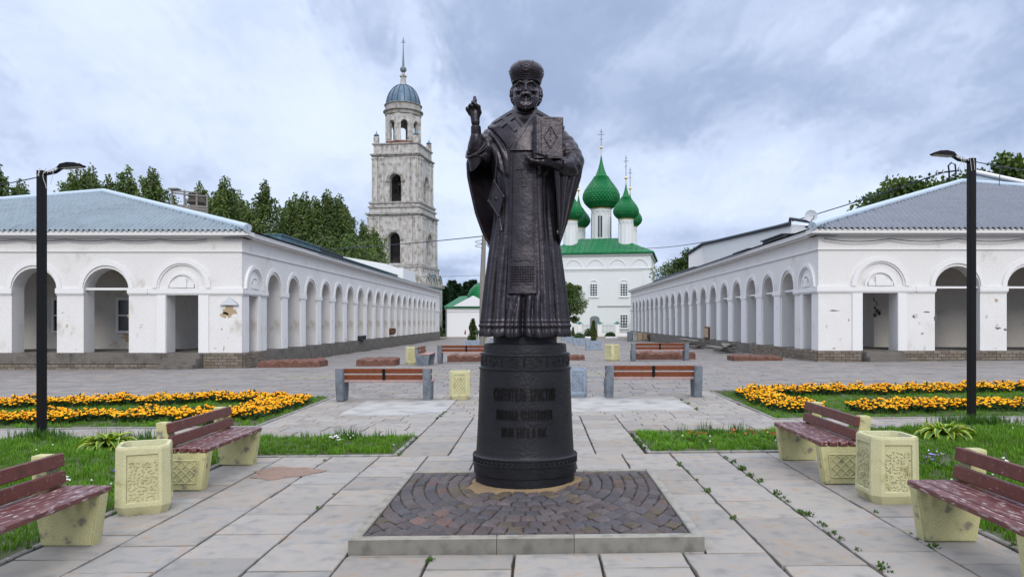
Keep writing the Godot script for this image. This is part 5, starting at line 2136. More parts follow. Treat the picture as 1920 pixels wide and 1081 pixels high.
func build_bell_tower() -> void:
	var D := 95.0
	var k := D / 1387.0
	var o := thing("bell_tower", "tall weathered white bell tower with a grey-blue dome and thin spire", "bell tower", Vector3((756 - 1010) * k, 0, -D), deg_to_rad(-9.0))
	var H := func(py: float) -> float: return 1.6 - (py - 601.0) * k
	var tiers := [[6.75, 500.0, 411.0, 441.0, 497.0], [5.90, 385.0, 302.0, 334.0, 384.0]]
	# lower body with gabled tops
	var mb := MB.new()
	var s0 := 8.0
	mb.box(Vector3(0, (H.call(535) - 2.5) / 2, 0), Vector3(s0, H.call(535) + 2.5, s0))
	put(o, "lower_wall", mb, mats.old_plaster)
	mb = MB.new()
	box_ring(mb, s0 + 0.5, H.call(539), H.call(535.5))
	put(o, "cornice", mb, mats.old_trim)
	for f in four(s0, null):
		for c in [s0 * 0.2, s0 * 0.5, s0 * 0.8]:
			var gb := MB.new()
			var ff: Facade = f
			ff.mb = gb
			var r := 1.15
			for i in 12:
				var a0 := PI * i / 12
				var a1 := PI * (i + 1) / 12
				gb.tri(ff.p(c, H.call(535), -0.1), ff.p(c + r * cos(a0), H.call(535) + r * 1.25 * sin(a0), -0.1), ff.p(c + r * cos(a1), H.call(535) + r * 1.25 * sin(a1), -0.1), ff.N)
			ff.ring(c, H.call(535), r * 0.86, r * 1.08, -1.0, 0.08, 12)
			put(o, "gable", gb, mats.old_plaster)
			var rb := MB.new()
			ff.mb = rb
			ff.ring(c, H.call(535) + 0.06, r * 1.09, r * 1.15, -1.3, 0.16, 12)
			put(o, "gable_roof", rb, mats.sheet_blue if c > s0 * 0.4 and c < s0 * 0.6 else mats.old_trim)
	mb = MB.new()
	box_ring(mb, 7.3, H.call(535), H.call(505))
	put(o, "drum_base", mb, mats.old_plaster)
	mb = MB.new()
	box_ring(mb, 7.5, H.call(505), H.call(502))
	box_ring(mb, 7.15, H.call(502), H.call(500))
	put(o, "cornice", mb, mats.old_trim)
	for t in tiers:
		var s: float = t[0]
		var y0: float = H.call(t[1])
		var y1: float = H.call(t[2])
		mb = MB.new()
		var fs := four(s, mb)
		var r := 0.78 if s > 6 else 0.76
		for i in 4:
			var ff: Facade = fs[i]
			var e := 0.0 if i % 2 == 0 else 0.8
			ff.wall(e, s - e, y0, y1, 0.8, [[s / 2 - r, s / 2 + r, H.call(t[4]), H.call(t[3]) - r, true]])
		put(o, "wall", mb, mats.old_plaster)
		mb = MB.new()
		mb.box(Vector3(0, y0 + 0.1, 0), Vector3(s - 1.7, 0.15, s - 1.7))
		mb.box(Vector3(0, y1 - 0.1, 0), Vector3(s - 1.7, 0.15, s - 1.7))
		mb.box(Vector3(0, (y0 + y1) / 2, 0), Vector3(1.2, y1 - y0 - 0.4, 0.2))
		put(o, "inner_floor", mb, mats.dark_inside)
		for i in 4:
			var ff: Facade = fs[i]
			mb = MB.new()
			ff.mb = mb
			ff.ring(s / 2, H.call(t[3]) - r, r + 0.02, r + 0.30, -0.02, 0.18)
			ff.slab(s / 2 - r - 0.5, s / 2 - r - 0.02, H.call(t[3]) - r - 0.2, H.call(t[3]) - r, -0.02, 0.16)
			ff.slab(s / 2 + r + 0.02, s / 2 + r + 0.5, H.call(t[3]) - r - 0.2, H.call(t[3]) - r, -0.02, 0.16)
			put(o, "arch_moulding", mb, mats.old_trim)
			for c in [0.42, 1.25, s - 1.25, s - 0.42]:
				mb = MB.new()
				ff.mb = mb
				ff.slab(c - 0.24, c + 0.24, y0, y1 - 0.3, -0.02, 0.20)
				ff.slab(c - 0.30, c + 0.30, y1 - 0.3, y1 - 0.12, -0.02, 0.26)
				ff.slab(c - 0.30, c + 0.30, y0, y0 + 0.25, -0.03, 0.26)
				put(o, "pilaster", mb, mats.old_plaster)
		# a bell behind each opening
		if s < 6.5:
			for q in [Vector3(0.0, 0, 1.4), Vector3(1.5, 0, 0.2), Vector3(-0.5, 0, -1.2)]:
				mb = MB.new()
				mb.lathe([Vector2(0.36, 0.0), Vector2(0.30, 0.12), Vector2(0.22, 0.4), Vector2(0.15, 0.55), Vector2(0.0, 0.6)], 14, Vector3(q.x, H.call(352), q.z), false)
				put(o, "bell", mb, mats.bell)
			mb = MB.new()
			mb.box(Vector3(0, H.call(343), 1.4), Vector3(3.5, 0.12, 0.12))
			mb.box(Vector3(1.5, H.call(343), 0), Vector3(0.12, 0.12, 3.5))
			put(o, "beam", mb, mats.dark_inside)
	# cornices between the tiers
	for q in [[411.0, 408.5, 7.0], [408.5, 405.5, 7.35], [405.5, 396.0, 6.55], [396.0, 393.0, 6.85], [393.0, 388.0, 6.45], [388.0, 385.0, 6.7], [302.0, 299.5, 6.15], [299.5, 297.0, 6.45], [297.0, 280.0, 5.75], [280.0, 277.5, 6.05]]:
		mb = MB.new()
		box_ring(mb, q[2], H.call(q[0]), H.call(q[1]))
		put(o, "cornice" if q[0] - q[1] < 4.0 else "parapet", mb, mats.old_trim if q[0] - q[1] < 4.0 else mats.old_plaster)
	for sx in [-1, 1]:
		for sz in [-1, 1]:
			mb = MB.new()
			var c := Vector3(sx * 2.6, 0, sz * 2.6)
			mb.box(c + Vector3(0, H.call(271), 0), Vector3(0.55, 0.9, 0.55))
			var urn := put(o, "corner_post", mb, mats.old_plaster)
			mb = MB.new()
			mb.lathe([Vector2(0.1, H.call(264.5)), Vector2(0.32, H.call(263)), Vector2(0.36, H.call(261.5)), Vector2(0.2, H.call(259.5)), Vector2(0.06, H.call(257)), Vector2(0.0, H.call(252))], 12, c, false)
			put(urn, "urn", mb, mats.dome_blue)
	# open drum of eight arches
	var R8 := 2.12
	var w8 := 2.0 * R8 * tan(PI / 8)
	mb = MB.new()
	mb.lathe([Vector2(2.28, H.call(277.5)), Vector2(2.28, H.call(271.0)), Vector2(2.2, H.call(270.5))], 32)
	put(o, "drum_foot", mb, mats.red_brick)
	mb = MB.new()
	for i in 8:
		var b := Basis(Vector3.UP, i * PI / 4 + PI / 8)
		var f := facade(b * Vector3(-w8 / 2, 0, R8), b * Vector3(1, 0, 0), b * Vector3(0, 0, 1), mb)
		f.wall(0, w8, H.call(270.5), H.call(220), 0.45, [[w8 / 2 - 0.42, w8 / 2 + 0.42, H.call(269), H.call(232) - 0.42, true]])
		f.ring(w8 / 2, H.call(232) - 0.42, 0.44, 0.6, -0.02, 0.08, 10)
		f.slab(-0.16, 0.16, H.call(270.5), H.call(224), -0.1, 0.07)
	put(o, "drum", mb, mats.old_plaster)
	mb = MB.new()
	mb.lathe([Vector2(2.2, H.call(220)), Vector2(2.3, H.call(219)), Vector2(2.32, H.call(214)), Vector2(2.55, H.call(212.5)), Vector2(2.55, H.call(211)), Vector2(2.3, H.call(210)), Vector2(2.28, H.call(201)), Vector2(2.42, H.call(200)), Vector2(2.42, H.call(199)), Vector2(2.1, H.call(198))], 32)
	put(o, "drum_cornice", mb, mats.old_trim)
	mb = MB.new()
	var dome := []
	for i in 13:
		var a := PI / 2 * i / 12
		dome.append(Vector2(2.16 * cos(a) + 0.001, H.call(199) + 2.75 * sin(a)))
	mb.lathe(dome, 32, Vector3.ZERO, false)
	put(o, "dome", mb, mats.dome_blue)
	for i in 16:
		var a := TAU * i / 16
		var q := []
		for j in 9:
			var e := PI / 2 * j / 8 * 0.94
			q.append(Vector3(2.18 * cos(e) * cos(a), H.call(199) + 2.78 * sin(e), 2.18 * cos(e) * sin(a)))
		mb = MB.new()
		mb.tube(q, 0.045, 5)
		put(o, "dome_rib", mb, mats.sheet_dark)
	mb = MB.new()
	mb.lathe([Vector2(0.55, H.call(163)), Vector2(0.55, H.call(159)), Vector2(0.38, H.call(158)), Vector2(0.33, H.call(145)), Vector2(0.45, H.call(144)), Vector2(0.45, H.call(142)), Vector2(0.16, H.call(141)), Vector2(0.2, H.call(136))], 16)
	put(o, "lantern", mb, mats.old_plaster)
	mb = MB.new()
	mb.ball(Vector3(0, H.call(130), 0), Vector3(0.42, 0.42, 0.42), 16, 10)
	mb.tube([Vector3(0, H.call(128), 0), Vector3(0, H.call(97), 0), Vector3(0, H.call(70), 0)], [0.17, 0.07, 0.04], 8)
	mb.box(Vector3(0, H.call(79), 0), Vector3(0.55, 0.09, 0.07))
	mb.box(Vector3(0, H.call(75.5), 0), Vector3(0.3, 0.07, 0.07))
	put(o, "spire", mb, mats.iron_grey)


func onion(parent: Node, c: Vector3, r: float, h: float, rd: float, drum_h: float, win: bool) -> void:
	# c: foot of the drum; r, h: radius and height of the onion; rd: radius of the drum
	var mb := MB.new()
	mb.lathe([Vector2(rd * 1.08, 0), Vector2(rd * 1.08, 0.25), Vector2(rd, 0.3), Vector2(rd, drum_h - 0.5), Vector2(rd * 1.06, drum_h - 0.45), Vector2(rd * 1.06, drum_h - 0.12), Vector2(rd * 1.12, drum_h - 0.08), Vector2(rd * 1.12, drum_h)], 28, c)
	# little arcade round the drum
	var m := 12
	for i in m:
		var a := TAU * (i + 0.5) / m
		var b := Basis(Vector3.UP, a)
		var w := TAU * rd / m
		var f := facade(c + b * Vector3(0, 0, rd), b * Vector3(1, 0, 0), b * Vector3(0, 0, 1), mb)
		f.ring(0, drum_h - 0.5 - w * 0.5, w * 0.36, w * 0.47, -0.03, 0.07, 6)
		f.slab(w * 0.5 - 0.05, w * 0.5 + 0.05, 0.3, drum_h - 0.5 - w * 0.5, -0.05, 0.05)
	var d := put(parent, "drum", mb, mats.church_white)
	if win:
		for i in 4:
			var b := Basis(Vector3.UP, i * PI / 2)
			mb = MB.new()
			var f := facade(c + b * Vector3(0, 0, rd + 0.06), b * Vector3(1, 0, 0), b * Vector3(0, 0, 1), mb)
			f.slab(-0.34, 0.34, 0.6, drum_h - 1.3, -0.05, 0.01)
			for e in 3:
				f.slab(-0.34, 0.34, 0.9 + e * 0.6, 0.95 + e * 0.6, 0.0, 0.03)
			put(d, "window", mb, mats.glass_dark)
	# quilted onion: staggered diamonds, each a low pyramid
	mb = MB.new()
	var prof := [0.0, 0.56, 0.05, 0.74, 0.12, 0.92, 0.20, 1.0, 0.27, 0.985, 0.36, 0.87, 0.45, 0.68, 0.54, 0.48, 0.63, 0.32, 0.74, 0.19, 0.86, 0.095, 1.0, 0.028]
	var base := c + Vector3(0, drum_h, 0)
	var N := 30
	# heights chosen so that the diamonds stay near square
	var ts := [0.0]
	var t := 0.0
	while t < 0.62:
		var rr := table(prof, t) * r
		t += maxf(0.018, TAU * rr / N * 0.58 / h)
		ts.append(t)
	var pt := func(i: int, j: float, off: float) -> Vector3:
		var tt: float = ts[i]
		var rr := table(prof, tt) * r + off
		var a := TAU * j / N
		return base + Vector3(rr * sin(a), tt * h, rr * cos(a))
	for i in range(0, ts.size() - 2):
		for j in N:
			var jj := j + (0.5 if i % 2 else 0.0)
			var p0: Vector3 = pt.call(i, jj, 0.0)
			var p1: Vector3 = pt.call(i + 1, jj + 0.5, 0.0)
			var p2: Vector3 = pt.call(i + 2, jj, 0.0)
			var p3: Vector3 = pt.call(i + 1, jj - 0.5, 0.0)
			var mid: Vector3 = pt.call(i + 1, jj, r * 0.05)
			mb.col = grey(0.85 + 0.3 * fposmod(sin(i * 12.9 + j * 78.2) * 43.7, 1.0))
			var out := mid - Vector3(base.x, mid.y, base.z)
			mb.tri(p0, p1, mid, out)
			mb.tri(p1, p2, mid, out)
			mb.tri(p2, p3, mid, out)
			mb.tri(p3, p0, mid, out)
	mb.col = Color.WHITE
	var top: float = ts[ts.size() - 2]
	var cone := []
	for i in 14:
		var tt := lerpf(top - 0.05, 1.0, i / 13.0)
		cone.append(Vector2(table(prof, tt) * r, tt * h))
	mb.lathe(cone, 24, base, false)
	put(parent, "onion_dome", mb, mats.dome_green)
	mb = MB.new()
	var s := r / 2.9
	mb.tube([base + Vector3(0, h, 0), base + Vector3(0, h + 1.2 * s, 0)], 0.09, 6)
	mb.ball(base + Vector3(0, h + 1.35 * s, 0), Vector3.ONE * 0.24, 10, 8)
	put(parent, "gilt_ball", mb, mats.gold)
	mb = MB.new()
	mb.lathe([Vector2(rd * 1.13, -0.1), Vector2(rd * 1.15, 0.02), Vector2(rd * 1.05, 0.06)], 24, base)
	put(parent, "gilt_rim", mb, mats.gold)
	mb = MB.new()
	mb.tube([base + Vector3(0, h + 1.3 * s, 0), base + Vector3(0, h + 4.4, 0)], 0.055, 5)
	mb.box(base + Vector3(0, h + 3.5, 0), Vector3(1.1 * s, 0.08, 0.06))
	mb.box(base + Vector3(0, h + 3.95, 0), Vector3(0.55 * s, 0.07, 0.06))
	mb.box(base + Vector3(0, h + 2.7, 0), Vector3(0.6 * s, 0.07, 0.06), Basis(Vector3(0, 0, 1), 0.35))
	put(parent, "cross", mb, mats.iron_grey)


func build_church() -> void:
	var D := 112.0
	var k := D / 1387.0
	var H := func(py: float) -> float: return 1.6 - (py - 601.0) * k
	var w := 16.6
	var cxm := (1129.0 - 1010.0) * k
	var o := thing("church", "white church with five bright green onion domes and a green metal roof", "church", Vector3(cxm + 0.55, 0, -D - 8.0), deg_to_rad(-11.0))
	var hw := w / 2
	var ye: float = H.call(474)
	var mb := MB.new()
	mb.span(Vector3(-hw, -2.0, -hw), Vector3(hw, ye, hw))
	put(o, "wall", mb, mats.church_white)
	# roof with standing seams
	var e := hw + 0.5
	var rt := 3.0
	var ry: float = ye + 2.75
	mb = MB.new()
	for i in 4:
		var b := Basis(Vector3.UP, i * PI / 2)
		mb.quad(b * Vector3(-e, ye + 0.05, e), b * Vector3(e, ye + 0.05, e), b * Vector3(rt, ry, rt), b * Vector3(-rt, ry, rt), Vector3.UP)
		mb.quad(b * Vector3(-e, ye - 0.2, e), b * Vector3(e, ye - 0.2, e), b * Vector3(e, ye + 0.05, e), b * Vector3(-e, ye + 0.05, e), b * Vector3(0, 0, 1))
	mb.quad(Vector3(-rt, ry, -rt), Vector3(rt, ry, -rt), Vector3(rt, ry, rt), Vector3(-rt, ry, rt), Vector3.UP)
	var roof := put(o, "roof", mb, mats.roof_green)
	for i in 4:
		var b := Basis(Vector3.UP, i * PI / 2)
		for j in 21:
			var u := -1.0 + j / 10.0
			mb = MB.new()
			var p0 := Vector3(u * e, ye + 0.07, e)
			var p1 := Vector3(clampf(u * e, -rt, rt), ry + 0.02, rt)
			if absf(u * e) > rt:
				var tt := (e - absf(u * e)) / (e - rt)
				p1 = Vector3(u * e, lerpf(ye, ry, tt) + 0.02, lerpf(e, rt, tt))
			if p0.distance_to(p1) > 0.3:
				mb.tube([b * p0, b * p1], 0.045, 4, false)
				put(roof, "seam", mb, mats.roof_green)
	# cornice, blind arches, string course, pilasters
	for i in 4:
		var b := Basis(Vector3.UP, i * PI / 2)
		var f := facade(b * Vector3(-hw, 0, hw), b * Vector3(1, 0, 0), b * Vector3(0, 0, 1), null)
		mb = MB.new()
		f.mb = mb
		f.slab(-0.2, w + 0.2, ye - 0.45, ye - 0.22, -0.05, 0.25)
		f.slab(-0.1, w + 0.1, H.call(505), H.call(502.5), -0.05, 0.16)
		for j in 60:
			f.slab(j * w / 60.0, (j + 0.5) * w / 60.0, H.call(508), H.call(505.3), -0.05, 0.10)
		put(o, "cornice", mb, mats.church_white)
		for j in 5:
			mb = MB.new()
			f.mb = mb
			f.ring(w * (j + 0.5) / 5.0, H.call(503), 1.22, 1.36, -0.03, 0.09, 14)
			f.slab(w * (j + 0.5) / 5.0 - 1.62, w * (j + 0.5) / 5.0 - 1.4, H.call(503), H.call(499), -0.03, 0.07)
			put(o, "blind_arch", mb, mats.church_white)
		for u in [0.0, w - 1.1]:
			mb = MB.new()
			f.mb = mb
			f.slab(u, u + 1.1, -2.0, H.call(509), -0.03, 0.10)
			put(o, "pilaster", mb, mats.church_white)
	var f := facade(Vector3(-hw, 0, hw), Vector3(1, 0, 0), Vector3(0, 0, 1), null)
	for c in [w * 0.165, w * 0.485, w * 0.76]:
		for q in [[526.0, 556.0, true], [588.0, 615.0, false]]:
			if c < w * 0.65 and c > w * 0.3 and not q[2]:
				continue
			mb = MB.new()
			f.mb = mb
			f.slab(c - 0.75, c + 0.75, H.call(q[1]) - 0.16, H.call(q[1]), -0.05, 0.16)
			if q[2]:
				f.ring(c, H.call(q[0]) - 0.62, 0.62, 0.74, -0.03, 0.10, 12)
			f.slab(c - 0.74, c - 0.62, H.call(q[1]), H.call(q[0]) - 0.62, -0.03, 0.09)
			f.slab(c + 0.62, c + 0.74, H.call(q[1]), H.call(q[0]) - 0.62, -0.03, 0.09)
			put(o, "window_surround", mb, mats.church_white)
			window_at(o, f, c - 0.61, c + 0.61, H.call(q[1]), H.call(q[0]) - (0.45 if q[2] else 0.1), 0.0, [2, 4], 0.10)
	# walled-up doorway
	mb = MB.new()
	f.mb = mb
	var dc := w * 0.495
	f.slab(dc - 0.72, dc + 0.72, -1.2, H.call(597), -0.05, 0.04)
	for i in 8:
		var a0 := PI * i / 8
		var a1 := PI * (i + 1) / 8
		mb.tri(f.p(dc, H.call(597), 0.04), f.p(dc + 0.72 * cos(a0), H.call(597) + 0.4 * sin(a0), 0.04), f.p(dc + 0.72 * cos(a1), H.call(597) + 0.4 * sin(a1), 0.04), f.N)
	put(o, "door", mb, mats.iron_grey)
	# wall bracket lamps and pipe
	mb = MB.new()
	f.mb = mb
	f.slab(w * 0.52, w * 0.85, H.call(574.5), H.call(573.5), 0.02, 0.12)
	put(o, "pipe", mb, mats.iron_grey)
	var dr := 5.0
	onion(o, Vector3(0, ry - 0.2, 0), 2.95, 8.6, 1.56, 5.3, true)
	for q in [[-dr, dr], [dr, dr], [-dr, -dr], [dr, -dr]]:
		onion(o, Vector3(q[0] * 0.87, ye + 1.0, q[1] * 0.93), 1.95, 5.5, 1.08, 4.45, false)
	# low green-domed chapel on the left
	D = 92.0
	k = D / 1387.0
	var c := thing("chapel", "low white chapel with a green dome half hidden behind the statue", "chapel", Vector3((886 - 1010) * k, 0, -D - 5.0))
	H = func(py: float) -> float: return 1.6 - (py - 601.0) * k
	mb = MB.new()
	mb.span(Vector3(-3.2, -2.0, -5.0), Vector3(4.6, H.call(577), 5.0))
	put(c, "wall", mb, mats.church_white)
	mb = MB.new()
	mb.span(Vector3(-3.5, H.call(577), -5.2), Vector3(4.9, H.call(575), 5.3))
	mb.quad(Vector3(-3.6, H.call(575), 5.3), Vector3(4.9, H.call(575), 5.3), Vector3(3.6, H.call(548), -3.0), Vector3(-2.4, H.call(551), -3.0), Vector3(0, 1, 1))
	mb.tri(Vector3(-3.6, H.call(575), 5.3), Vector3(-2.4, H.call(551), -3.0), Vector3(-3.6, H.call(575), -5.2), Vector3(-1, 1, 0))
	mb.tri(Vector3(4.9, H.call(575), 5.3), Vector3(3.6, H.call(548), -3.0), Vector3(4.9, H.call(575), -5.2), Vector3(1, 1, 0))
	put(c, "roof", mb, mats.roof_green)
	mb = MB.new()
	mb.X = Transform3D(Basis.IDENTITY, Vector3(0, 0, 5.25))
	mb.prism(PackedVector2Array([V2(-2.4, H.call(574)), V2(2.6, H.call(574)), V2(0.1, H.call(554))]), -1.5, 0.12)
	put(c, "pediment", mb, mats.church_white)
	mb = MB.new()
	mb.lathe([Vector2(2.1, H.call(562)), Vector2(2.12, H.call(556)), Vector2(2.0, H.call(548)), Vector2(1.7, H.call(539)), Vector2(1.2, H.call(531)), Vector2(0.6, H.call(526.5)), Vector2(0.15, H.call(525)), Vector2(0.2, H.call(522)), Vector2(0.4, H.call(518)), Vector2(0.12, H.call(513)), Vector2(0.0, H.call(506))], 24, Vector3(1.0, 0, 0.5), false)
	put(c, "dome", mb, mats.roof_green)
	for y in [[578.6, 580.2], [583.0, 584.0]]:
		mb = MB.new()
		mb.span(Vector3(-3.28, H.call(y[1]), 4.9), Vector3(4.68, H.call(y[0]), 5.08))
		put(c, "cornice", mb, mats.church_white)
	mb = MB.new()
	mb.tube([Vector3(-3.4, H.call(577), 5.2), Vector3(-3.28, H.call(583), 5.1), Vector3(-3.28, -0.4, 5.1)], 0.07, 6)
	put(c, "drainpipe", mb, mats.iron_grey)
	# churchyard fence: white posts with teal caps and iron rails
	for side in [[[-9.9, -7.7], "white churchyard fence with teal post caps left of the statue"], [[5.35, 8.0, 10.3, 12.75], "white churchyard fence with teal post caps in front of the church"]]:
		var fz := thing("churchyard_fence", side[1], "fence", Vector3(0, 0, -97.0))
		var xs: Array = side[0]
		for i in xs.size():
			var x: float = xs[i]
			var g := G(x, -97.0)
			mb = MB.new()
			mb.cbox(Vector3(x, g + 0.8, 0), Vector3(0.56, 1.7, 0.56), 0.03)
			var pst := put(fz, "post", mb, mats.trim_white)
			mb = MB.new()
			mb.lathe([Vector2(0.45, g + 1.65), Vector2(0.45, g + 1.70), Vector2(0.0, g + 2.0)], 4, Vector3(x, 0, 0))
			put(pst, "cap", mb, mats.teal)
			var x1: float = xs[i + 1] if i + 1 < xs.size() else x + 2.4
			mb = MB.new()
			mb.span(Vector3(x + 0.28, g - 0.2, -0.2), Vector3(x1 - 0.28, g + 0.42, 0.2))
			put(fz, "low_wall", mb, mats.trim_white)
			mb = MB.new()
			for y in [0.6, 1.35]:
				mb.box(Vector3((x + x1) / 2, g + y, 0), Vector3(x1 - x - 0.56, 0.04, 0.04))
			put(fz, "rail", mb, mats.iron_grey)
			var n := int((x1 - x - 0.56) / 0.18)
			for j in n:
				mb = MB.new()
				var bx := x + 0.36 + j * 0.18
				mb.box(Vector3(bx, g + 1.02, 0), Vector3(0.03, 1.2 + (0.15 if j % 3 == 1 else 0.0), 0.03))
				put(fz, "bar", mb, mats.iron_grey)


# ---------------------------------------------------------------- furniture of the square
func make_bench(called: String, label: String, at: Vector3, turn: float, L: float, leg_m: Material, seat_m: Material, back_m: Material, two_piece: bool, thick := 0.13) -> Node3D:
	# local axes: x along the bench, +z to the front
	var o := thing(called, label, "bench", at, turn)
	var ht := 0.37
	for s in [-1.0, 1.0]:
		var mb := MB.new()
		var x: float = s * (L / 2 - 0.015 - thick / 2)
		# side outline: z forward, y up, with a leaning back post
		var poly := PackedVector2Array([V2(-0.20, 0.0), V2(0.17, 0.0), V2(0.225, ht), V2(-0.135, ht), V2(-0.175, 0.65), V2(-0.275, 0.65), V2(-0.265, ht)])
		mb.X = Transform3D(Basis(Vector3(0, 0, 1), Vector3(0, 1, 0), Vector3(-1, 0, 0)), Vector3(x, 0, 0))
		# bevelled body: thin outer skins and a full-width core
		var inner := PackedVector2Array()
		var mid := V2(-0.03, 0.25)
		for p in poly:
			inner.append(p + (mid - p).normalized() * 0.012)
		mb.prism(poly, -thick / 2 + 0.012, thick / 2 - 0.012)
		mb.prism(inner, -thick / 2, thick / 2)
		var leg := put(o, "leg", mb, leg_m)
		# lattice in relief on the outer side
		mb = MB.new()
		var xo: float = x + s * thick / 2
		var fr := PackedVector2Array([V2(-0.16, 0.07), V2(0.11, 0.07), V2(0.135, 0.29), V2(-0.185, 0.29)])
		for i in 4:
			var a := fr[i]
			var b := fr[(i + 1) % 4]
			mb.tube([Vector3(xo, a.y, a.x), Vector3(xo, b.y, b.x)], 0.0105, 4)
		for i in range(-2, 5):
			for e in [-1.0, 1.0]:
				var a := V2(-0.16 + i * 0.085, 0.07)
				var b := a + V2(e * 0.22, 0.22)
				if e < 0:
					a.x += 0.10; b.x += 0.10
				var cl := Geometry2D.intersect_polyline_with_polygon(PackedVector2Array([a, b]), fr)
				for c in cl:
					if c.size() > 1:
						mb.tube([Vector3(xo, c[0].y, c[0].x), Vector3(xo, c[1].y, c[1].x)], 0.0095, 4)
		put(leg, "lattice", mb, leg_m).set_meta("kind", "stuff")
	for i in 4:
		var mb := MB.new()
		mb.cbox(Vector3(0, ht + 0.022 + R(-0.002, 0.002), 0.186 - i * 0.098), Vector3(L + R(-0.01, 0.015), 0.042, 0.084), 0.007)
		put(o, "seat_plank", mb, seat_m)
	var lean := Basis(Vector3(1, 0, 0), -0.13)
	for i in 2:
		var y := 0.475 + i * 0.127
		var z := -0.125 - i * 0.016
		if two_piece:
			for s in [-1, 1]:
				var mb := MB.new()
				mb.cbox(Vector3(s * (L / 4 + 0.008), y, z), Vector3(L / 2 - 0.02, 0.098, 0.036), 0.006, lean)
				put(o, "back_plank", mb, back_m)
		else:
			var mb := MB.new()
			mb.cbox(Vector3(R(-0.01, 0.01), y, z), Vector3(L, 0.098, 0.038), 0.006, lean)
			put(o, "back_plank", mb, back_m)
	if two_piece:
		var mb := MB.new()
		mb.cbox(Vector3(0, 0.535, -0.165), Vector3(0.055, 0.23, 0.03), 0.004, lean)
		put(o, "back_bracket", mb, mats.iron)
	return o


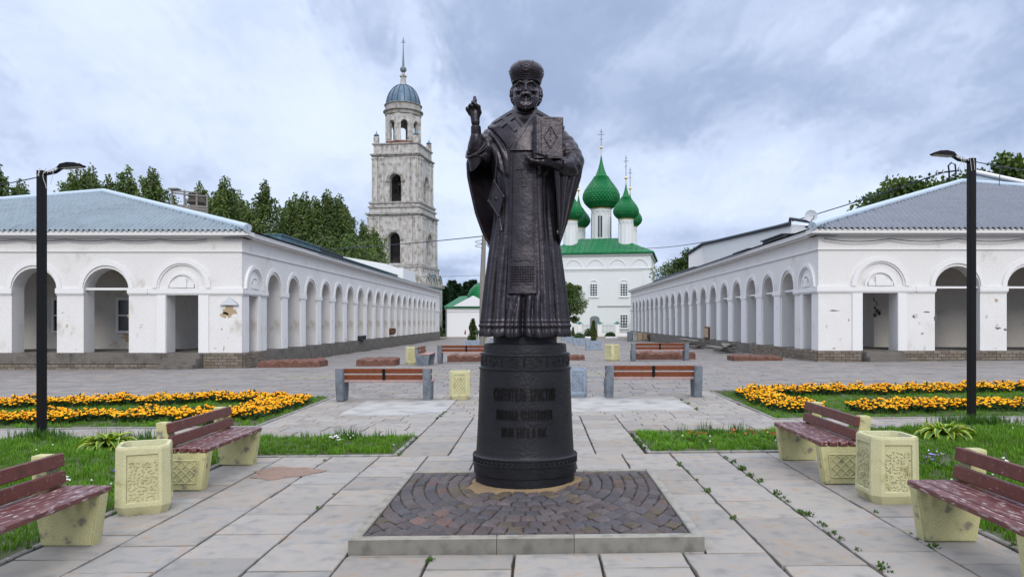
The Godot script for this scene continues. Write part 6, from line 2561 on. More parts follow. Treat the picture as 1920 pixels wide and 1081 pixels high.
func make_bin(called: String, label: String, at: Vector3, turn: float, w: float, h: float, m: Material, relief: int, inside: Material) -> Node3D:
	# square bin with cut corners, sunk panels with relief; relief 0: pebbles, 1: lattice
	var o := thing(called, label, "litter bin", at, turn)
	var a := w / 2
	var ch := w * 0.15
	var oct := func(s: float) -> Array:
		var q := []
		for k in 4:
			var b := Basis(Vector3.UP, k * PI / 2)
			q.append(b * Vector3((a - ch) * s, 0, a * s))
			q.append(b * Vector3(a * s, 0, (a - ch) * s))
		return q
	var mb := MB.new()
	var ring := func(y: float, s: float) -> Array:
		return oct.call(s).map(func(p): return p + Vector3(0, y, 0))
	var low: Array = ring.call(0.0, 0.86)
	var r1: Array = ring.call(0.075, 1.0)
	var r2: Array = ring.call(h - 0.02, 0.97)
	var r3: Array = ring.call(h, 0.94)
	var r4: Array = ring.call(h, 0.80)
	var r5: Array = ring.call(h - 0.055, 0.77)
	for i in 8:
		var j := (i + 1) % 8
		var out: Vector3 = (r1[i] + r1[j]) * 0.5 - Vector3(0, 0.075, 0)
		mb.quad(low[i], low[j], r1[j], r1[i], out)
		mb.quad(r2[i], r2[j], r3[j], r3[i], out + Vector3(0, 0.2, 0))
		mb.quad(r3[i], r3[j], r4[j], r4[i], Vector3.UP)
		mb.quad(r4[i], r4[j], r5[j], r5[i], -out)
		if i % 2 == 0:
			mb.quad(r1[i], r1[j], r2[j], r2[i], out)
			continue
		# big face with a sunk panel
		var f0: Vector3 = r1[i]
		var f1: Vector3 = r1[j]
		var f2: Vector3 = r2[j]
		var f3: Vector3 = r2[i]
		var pt := func(u: float, v: float) -> Vector3: return f0.lerp(f1, u).lerp(f3.lerp(f2, u), v)
		var n := out.normalized()
		var u0 := 0.09
		var u1 := 0.91
		var v0 := 0.065
		var v1 := 0.91
		var dep := 0.016
		mb.quad(pt.call(0, 0), pt.call(1, 0), pt.call(1, v0), pt.call(0, v0), n)
		mb.quad(pt.call(0, v1), pt.call(1, v1), pt.call(1, 1), pt.call(0, 1), n)
		mb.quad(pt.call(0, v0), pt.call(u0, v0), pt.call(u0, v1), pt.call(0, v1), n)
		mb.quad(pt.call(u1, v0), pt.call(1, v0), pt.call(1, v1), pt.call(u1, v1), n)
		var c := [pt.call(u0, v0), pt.call(u1, v0), pt.call(u1, v1), pt.call(u0, v1)]
		var e := []
		var cm: Vector3 = (c[0] + c[2]) * 0.5
		for p in c:
			e.append(p + (cm - p) * 0.04 - n * dep)
		for k in 4:
			mb.quad(c[k], c[(k + 1) % 4], e[(k + 1) % 4], e[k], cm - (c[k] + c[(k + 1) % 4]) * 0.5 + n * 0.1)
		mb.quad(e[0], e[1], e[2], e[3], n)
	mb.quad(low[0], low[2], low[4], low[6], Vector3.DOWN)
	put(o, "body", mb, m)
	for k in 4:
		var b := Basis(Vector3.UP, k * PI / 2)
		mb = MB.new()
		var zf := a * 0.985 - 0.014
		var hw := (a - ch) * 0.78
		if relief == 0:
			for i in 84:
				var cx := hw * 0.94 * (-1.0 + 2.0 * ((i % 7) + 0.5 + R(-0.3, 0.3)) / 7.0)
				var cy := 0.115 + (h - 0.235) * ((i / 7) + 0.5 + R(-0.3, 0.3)) / 12.0
				var dir := Vector3(cos(R(0, 6.3)), 0, 0)
				var an := R(0, TAU)
				var l := R(0.009, 0.015)
				var bend := R(-0.012, 0.012)
				dir = Vector3(cos(an), sin(an), 0)
				var s := Vector3(-sin(an), cos(an), 0)
				var zz := zf + 0.001
				var q := [Vector3(cx, cy, zz) - dir * l, Vector3(cx, cy, zz + 0.006) + s * bend, Vector3(cx, cy, zz) + dir * l]
				mb.tube(q.map(func(p): return b * p), [0.0025, 0.005, 0.0025], 5, false)
		else:
			for i in range(-3, 6):
				for e in [-1.0, 1.0]:
					var pa := V2(-hw + i * hw * 0.5, 0.13)
					var pb := pa + V2(e * (h - 0.25) * 0.62, h - 0.25)
					if e < 0:
						pa.x += hw * 0.5; pb.x += hw * 0.5
					var rect := PackedVector2Array([V2(-hw, 0.13), V2(hw, 0.13), V2(hw, h - 0.12), V2(-hw, h - 0.12)])
					for cl in Geometry2D.intersect_polyline_with_polygon(PackedVector2Array([pa, pb]), rect):
						if cl.size() > 1:
							mb.tube([b * Vector3(cl[0].x, cl[0].y, zf), b * Vector3(cl[1].x, cl[1].y, zf + 0.002)], 0.012, 4, false)
		put(o, "panel_relief", mb, m).set_meta("kind", "stuff")
	mb = MB.new()
	mb.quad(r5[0], r5[2], r5[4], r5[6], Vector3.UP)
	put(o, "liner", mb, inside)
	return o


func make_lamp(label: String, at: Vector3, h: float, side: float) -> void:
	var o := thing("street_lamp", label, "street lamp", at)
	var mb := MB.new()
	mb.cbox(Vector3(0, h / 2, 0), Vector3(0.098, h, 0.098), 0.008)
	put(o, "post", mb, mats.iron)
	mb = MB.new()
	mb.tube([Vector3(side * 0.05, h - 0.05, 0), Vector3(side * 0.2, h - 0.02, 0), Vector3(side * 0.32, h + 0.06, 0)], 0.024, 8)
	put(o, "arm", mb, mats.iron)
	mb = MB.new()
	var t := Basis(Vector3(0, 0, 1), side * 0.08)
	mb.X = Transform3D(t, Vector3(side * 0.42, h + 0.065, 0))
	var hp := PackedVector2Array()
	for q in [V2(-0.17, -0.02), V2(-0.12, 0.03), V2(-0.02, 0.045), V2(0.09, 0.032), V2(0.17, 0.0), V2(0.155, -0.022)]:
		hp.append(V2(q.x * side, q.y))
	mb.prism(hp, -0.075, 0.075)
	var hd := put(o, "lamp_head", mb, mats.iron)
	mb = MB.new()
	mb.X = Transform3D(t, Vector3(side * 0.42, h + 0.065, 0))
	mb.cbox(Vector3(0.015 * side, -0.026, 0), Vector3(0.26, 0.012, 0.12), 0.003)
	put(hd, "diffuser", mb, mats.dish)
	# knotted cords round the top
	mb = MB.new()
	var q := []
	for i in 30:
		var u := i / 29.0
		var c := Vector3(side * 0.06, h - 0.04, 0).lerp(Vector3(side * 0.30, h + 0.05, 0), u)
		q.append(c + Vector3(0, sin(u * 34.0) * 0.03, cos(u * 34.0) * 0.034))
	mb.tube(q, 0.006, 5)
	for i in 4:
		var x := side * R(0.0, 0.3)
		var y := h + 0.02
		var p := []
		var l := R(0.12, 0.32)
		var amp := R(-0.05, 0.05)
		for j in 6:
			p.append(Vector3(x + amp * sin(j * 0.9), y - l * j / 5.0, 0.085 + 0.01 * j))
		mb.tube(p, 0.004, 4)
	put(o, "cord", mb, mats.cord)


func hang(called: String, label: String, category: String, a: Vector3, b: Vector3, sag: float, r: float, m: Material, drops := 0) -> void:
	var q := []
	for i in 25:
		var u := i / 24.0
		q.append(a.lerp(b, u) - Vector3(0, sag * 4.0 * u * (1.0 - u), 0))
	var mb := MB.new()
	mb.tube(q, r, 5)
	for i in drops:
		var u := (i + 0.6) / drops
		var p := a.lerp(b, u) - Vector3(0, sag * 4.0 * u * (1.0 - u), 0)
		mb.tube([p, p - Vector3(0.02, R(0.1, 0.3), 0)], r * 0.8, 4)
	tag(put(self, called, mb, m), label, category)


func rough_stone(label: String, x0: float, x1: float, d: float, h: float, deep: float, tilt: float, seed_: int) -> void:
	# slab of red granite, sawn below and broken above
	var f := FastNoiseLite.new()
	f.seed = seed_
	f.frequency = 1.6
	var o := thing("granite_slab", label, "stone", P((x0 + x1) / 2, d))
	var w := x1 - x0
	var rows := []
	var nx := 18
	var nz := 7
	var top := []
	for i in nz + 1:
		var row := PackedVector3Array()
		for j in nx + 1:
			var u := float(j) / nx - 0.5
			var v := float(i) / nz - 0.5
			var x := u * w + 0.05 * f.get_noise_2d(v * 3.0, u * 2.0 + 9)
			var z := -v * deep + 0.06 * f.get_noise_2d(u * 7.0, v + 3)
			var y := h * (0.82 + 0.5 * f.get_noise_2d(u * 4.0 + 5, v * 4.0)) + tilt * u * h
			if i == 0 or i == nz or j == 0 or j == nx:
				y -= 0.03
			row.append(Vector3(x, maxf(y, 0.05), z))
		top.append(row)
	var mb := MB.new()
	mb.grid(top)
	put(o, "broken_top", mb, mats.granite)
	mb = MB.new()
	for j in nx:
		for e in [0, nz]:
			var a: Vector3 = top[e][j]
			var b: Vector3 = top[e][j + 1]
			mb.quad(Vector3(a.x, -0.05, a.z), Vector3(b.x, -0.05, b.z), b, a, Vector3(0, 0, 1 if e == 0 else -1))
	for i in nz:
		for e in [0, nx]:
			var a: Vector3 = top[i][e]
			var b: Vector3 = top[i + 1][e]
			mb.quad(Vector3(a.x, -0.05, a.z), Vector3(b.x, -0.05, b.z), b, a, Vector3(-1 if e == 0 else 1, 0, 0))
	put(o, "sawn_side", mb, mats.granite)


func build_furniture() -> void:
	var H := PI / 2
	# yellow benches round the statue
	make_bench("maroon_bench", "maroon slatted bench with stained yellow concrete legs, cut off by the left edge", P(-3.41, 4.80), H, 1.40, mats.yellow_paint, mats.maroon_worn, mats.maroon, false)
	make_bench("maroon_bench", "maroon slatted bench with peeling yellow legs behind the left cream bin", P(-3.41, 7.80), H, 1.42, mats.yellow_paint, mats.maroon_worn, mats.maroon, false)
	make_bench("maroon_bench", "maroon slatted bench with worn seat, cut off by the right edge", P(2.92, 4.72), -H, 1.36, mats.yellow_paint, mats.maroon_worn, mats.maroon, false)
	make_bench("maroon_bench", "maroon slatted bench with yellow legs behind the right cream bin", P(2.92, 7.77), -H, 1.38, mats.yellow_paint, mats.maroon_worn, mats.maroon, false)
	# benches with grey legs, seen from behind
	make_bench("plank_bench", "orange plank bench with grey concrete legs left of the pedestal on a pale concrete patch", P(-3.13, 15.1), PI, 1.94, mats.grey_concrete, mats.plank_worn, mats.plank, true, 0.155)
	make_bench("plank_bench", "orange plank bench with grey concrete legs right of the pedestal on a pale concrete patch", P(2.34, 15.2), PI, 1.98, mats.grey_concrete, mats.plank_worn, mats.plank, true, 0.155)
	make_bench("plank_bench", "distant orange plank bench standing before a rough red stone on the right", P(4.44, 27.2), PI, 2.12, mats.grey_concrete, mats.plank_worn, mats.plank, true, 0.155)
	make_bench("plank_bench", "distant reddish plank bench half hidden by the pedestal, before a dark stone", P(-2.62, 26.9), PI, 2.10, mats.grey_concrete, mats.plank_worn, mats.plank, true, 0.155)
	make_bench("plank_bench", "distant plank bench standing end-on with a grey lattice leg facing the viewer", P(-3.95, 25.9), H, 1.5, mats.grey_concrete, mats.plank_worn, mats.plank, true, 0.155)
	make_bin("litter_bin", "cream concrete litter bin with pebble relief beside the left maroon bench", P(-3.41, 6.40), 0.40, 0.425, 0.575, mats.cream_paint, 0, mats.water_blue)
	make_bin("litter_bin", "cream concrete litter bin with pebble relief beside the right maroon bench", P(3.06, 6.50), 0.02, 0.425, 0.575, mats.cream_paint, 0, mats.water_blue)
	make_bin("litter_bin", "pale yellow lattice litter bin left of the pedestal beside an orange plank bench", P(-1.61, 15.15), 0.05, 0.42, 0.58, mats.cream_paint, 1, mats.dark_inside)
	make_bin("litter_bin", "pale blue lattice litter bin half hidden behind the pedestal", P(0.78, 15.35), 0.1, 0.42, 0.60, mats.blue_concrete, 1, mats.dark_inside)
	make_bin("litter_bin", "small distant yellow litter bin with corner lattice on the right of the pedestal", P(2.73, 27.4), 0.75, 0.46, 0.62, mats.cream_paint, 1, mats.dark_inside)
	make_bin("litter_bin", "distant yellow litter bin mostly hidden behind the end-on plank bench", P(-4.55, 26.5), 0.1, 0.42, 0.62, mats.cream_paint, 1, mats.dark_inside)
	make_lamp("black square lamp post with its arm pointing right, on the left lawn", P(-7.06, 10.5), 3.80, 1.0)
	make_lamp("black square lamp post with its arm pointing left, on the right lawn", P(6.50, 11.1), 3.97, -1.0)
	hang("garland_wire", "thin wire running left from the top of the left lamp post", "wire", P(-7.06, 10.5, 3.72), P(-12.5, 11.5, 3.62), 0.18, 0.008, mats.wire, 2)
	hang("garland_wire", "string of hanging wires running right from the right lamp post", "wire", P(6.55, 11.1, 3.92), P(12.0, 11.6, 3.75), 0.2, 0.008, mats.wire, 8)
	# granite slabs
	rough_stone("long red granite slab lying before the left arcade corner", -9.55, -7.45, 25.6, 0.27, 1.0, 0.3, 3)
	rough_stone("short red granite block lying left of the end-on bench", -6.28, -4.98, 26.0, 0.28, 1.2, 0.1, 5)
	rough_stone("dark red stone lying behind the half hidden distant bench", -3.45, -1.6, 28.3, 0.28, 0.8, 0.0, 7)
	rough_stone("small red stone just right of the pedestal", 1.15, 1.75, 28.5, 0.22, 0.6, 0.0, 9)
	rough_stone("rough red stone lying behind the distant bench on the right", 3.75, 5.95, 28.6, 0.32, 0.9, 0.0, 11)
	rough_stone("flat red granite slab lying before the right arcade", 7.0, 8.75, 27.0, 0.20, 1.1, -0.2, 13)
	# garlands sagging along the fronts
	for i in 5:
		hang("facade_wire", "sagging cable pinned under the left arcade eave, span %s from the corner" % ["first", "second", "third", "fourth", "fifth"][i], "cable", Vector3(-11.4 - i * 1.62, 4.40, -25.38), Vector3(-13.02 - i * 1.62, 4.40, -25.38), 0.07, 0.014, mats.wire)
		hang("facade_wire", "sagging cable pinned under the right arcade eave, span %s from the corner" % ["first", "second", "third", "fourth", "fifth"][i], "cable", Vector3(9.8 + i * 2.3, 4.42, -25.38), Vector3(12.1 + i * 2.3, 4.42, -25.38), 0.10, 0.016, mats.wire)
	# poles and cables
	var po := thing("utility_pole", "grey wooden utility pole standing close left of the statue", "utility pole", P(-3.52, 46.0))
	var mb := MB.new()
	mb.tube([Vector3(0, 0, 0), Vector3(0.02, 4, 0), Vector3(0.12, 7.0, 0)], [0.19, 0.17, 0.13], 10)
	put(po, "post", mb, mats.wood_grey)
	mb = MB.new()
	mb.tube([Vector3(0.3, 0.0, 0.1), Vector3(0.3, 2.4, 0.1)], [0.16, 0.15], 10)
	put(po, "footing", mb, mats.pale_concrete)
	mb = MB.new()
	var coil := []
	for i in 24:
		coil.append(Vector3(-0.2 + 0.22 * cos(i * 0.55), 6.7 - i * 0.022, 0.12 + 0.1 * sin(i * 0.55)))
	mb.tube(coil, 0.018, 5)
	put(po, "cable_coil", mb, mats.wire)
	hang("power_cable", "dark cable running left from the wooden pole past the bell tower", "cable", P(-3.45, 46.0, 6.95), Vector3(-36.0, 9.2, -78.0), 0.5, 0.03, mats.wire)
	hang("power_cable", "dark stay cable slanting down to the right from the wooden pole", "cable", P(-3.4, 46.0, 6.7), P(-0.6, 52.0, 2.5), 0.0, 0.025, mats.wire)
	hang("power_cable", "thin cable low across the sky between the chapel and the bell tower", "cable", Vector3(-40, 8.0, -90.0), Vector3(-4, 6.6, -80.0), 0.6, 0.02, mats.wire)
	hang("power_cable", "long dark cable sagging across the sky from the right roof to the church", "cable", Vector3(20.2, 9.0, -37.0), Vector3(10.5, 12.6, -109.0), 1.6, 0.035, mats.wire)
	var tp := thing("roof_mast", "thin metal mast with a crossbar and insulators on the right roof", "mast", Vector3(20.55, 8.0, -37.0))
	mb = MB.new()
	mb.tube([Vector3(0, -0.3, 0), Vector3(0, 1.05, 0), Vector3(-0.04, 1.35, 0), Vector3(0.1, 1.5, 0), Vector3(0.3, 1.42, 0), Vector3(0.34, 1.0, 0), Vector3(0.22, 0.9, 0)], 0.04, 6)
	put(tp, "mast", mb, mats.iron)
	mb = MB.new()
	mb.box(Vector3(-0.05, 1.05, 0), Vector3(1.25, 0.07, 0.07), Basis(Vector3(0, 0, 1), 0.12))
	put(tp, "crossbar", mb, mats.iron)
	for x in [-0.6, -0.3, 0.5]:
		mb = MB.new()
		mb.tube([Vector3(x, 1.0 + x * 0.12, 0), Vector3(x, 1.2 + x * 0.12, 0)], 0.05, 6)
		put(tp, "insulator", mb, mats.dish)
	# satellite dish on the right eave
	var sd := thing("satellite_dish", "round grey satellite dish on a bracket at the corner of the right roof", "satellite dish", Vector3(10.35, 4.95, -28.2))
	mb = MB.new()
	var prof := []
	for i in 7:
		prof.append(Vector2(0.02 + 0.21 * i / 6.0, 0.05 * pow(i / 6.0, 2.0)))
	mb.X = Transform3D(Basis(Vector3(1, 0, 0), PI / 2 - 0.15) * Basis(Vector3(0, 0, 1), 0.2), Vector3(0, 0.62, 0.1))
	mb.lathe(prof, 24, Vector3.ZERO, false)
	put(sd, "reflector", mb, mats.dish)
	mb = MB.new()
	mb.tube([Vector3(0, -0.1, 0), Vector3(0, 0.6, 0)], 0.03, 6)
	mb.box(Vector3(0, 0.22, 0), Vector3(0.34, 0.06, 0.1))
	mb.box(Vector3(0, 0.08, 0), Vector3(0.3, 0.06, 0.1))
	put(sd, "bracket", mb, mats.iron)
	mb = MB.new()
	mb.tube([Vector3(0, 0.45, 0.12), Vector3(0, 0.5, 0.4), Vector3(0, 0.6, 0.42)], 0.015, 5)
	put(sd, "feed_arm", mb, mats.iron)
	# rickety scaffold behind the left roof ridge
	var sc := thing("scaffold", "weathered wooden scaffold round a roof lantern behind the left blue roof", "scaffold", Vector3(-18.6, 4.8, -39.8))
	for x in [-0.95, -0.27, 0.38, 0.92]:
		mb = MB.new()
		mb.tube([Vector3(x, 0, 0.4), Vector3(x + R(-0.03, 0.03), 3.75 if x < 0 else 3.55, 0.4)], 0.05, 6)
		put(sc, "post", mb, mats.wood_grey)
	for q in [[-1.0, 0.42, 3.72], [-0.3, 0.95, 3.52], [-0.95, -0.2, 3.62]]:
		mb = MB.new()
		mb.tube([Vector3(q[0], q[2], 0.43), Vector3(q[1], q[2] - 0.1, 0.43)], 0.04, 6)
		put(sc, "rail", mb, mats.wood_grey)
	for i in 3:
		mb = MB.new()
		mb.cbox(Vector3(0.0, 2.9 - i * 0.11, 0.46 - i * 0.012), Vector3(1.95, 0.09, 0.04), 0.005, Basis(Vector3(0, 0, 1), -0.06 - i * 0.03))
		put(sc, "plank", mb, mats.wood_grey)
	mb = MB.new()
	mb.cbox(Vector3(-0.85, 3.82, 0.3), Vector3(0.5, 0.07, 0.5), 0.01)
	put(sc, "platform", mb, mats.wood_grey)
	mb = MB.new()
	mb.lathe([Vector2(0.36, 0.0), Vector2(0.36, 3.1), Vector2(0.50, 3.15), Vector2(0.50, 3.25), Vector2(0.4, 3.3), Vector2(0.36, 3.55), Vector2(0.5, 3.6), Vector2(0.0, 3.7)], 14, Vector3(0.1, 0, -0.2))
	put(sc, "lantern", mb, mats.debris)
	# things stored along the arcades
	var ar := thing("armchair", "old brown armchair standing in the left arcade", "armchair", Vector3(-10.35, 0.49, -50.9), 1.4)
	mb = MB.new()
	mb.cbox(Vector3(0, 0.3, 0), Vector3(0.75, 0.3, 0.7), 0.05)
	put(ar, "seat", mb, mats.brown_stuff)
	mb = MB.new()
	mb.cbox(Vector3(0, 0.68, -0.32), Vector3(0.8, 0.75, 0.18), 0.06)
	put(ar, "backrest", mb, mats.brown_stuff)
	for s in [-1, 1]:
		mb = MB.new()
		mb.cbox(Vector3(s * 0.4, 0.42, 0.02), Vector3(0.16, 0.36, 0.72), 0.05)
		put(ar, "armrest", mb, mats.brown_stuff)
	var bx := thing("low_crate", "low dark crate with a pale lid on the left arcade step", "crate", Vector3(-10.3, 0.49, -42.3), 1.5)
	mb = MB.new()
	mb.cbox(Vector3(0, 0.13, 0), Vector3(1.3, 0.24, 0.5), 0.02)
	put(bx, "box", mb, mats.rubber)
	mb = MB.new()
	mb.cbox(Vector3(0.1, 0.28, 0), Vector3(1.1, 0.06, 0.52), 0.01)
	put(bx, "lid", mb, mats.dish)
	var cb := thing("cupboard", "small brown cupboard standing in the right arcade", "cupboard", Vector3(9.75, 0.56, -42.0), -1.45)
	mb = MB.new()
	mb.cbox(Vector3(0, 0.35, 0), Vector3(0.75, 0.7, 0.45), 0.02)
	put(cb, "case", mb, mats.brown_stuff)
	mb = MB.new()
	mb.cbox(Vector3(0, 0.36, 0.235), Vector3(0.6, 0.52, 0.02), 0.006)
	put(cb, "door", mb, mats.plaster_tan)
	# loose boards and blocks by the right plinth
	for q in [[8.7, 34.5, 0.35, 1.5, "heap of broken boards on the ground before the right plinth"], [8.55, 41.5, 0.5, 1.9, "second heap of broken boards by the right plinth, farther back"]]:
		var hp := thing("board_heap", q[4], "boards", P(q[0], q[1]), 0.4)
		for i in 7:
			mb = MB.new()
			mb.cbox(Vector3(R(-0.3, 0.3), 0.06 + i * q[2] / 7.0, R(-0.5, 0.5)), Vector3(R(0.2, 0.4), 0.05, R(0.9, q[3])), 0.008, Basis(Vector3.UP, R(-0.6, 0.6)) * Basis(Vector3(1, 0, 0), R(-0.15, 0.15)))
			put(hp, "board", mb, mats.debris if i % 2 else mats.wood_grey)
	var bg := thing("building_blocks", "tan and grey building blocks stacked before the far end of the right arcade", "blocks", P(8.6, 64.0))
	for i in 5:
		mb = MB.new()
		mb.cbox(Vector3(-0.7 + i * 0.42, 0.42, R(-0.2, 0.2)), Vector3(0.4, 0.85 - 0.12 * i, 0.7), 0.02)
		put(bg, "block", mb, [mats.grey_concrete, mats.pale_concrete, mats.plaster_tan, mats.plaster_tan, mats.debris][i])
	mb = MB.new()
	for i in 9:
		var a := Vector3(1.5 + R(-0.4, 0.4), 0.0, R(-0.4, 0.4))
		mb.tube([a, a + Vector3(R(-0.4, 0.4), R(0.5, 1.25), R(-0.2, 0.2))], 0.06, 5)
	mb.ball(Vector3(1.6, 0.25, 0), Vector3(0.7, 0.4, 0.5), 9, 6)
	put(bg, "rubbish", mb, mats.brown_stuff)
	# two boarded openings at the far end of the right arcade
	for i in 2:
		var bd := thing("boarding", "grey board leaning in the %s boarded arch of the right arcade" % ["nearer", "farther"][i], "board", Vector3(9.66, 0.57, -(52.95 + i * 2.435)))
		mb = MB.new()
		mb.cbox(Vector3(0.2, 0.62, 0), Vector3(0.05, 1.25, 1.44), 0.01)
		put(bd, "panel", mb, mats.iron_grey)
	# planters
	var pl := [[2.97, 40.3, 0.80, "grey concrete planter with a tall thuja, nearest on the right of the statue"], [2.82, 50.0, 1.0, "wide grey planter second in the row right of the statue"], [2.75, 58.0, 0.95, "grey planter third in the row right of the statue"], [2.5, 66.0, 0.9, "grey planter with yellow flowers, last in the row right of the statue"],
		[-3.95, 44.5, 0.85, "grey concrete planter with a bushy thuja left of the statue"], [-3.0, 51.0, 0.95, "grey planter behind the wooden pole"], [-2.7, 60.0, 0.95, "far grey planter just left of the statue hem"]]
	for i in pl.size():
		var q: Array = pl[i]
		var pn := thing("planter", q[3], "planter", P(q[0], q[1]), R(-0.05, 0.05), "concrete planters across the square")
		mb = MB.new()
		var w: float = q[2]
		for s in [[Vector3(0, 0.26, w / 2 - 0.04), Vector3(w, 0.52, 0.08)], [Vector3(0, 0.26, -w / 2 + 0.04), Vector3(w, 0.52, 0.08)], [Vector3(-w / 2 + 0.04, 0.26, 0), Vector3(0.08, 0.52, w - 0.162)], [Vector3(w / 2 - 0.04, 0.26, 0), Vector3(0.08, 0.52, w - 0.162)]]:
			mb.cbox(s[0], s[1], 0.008)
		put(pn, "trough", mb, mats.blue_concrete)
		mb = MB.new()
		mb.box(Vector3(0, 0.44, 0), Vector3(w - 0.17, 0.08, w - 0.17))
		put(pn, "earth", mb, mats.soil)
	# white kerb stones by the far road
	for i in 3:
		mb = MB.new()
		var x: float = [0.2, 5.6, 8.0][i]
		mb.cbox(P(x, 81.0, 0.1), Vector3(1.3, 0.2, 0.25), 0.02)
		tag(put(self, "kerb_block", mb, mats.trim_white), "white painted kerb block on the far edge of the square, %s" % ["behind the statue hem", "before the church door", "before the right arcade end"][i], "kerb block")
	# red car parked behind the planter
	var car := thing("red_car", "red car parked far off behind the wooden pole", "car", P(-7.3, 93.0), 0.1)
	mb = MB.new()
	mb.X = Transform3D(Basis.IDENTITY, Vector3(0, 0, 0))
	mb.prism(PackedVector2Array([V2(-2.0, 0.3), V2(2.0, 0.3), V2(2.05, 0.65), V2(1.2, 0.85), V2(-1.9, 0.9), V2(-2.05, 0.6)]), -0.82, 0.82)
	put(car, "body", mb, mats.car_red)
	mb = MB.new()
	mb.prism(PackedVector2Array([V2(-1.6, 0.9), V2(1.0, 0.87), V2(0.4, 1.38), V2(-1.2, 1.42)]), -0.72, 0.72)
	put(car, "cabin", mb, mats.glass_dark)
	mb = MB.new()
	mb.prism(PackedVector2Array([V2(-1.2, 1.42), V2(0.4, 1.38), V2(0.3, 1.45), V2(-1.1, 1.48)]), -0.7, 0.7)
	put(car, "roof", mb, mats.car_red)
	for x in [-1.25, 1.25]:
		for z in [-0.75, 0.75]:
			mb = MB.new()
			mb.tube([Vector3(x, 0.31, z - 0.1), Vector3(x, 0.31, z + 0.1)], 0.31, 14)
			put(car, "wheel", mb, mats.rubber)


# ---------------------------------------------------------------- plants
func leaf_quad(mb: MB, o: Vector3, dir: Vector3, side: Vector3, l: float, w: float) -> void:
	# a leaf spray: kite of two triangles
	var a := o + dir * l * 0.45 + side * w * 0.5
	var b := o + dir * l
	var c := o + dir * l * 0.45 - side * w * 0.5
	mb.quad(o, a, b, c, Vector3(side.y, 1.0, side.x) if absf(dir.y) < 0.9 else Vector3(0, 0, 1))


func rdir(g: RandomNumberGenerator) -> Vector3:
	var z := g.randf_range(-1, 1)
	var a := g.randf_range(0, TAU)
	var r := sqrt(1 - z * z)
	return Vector3(r * cos(a), z, r * sin(a))


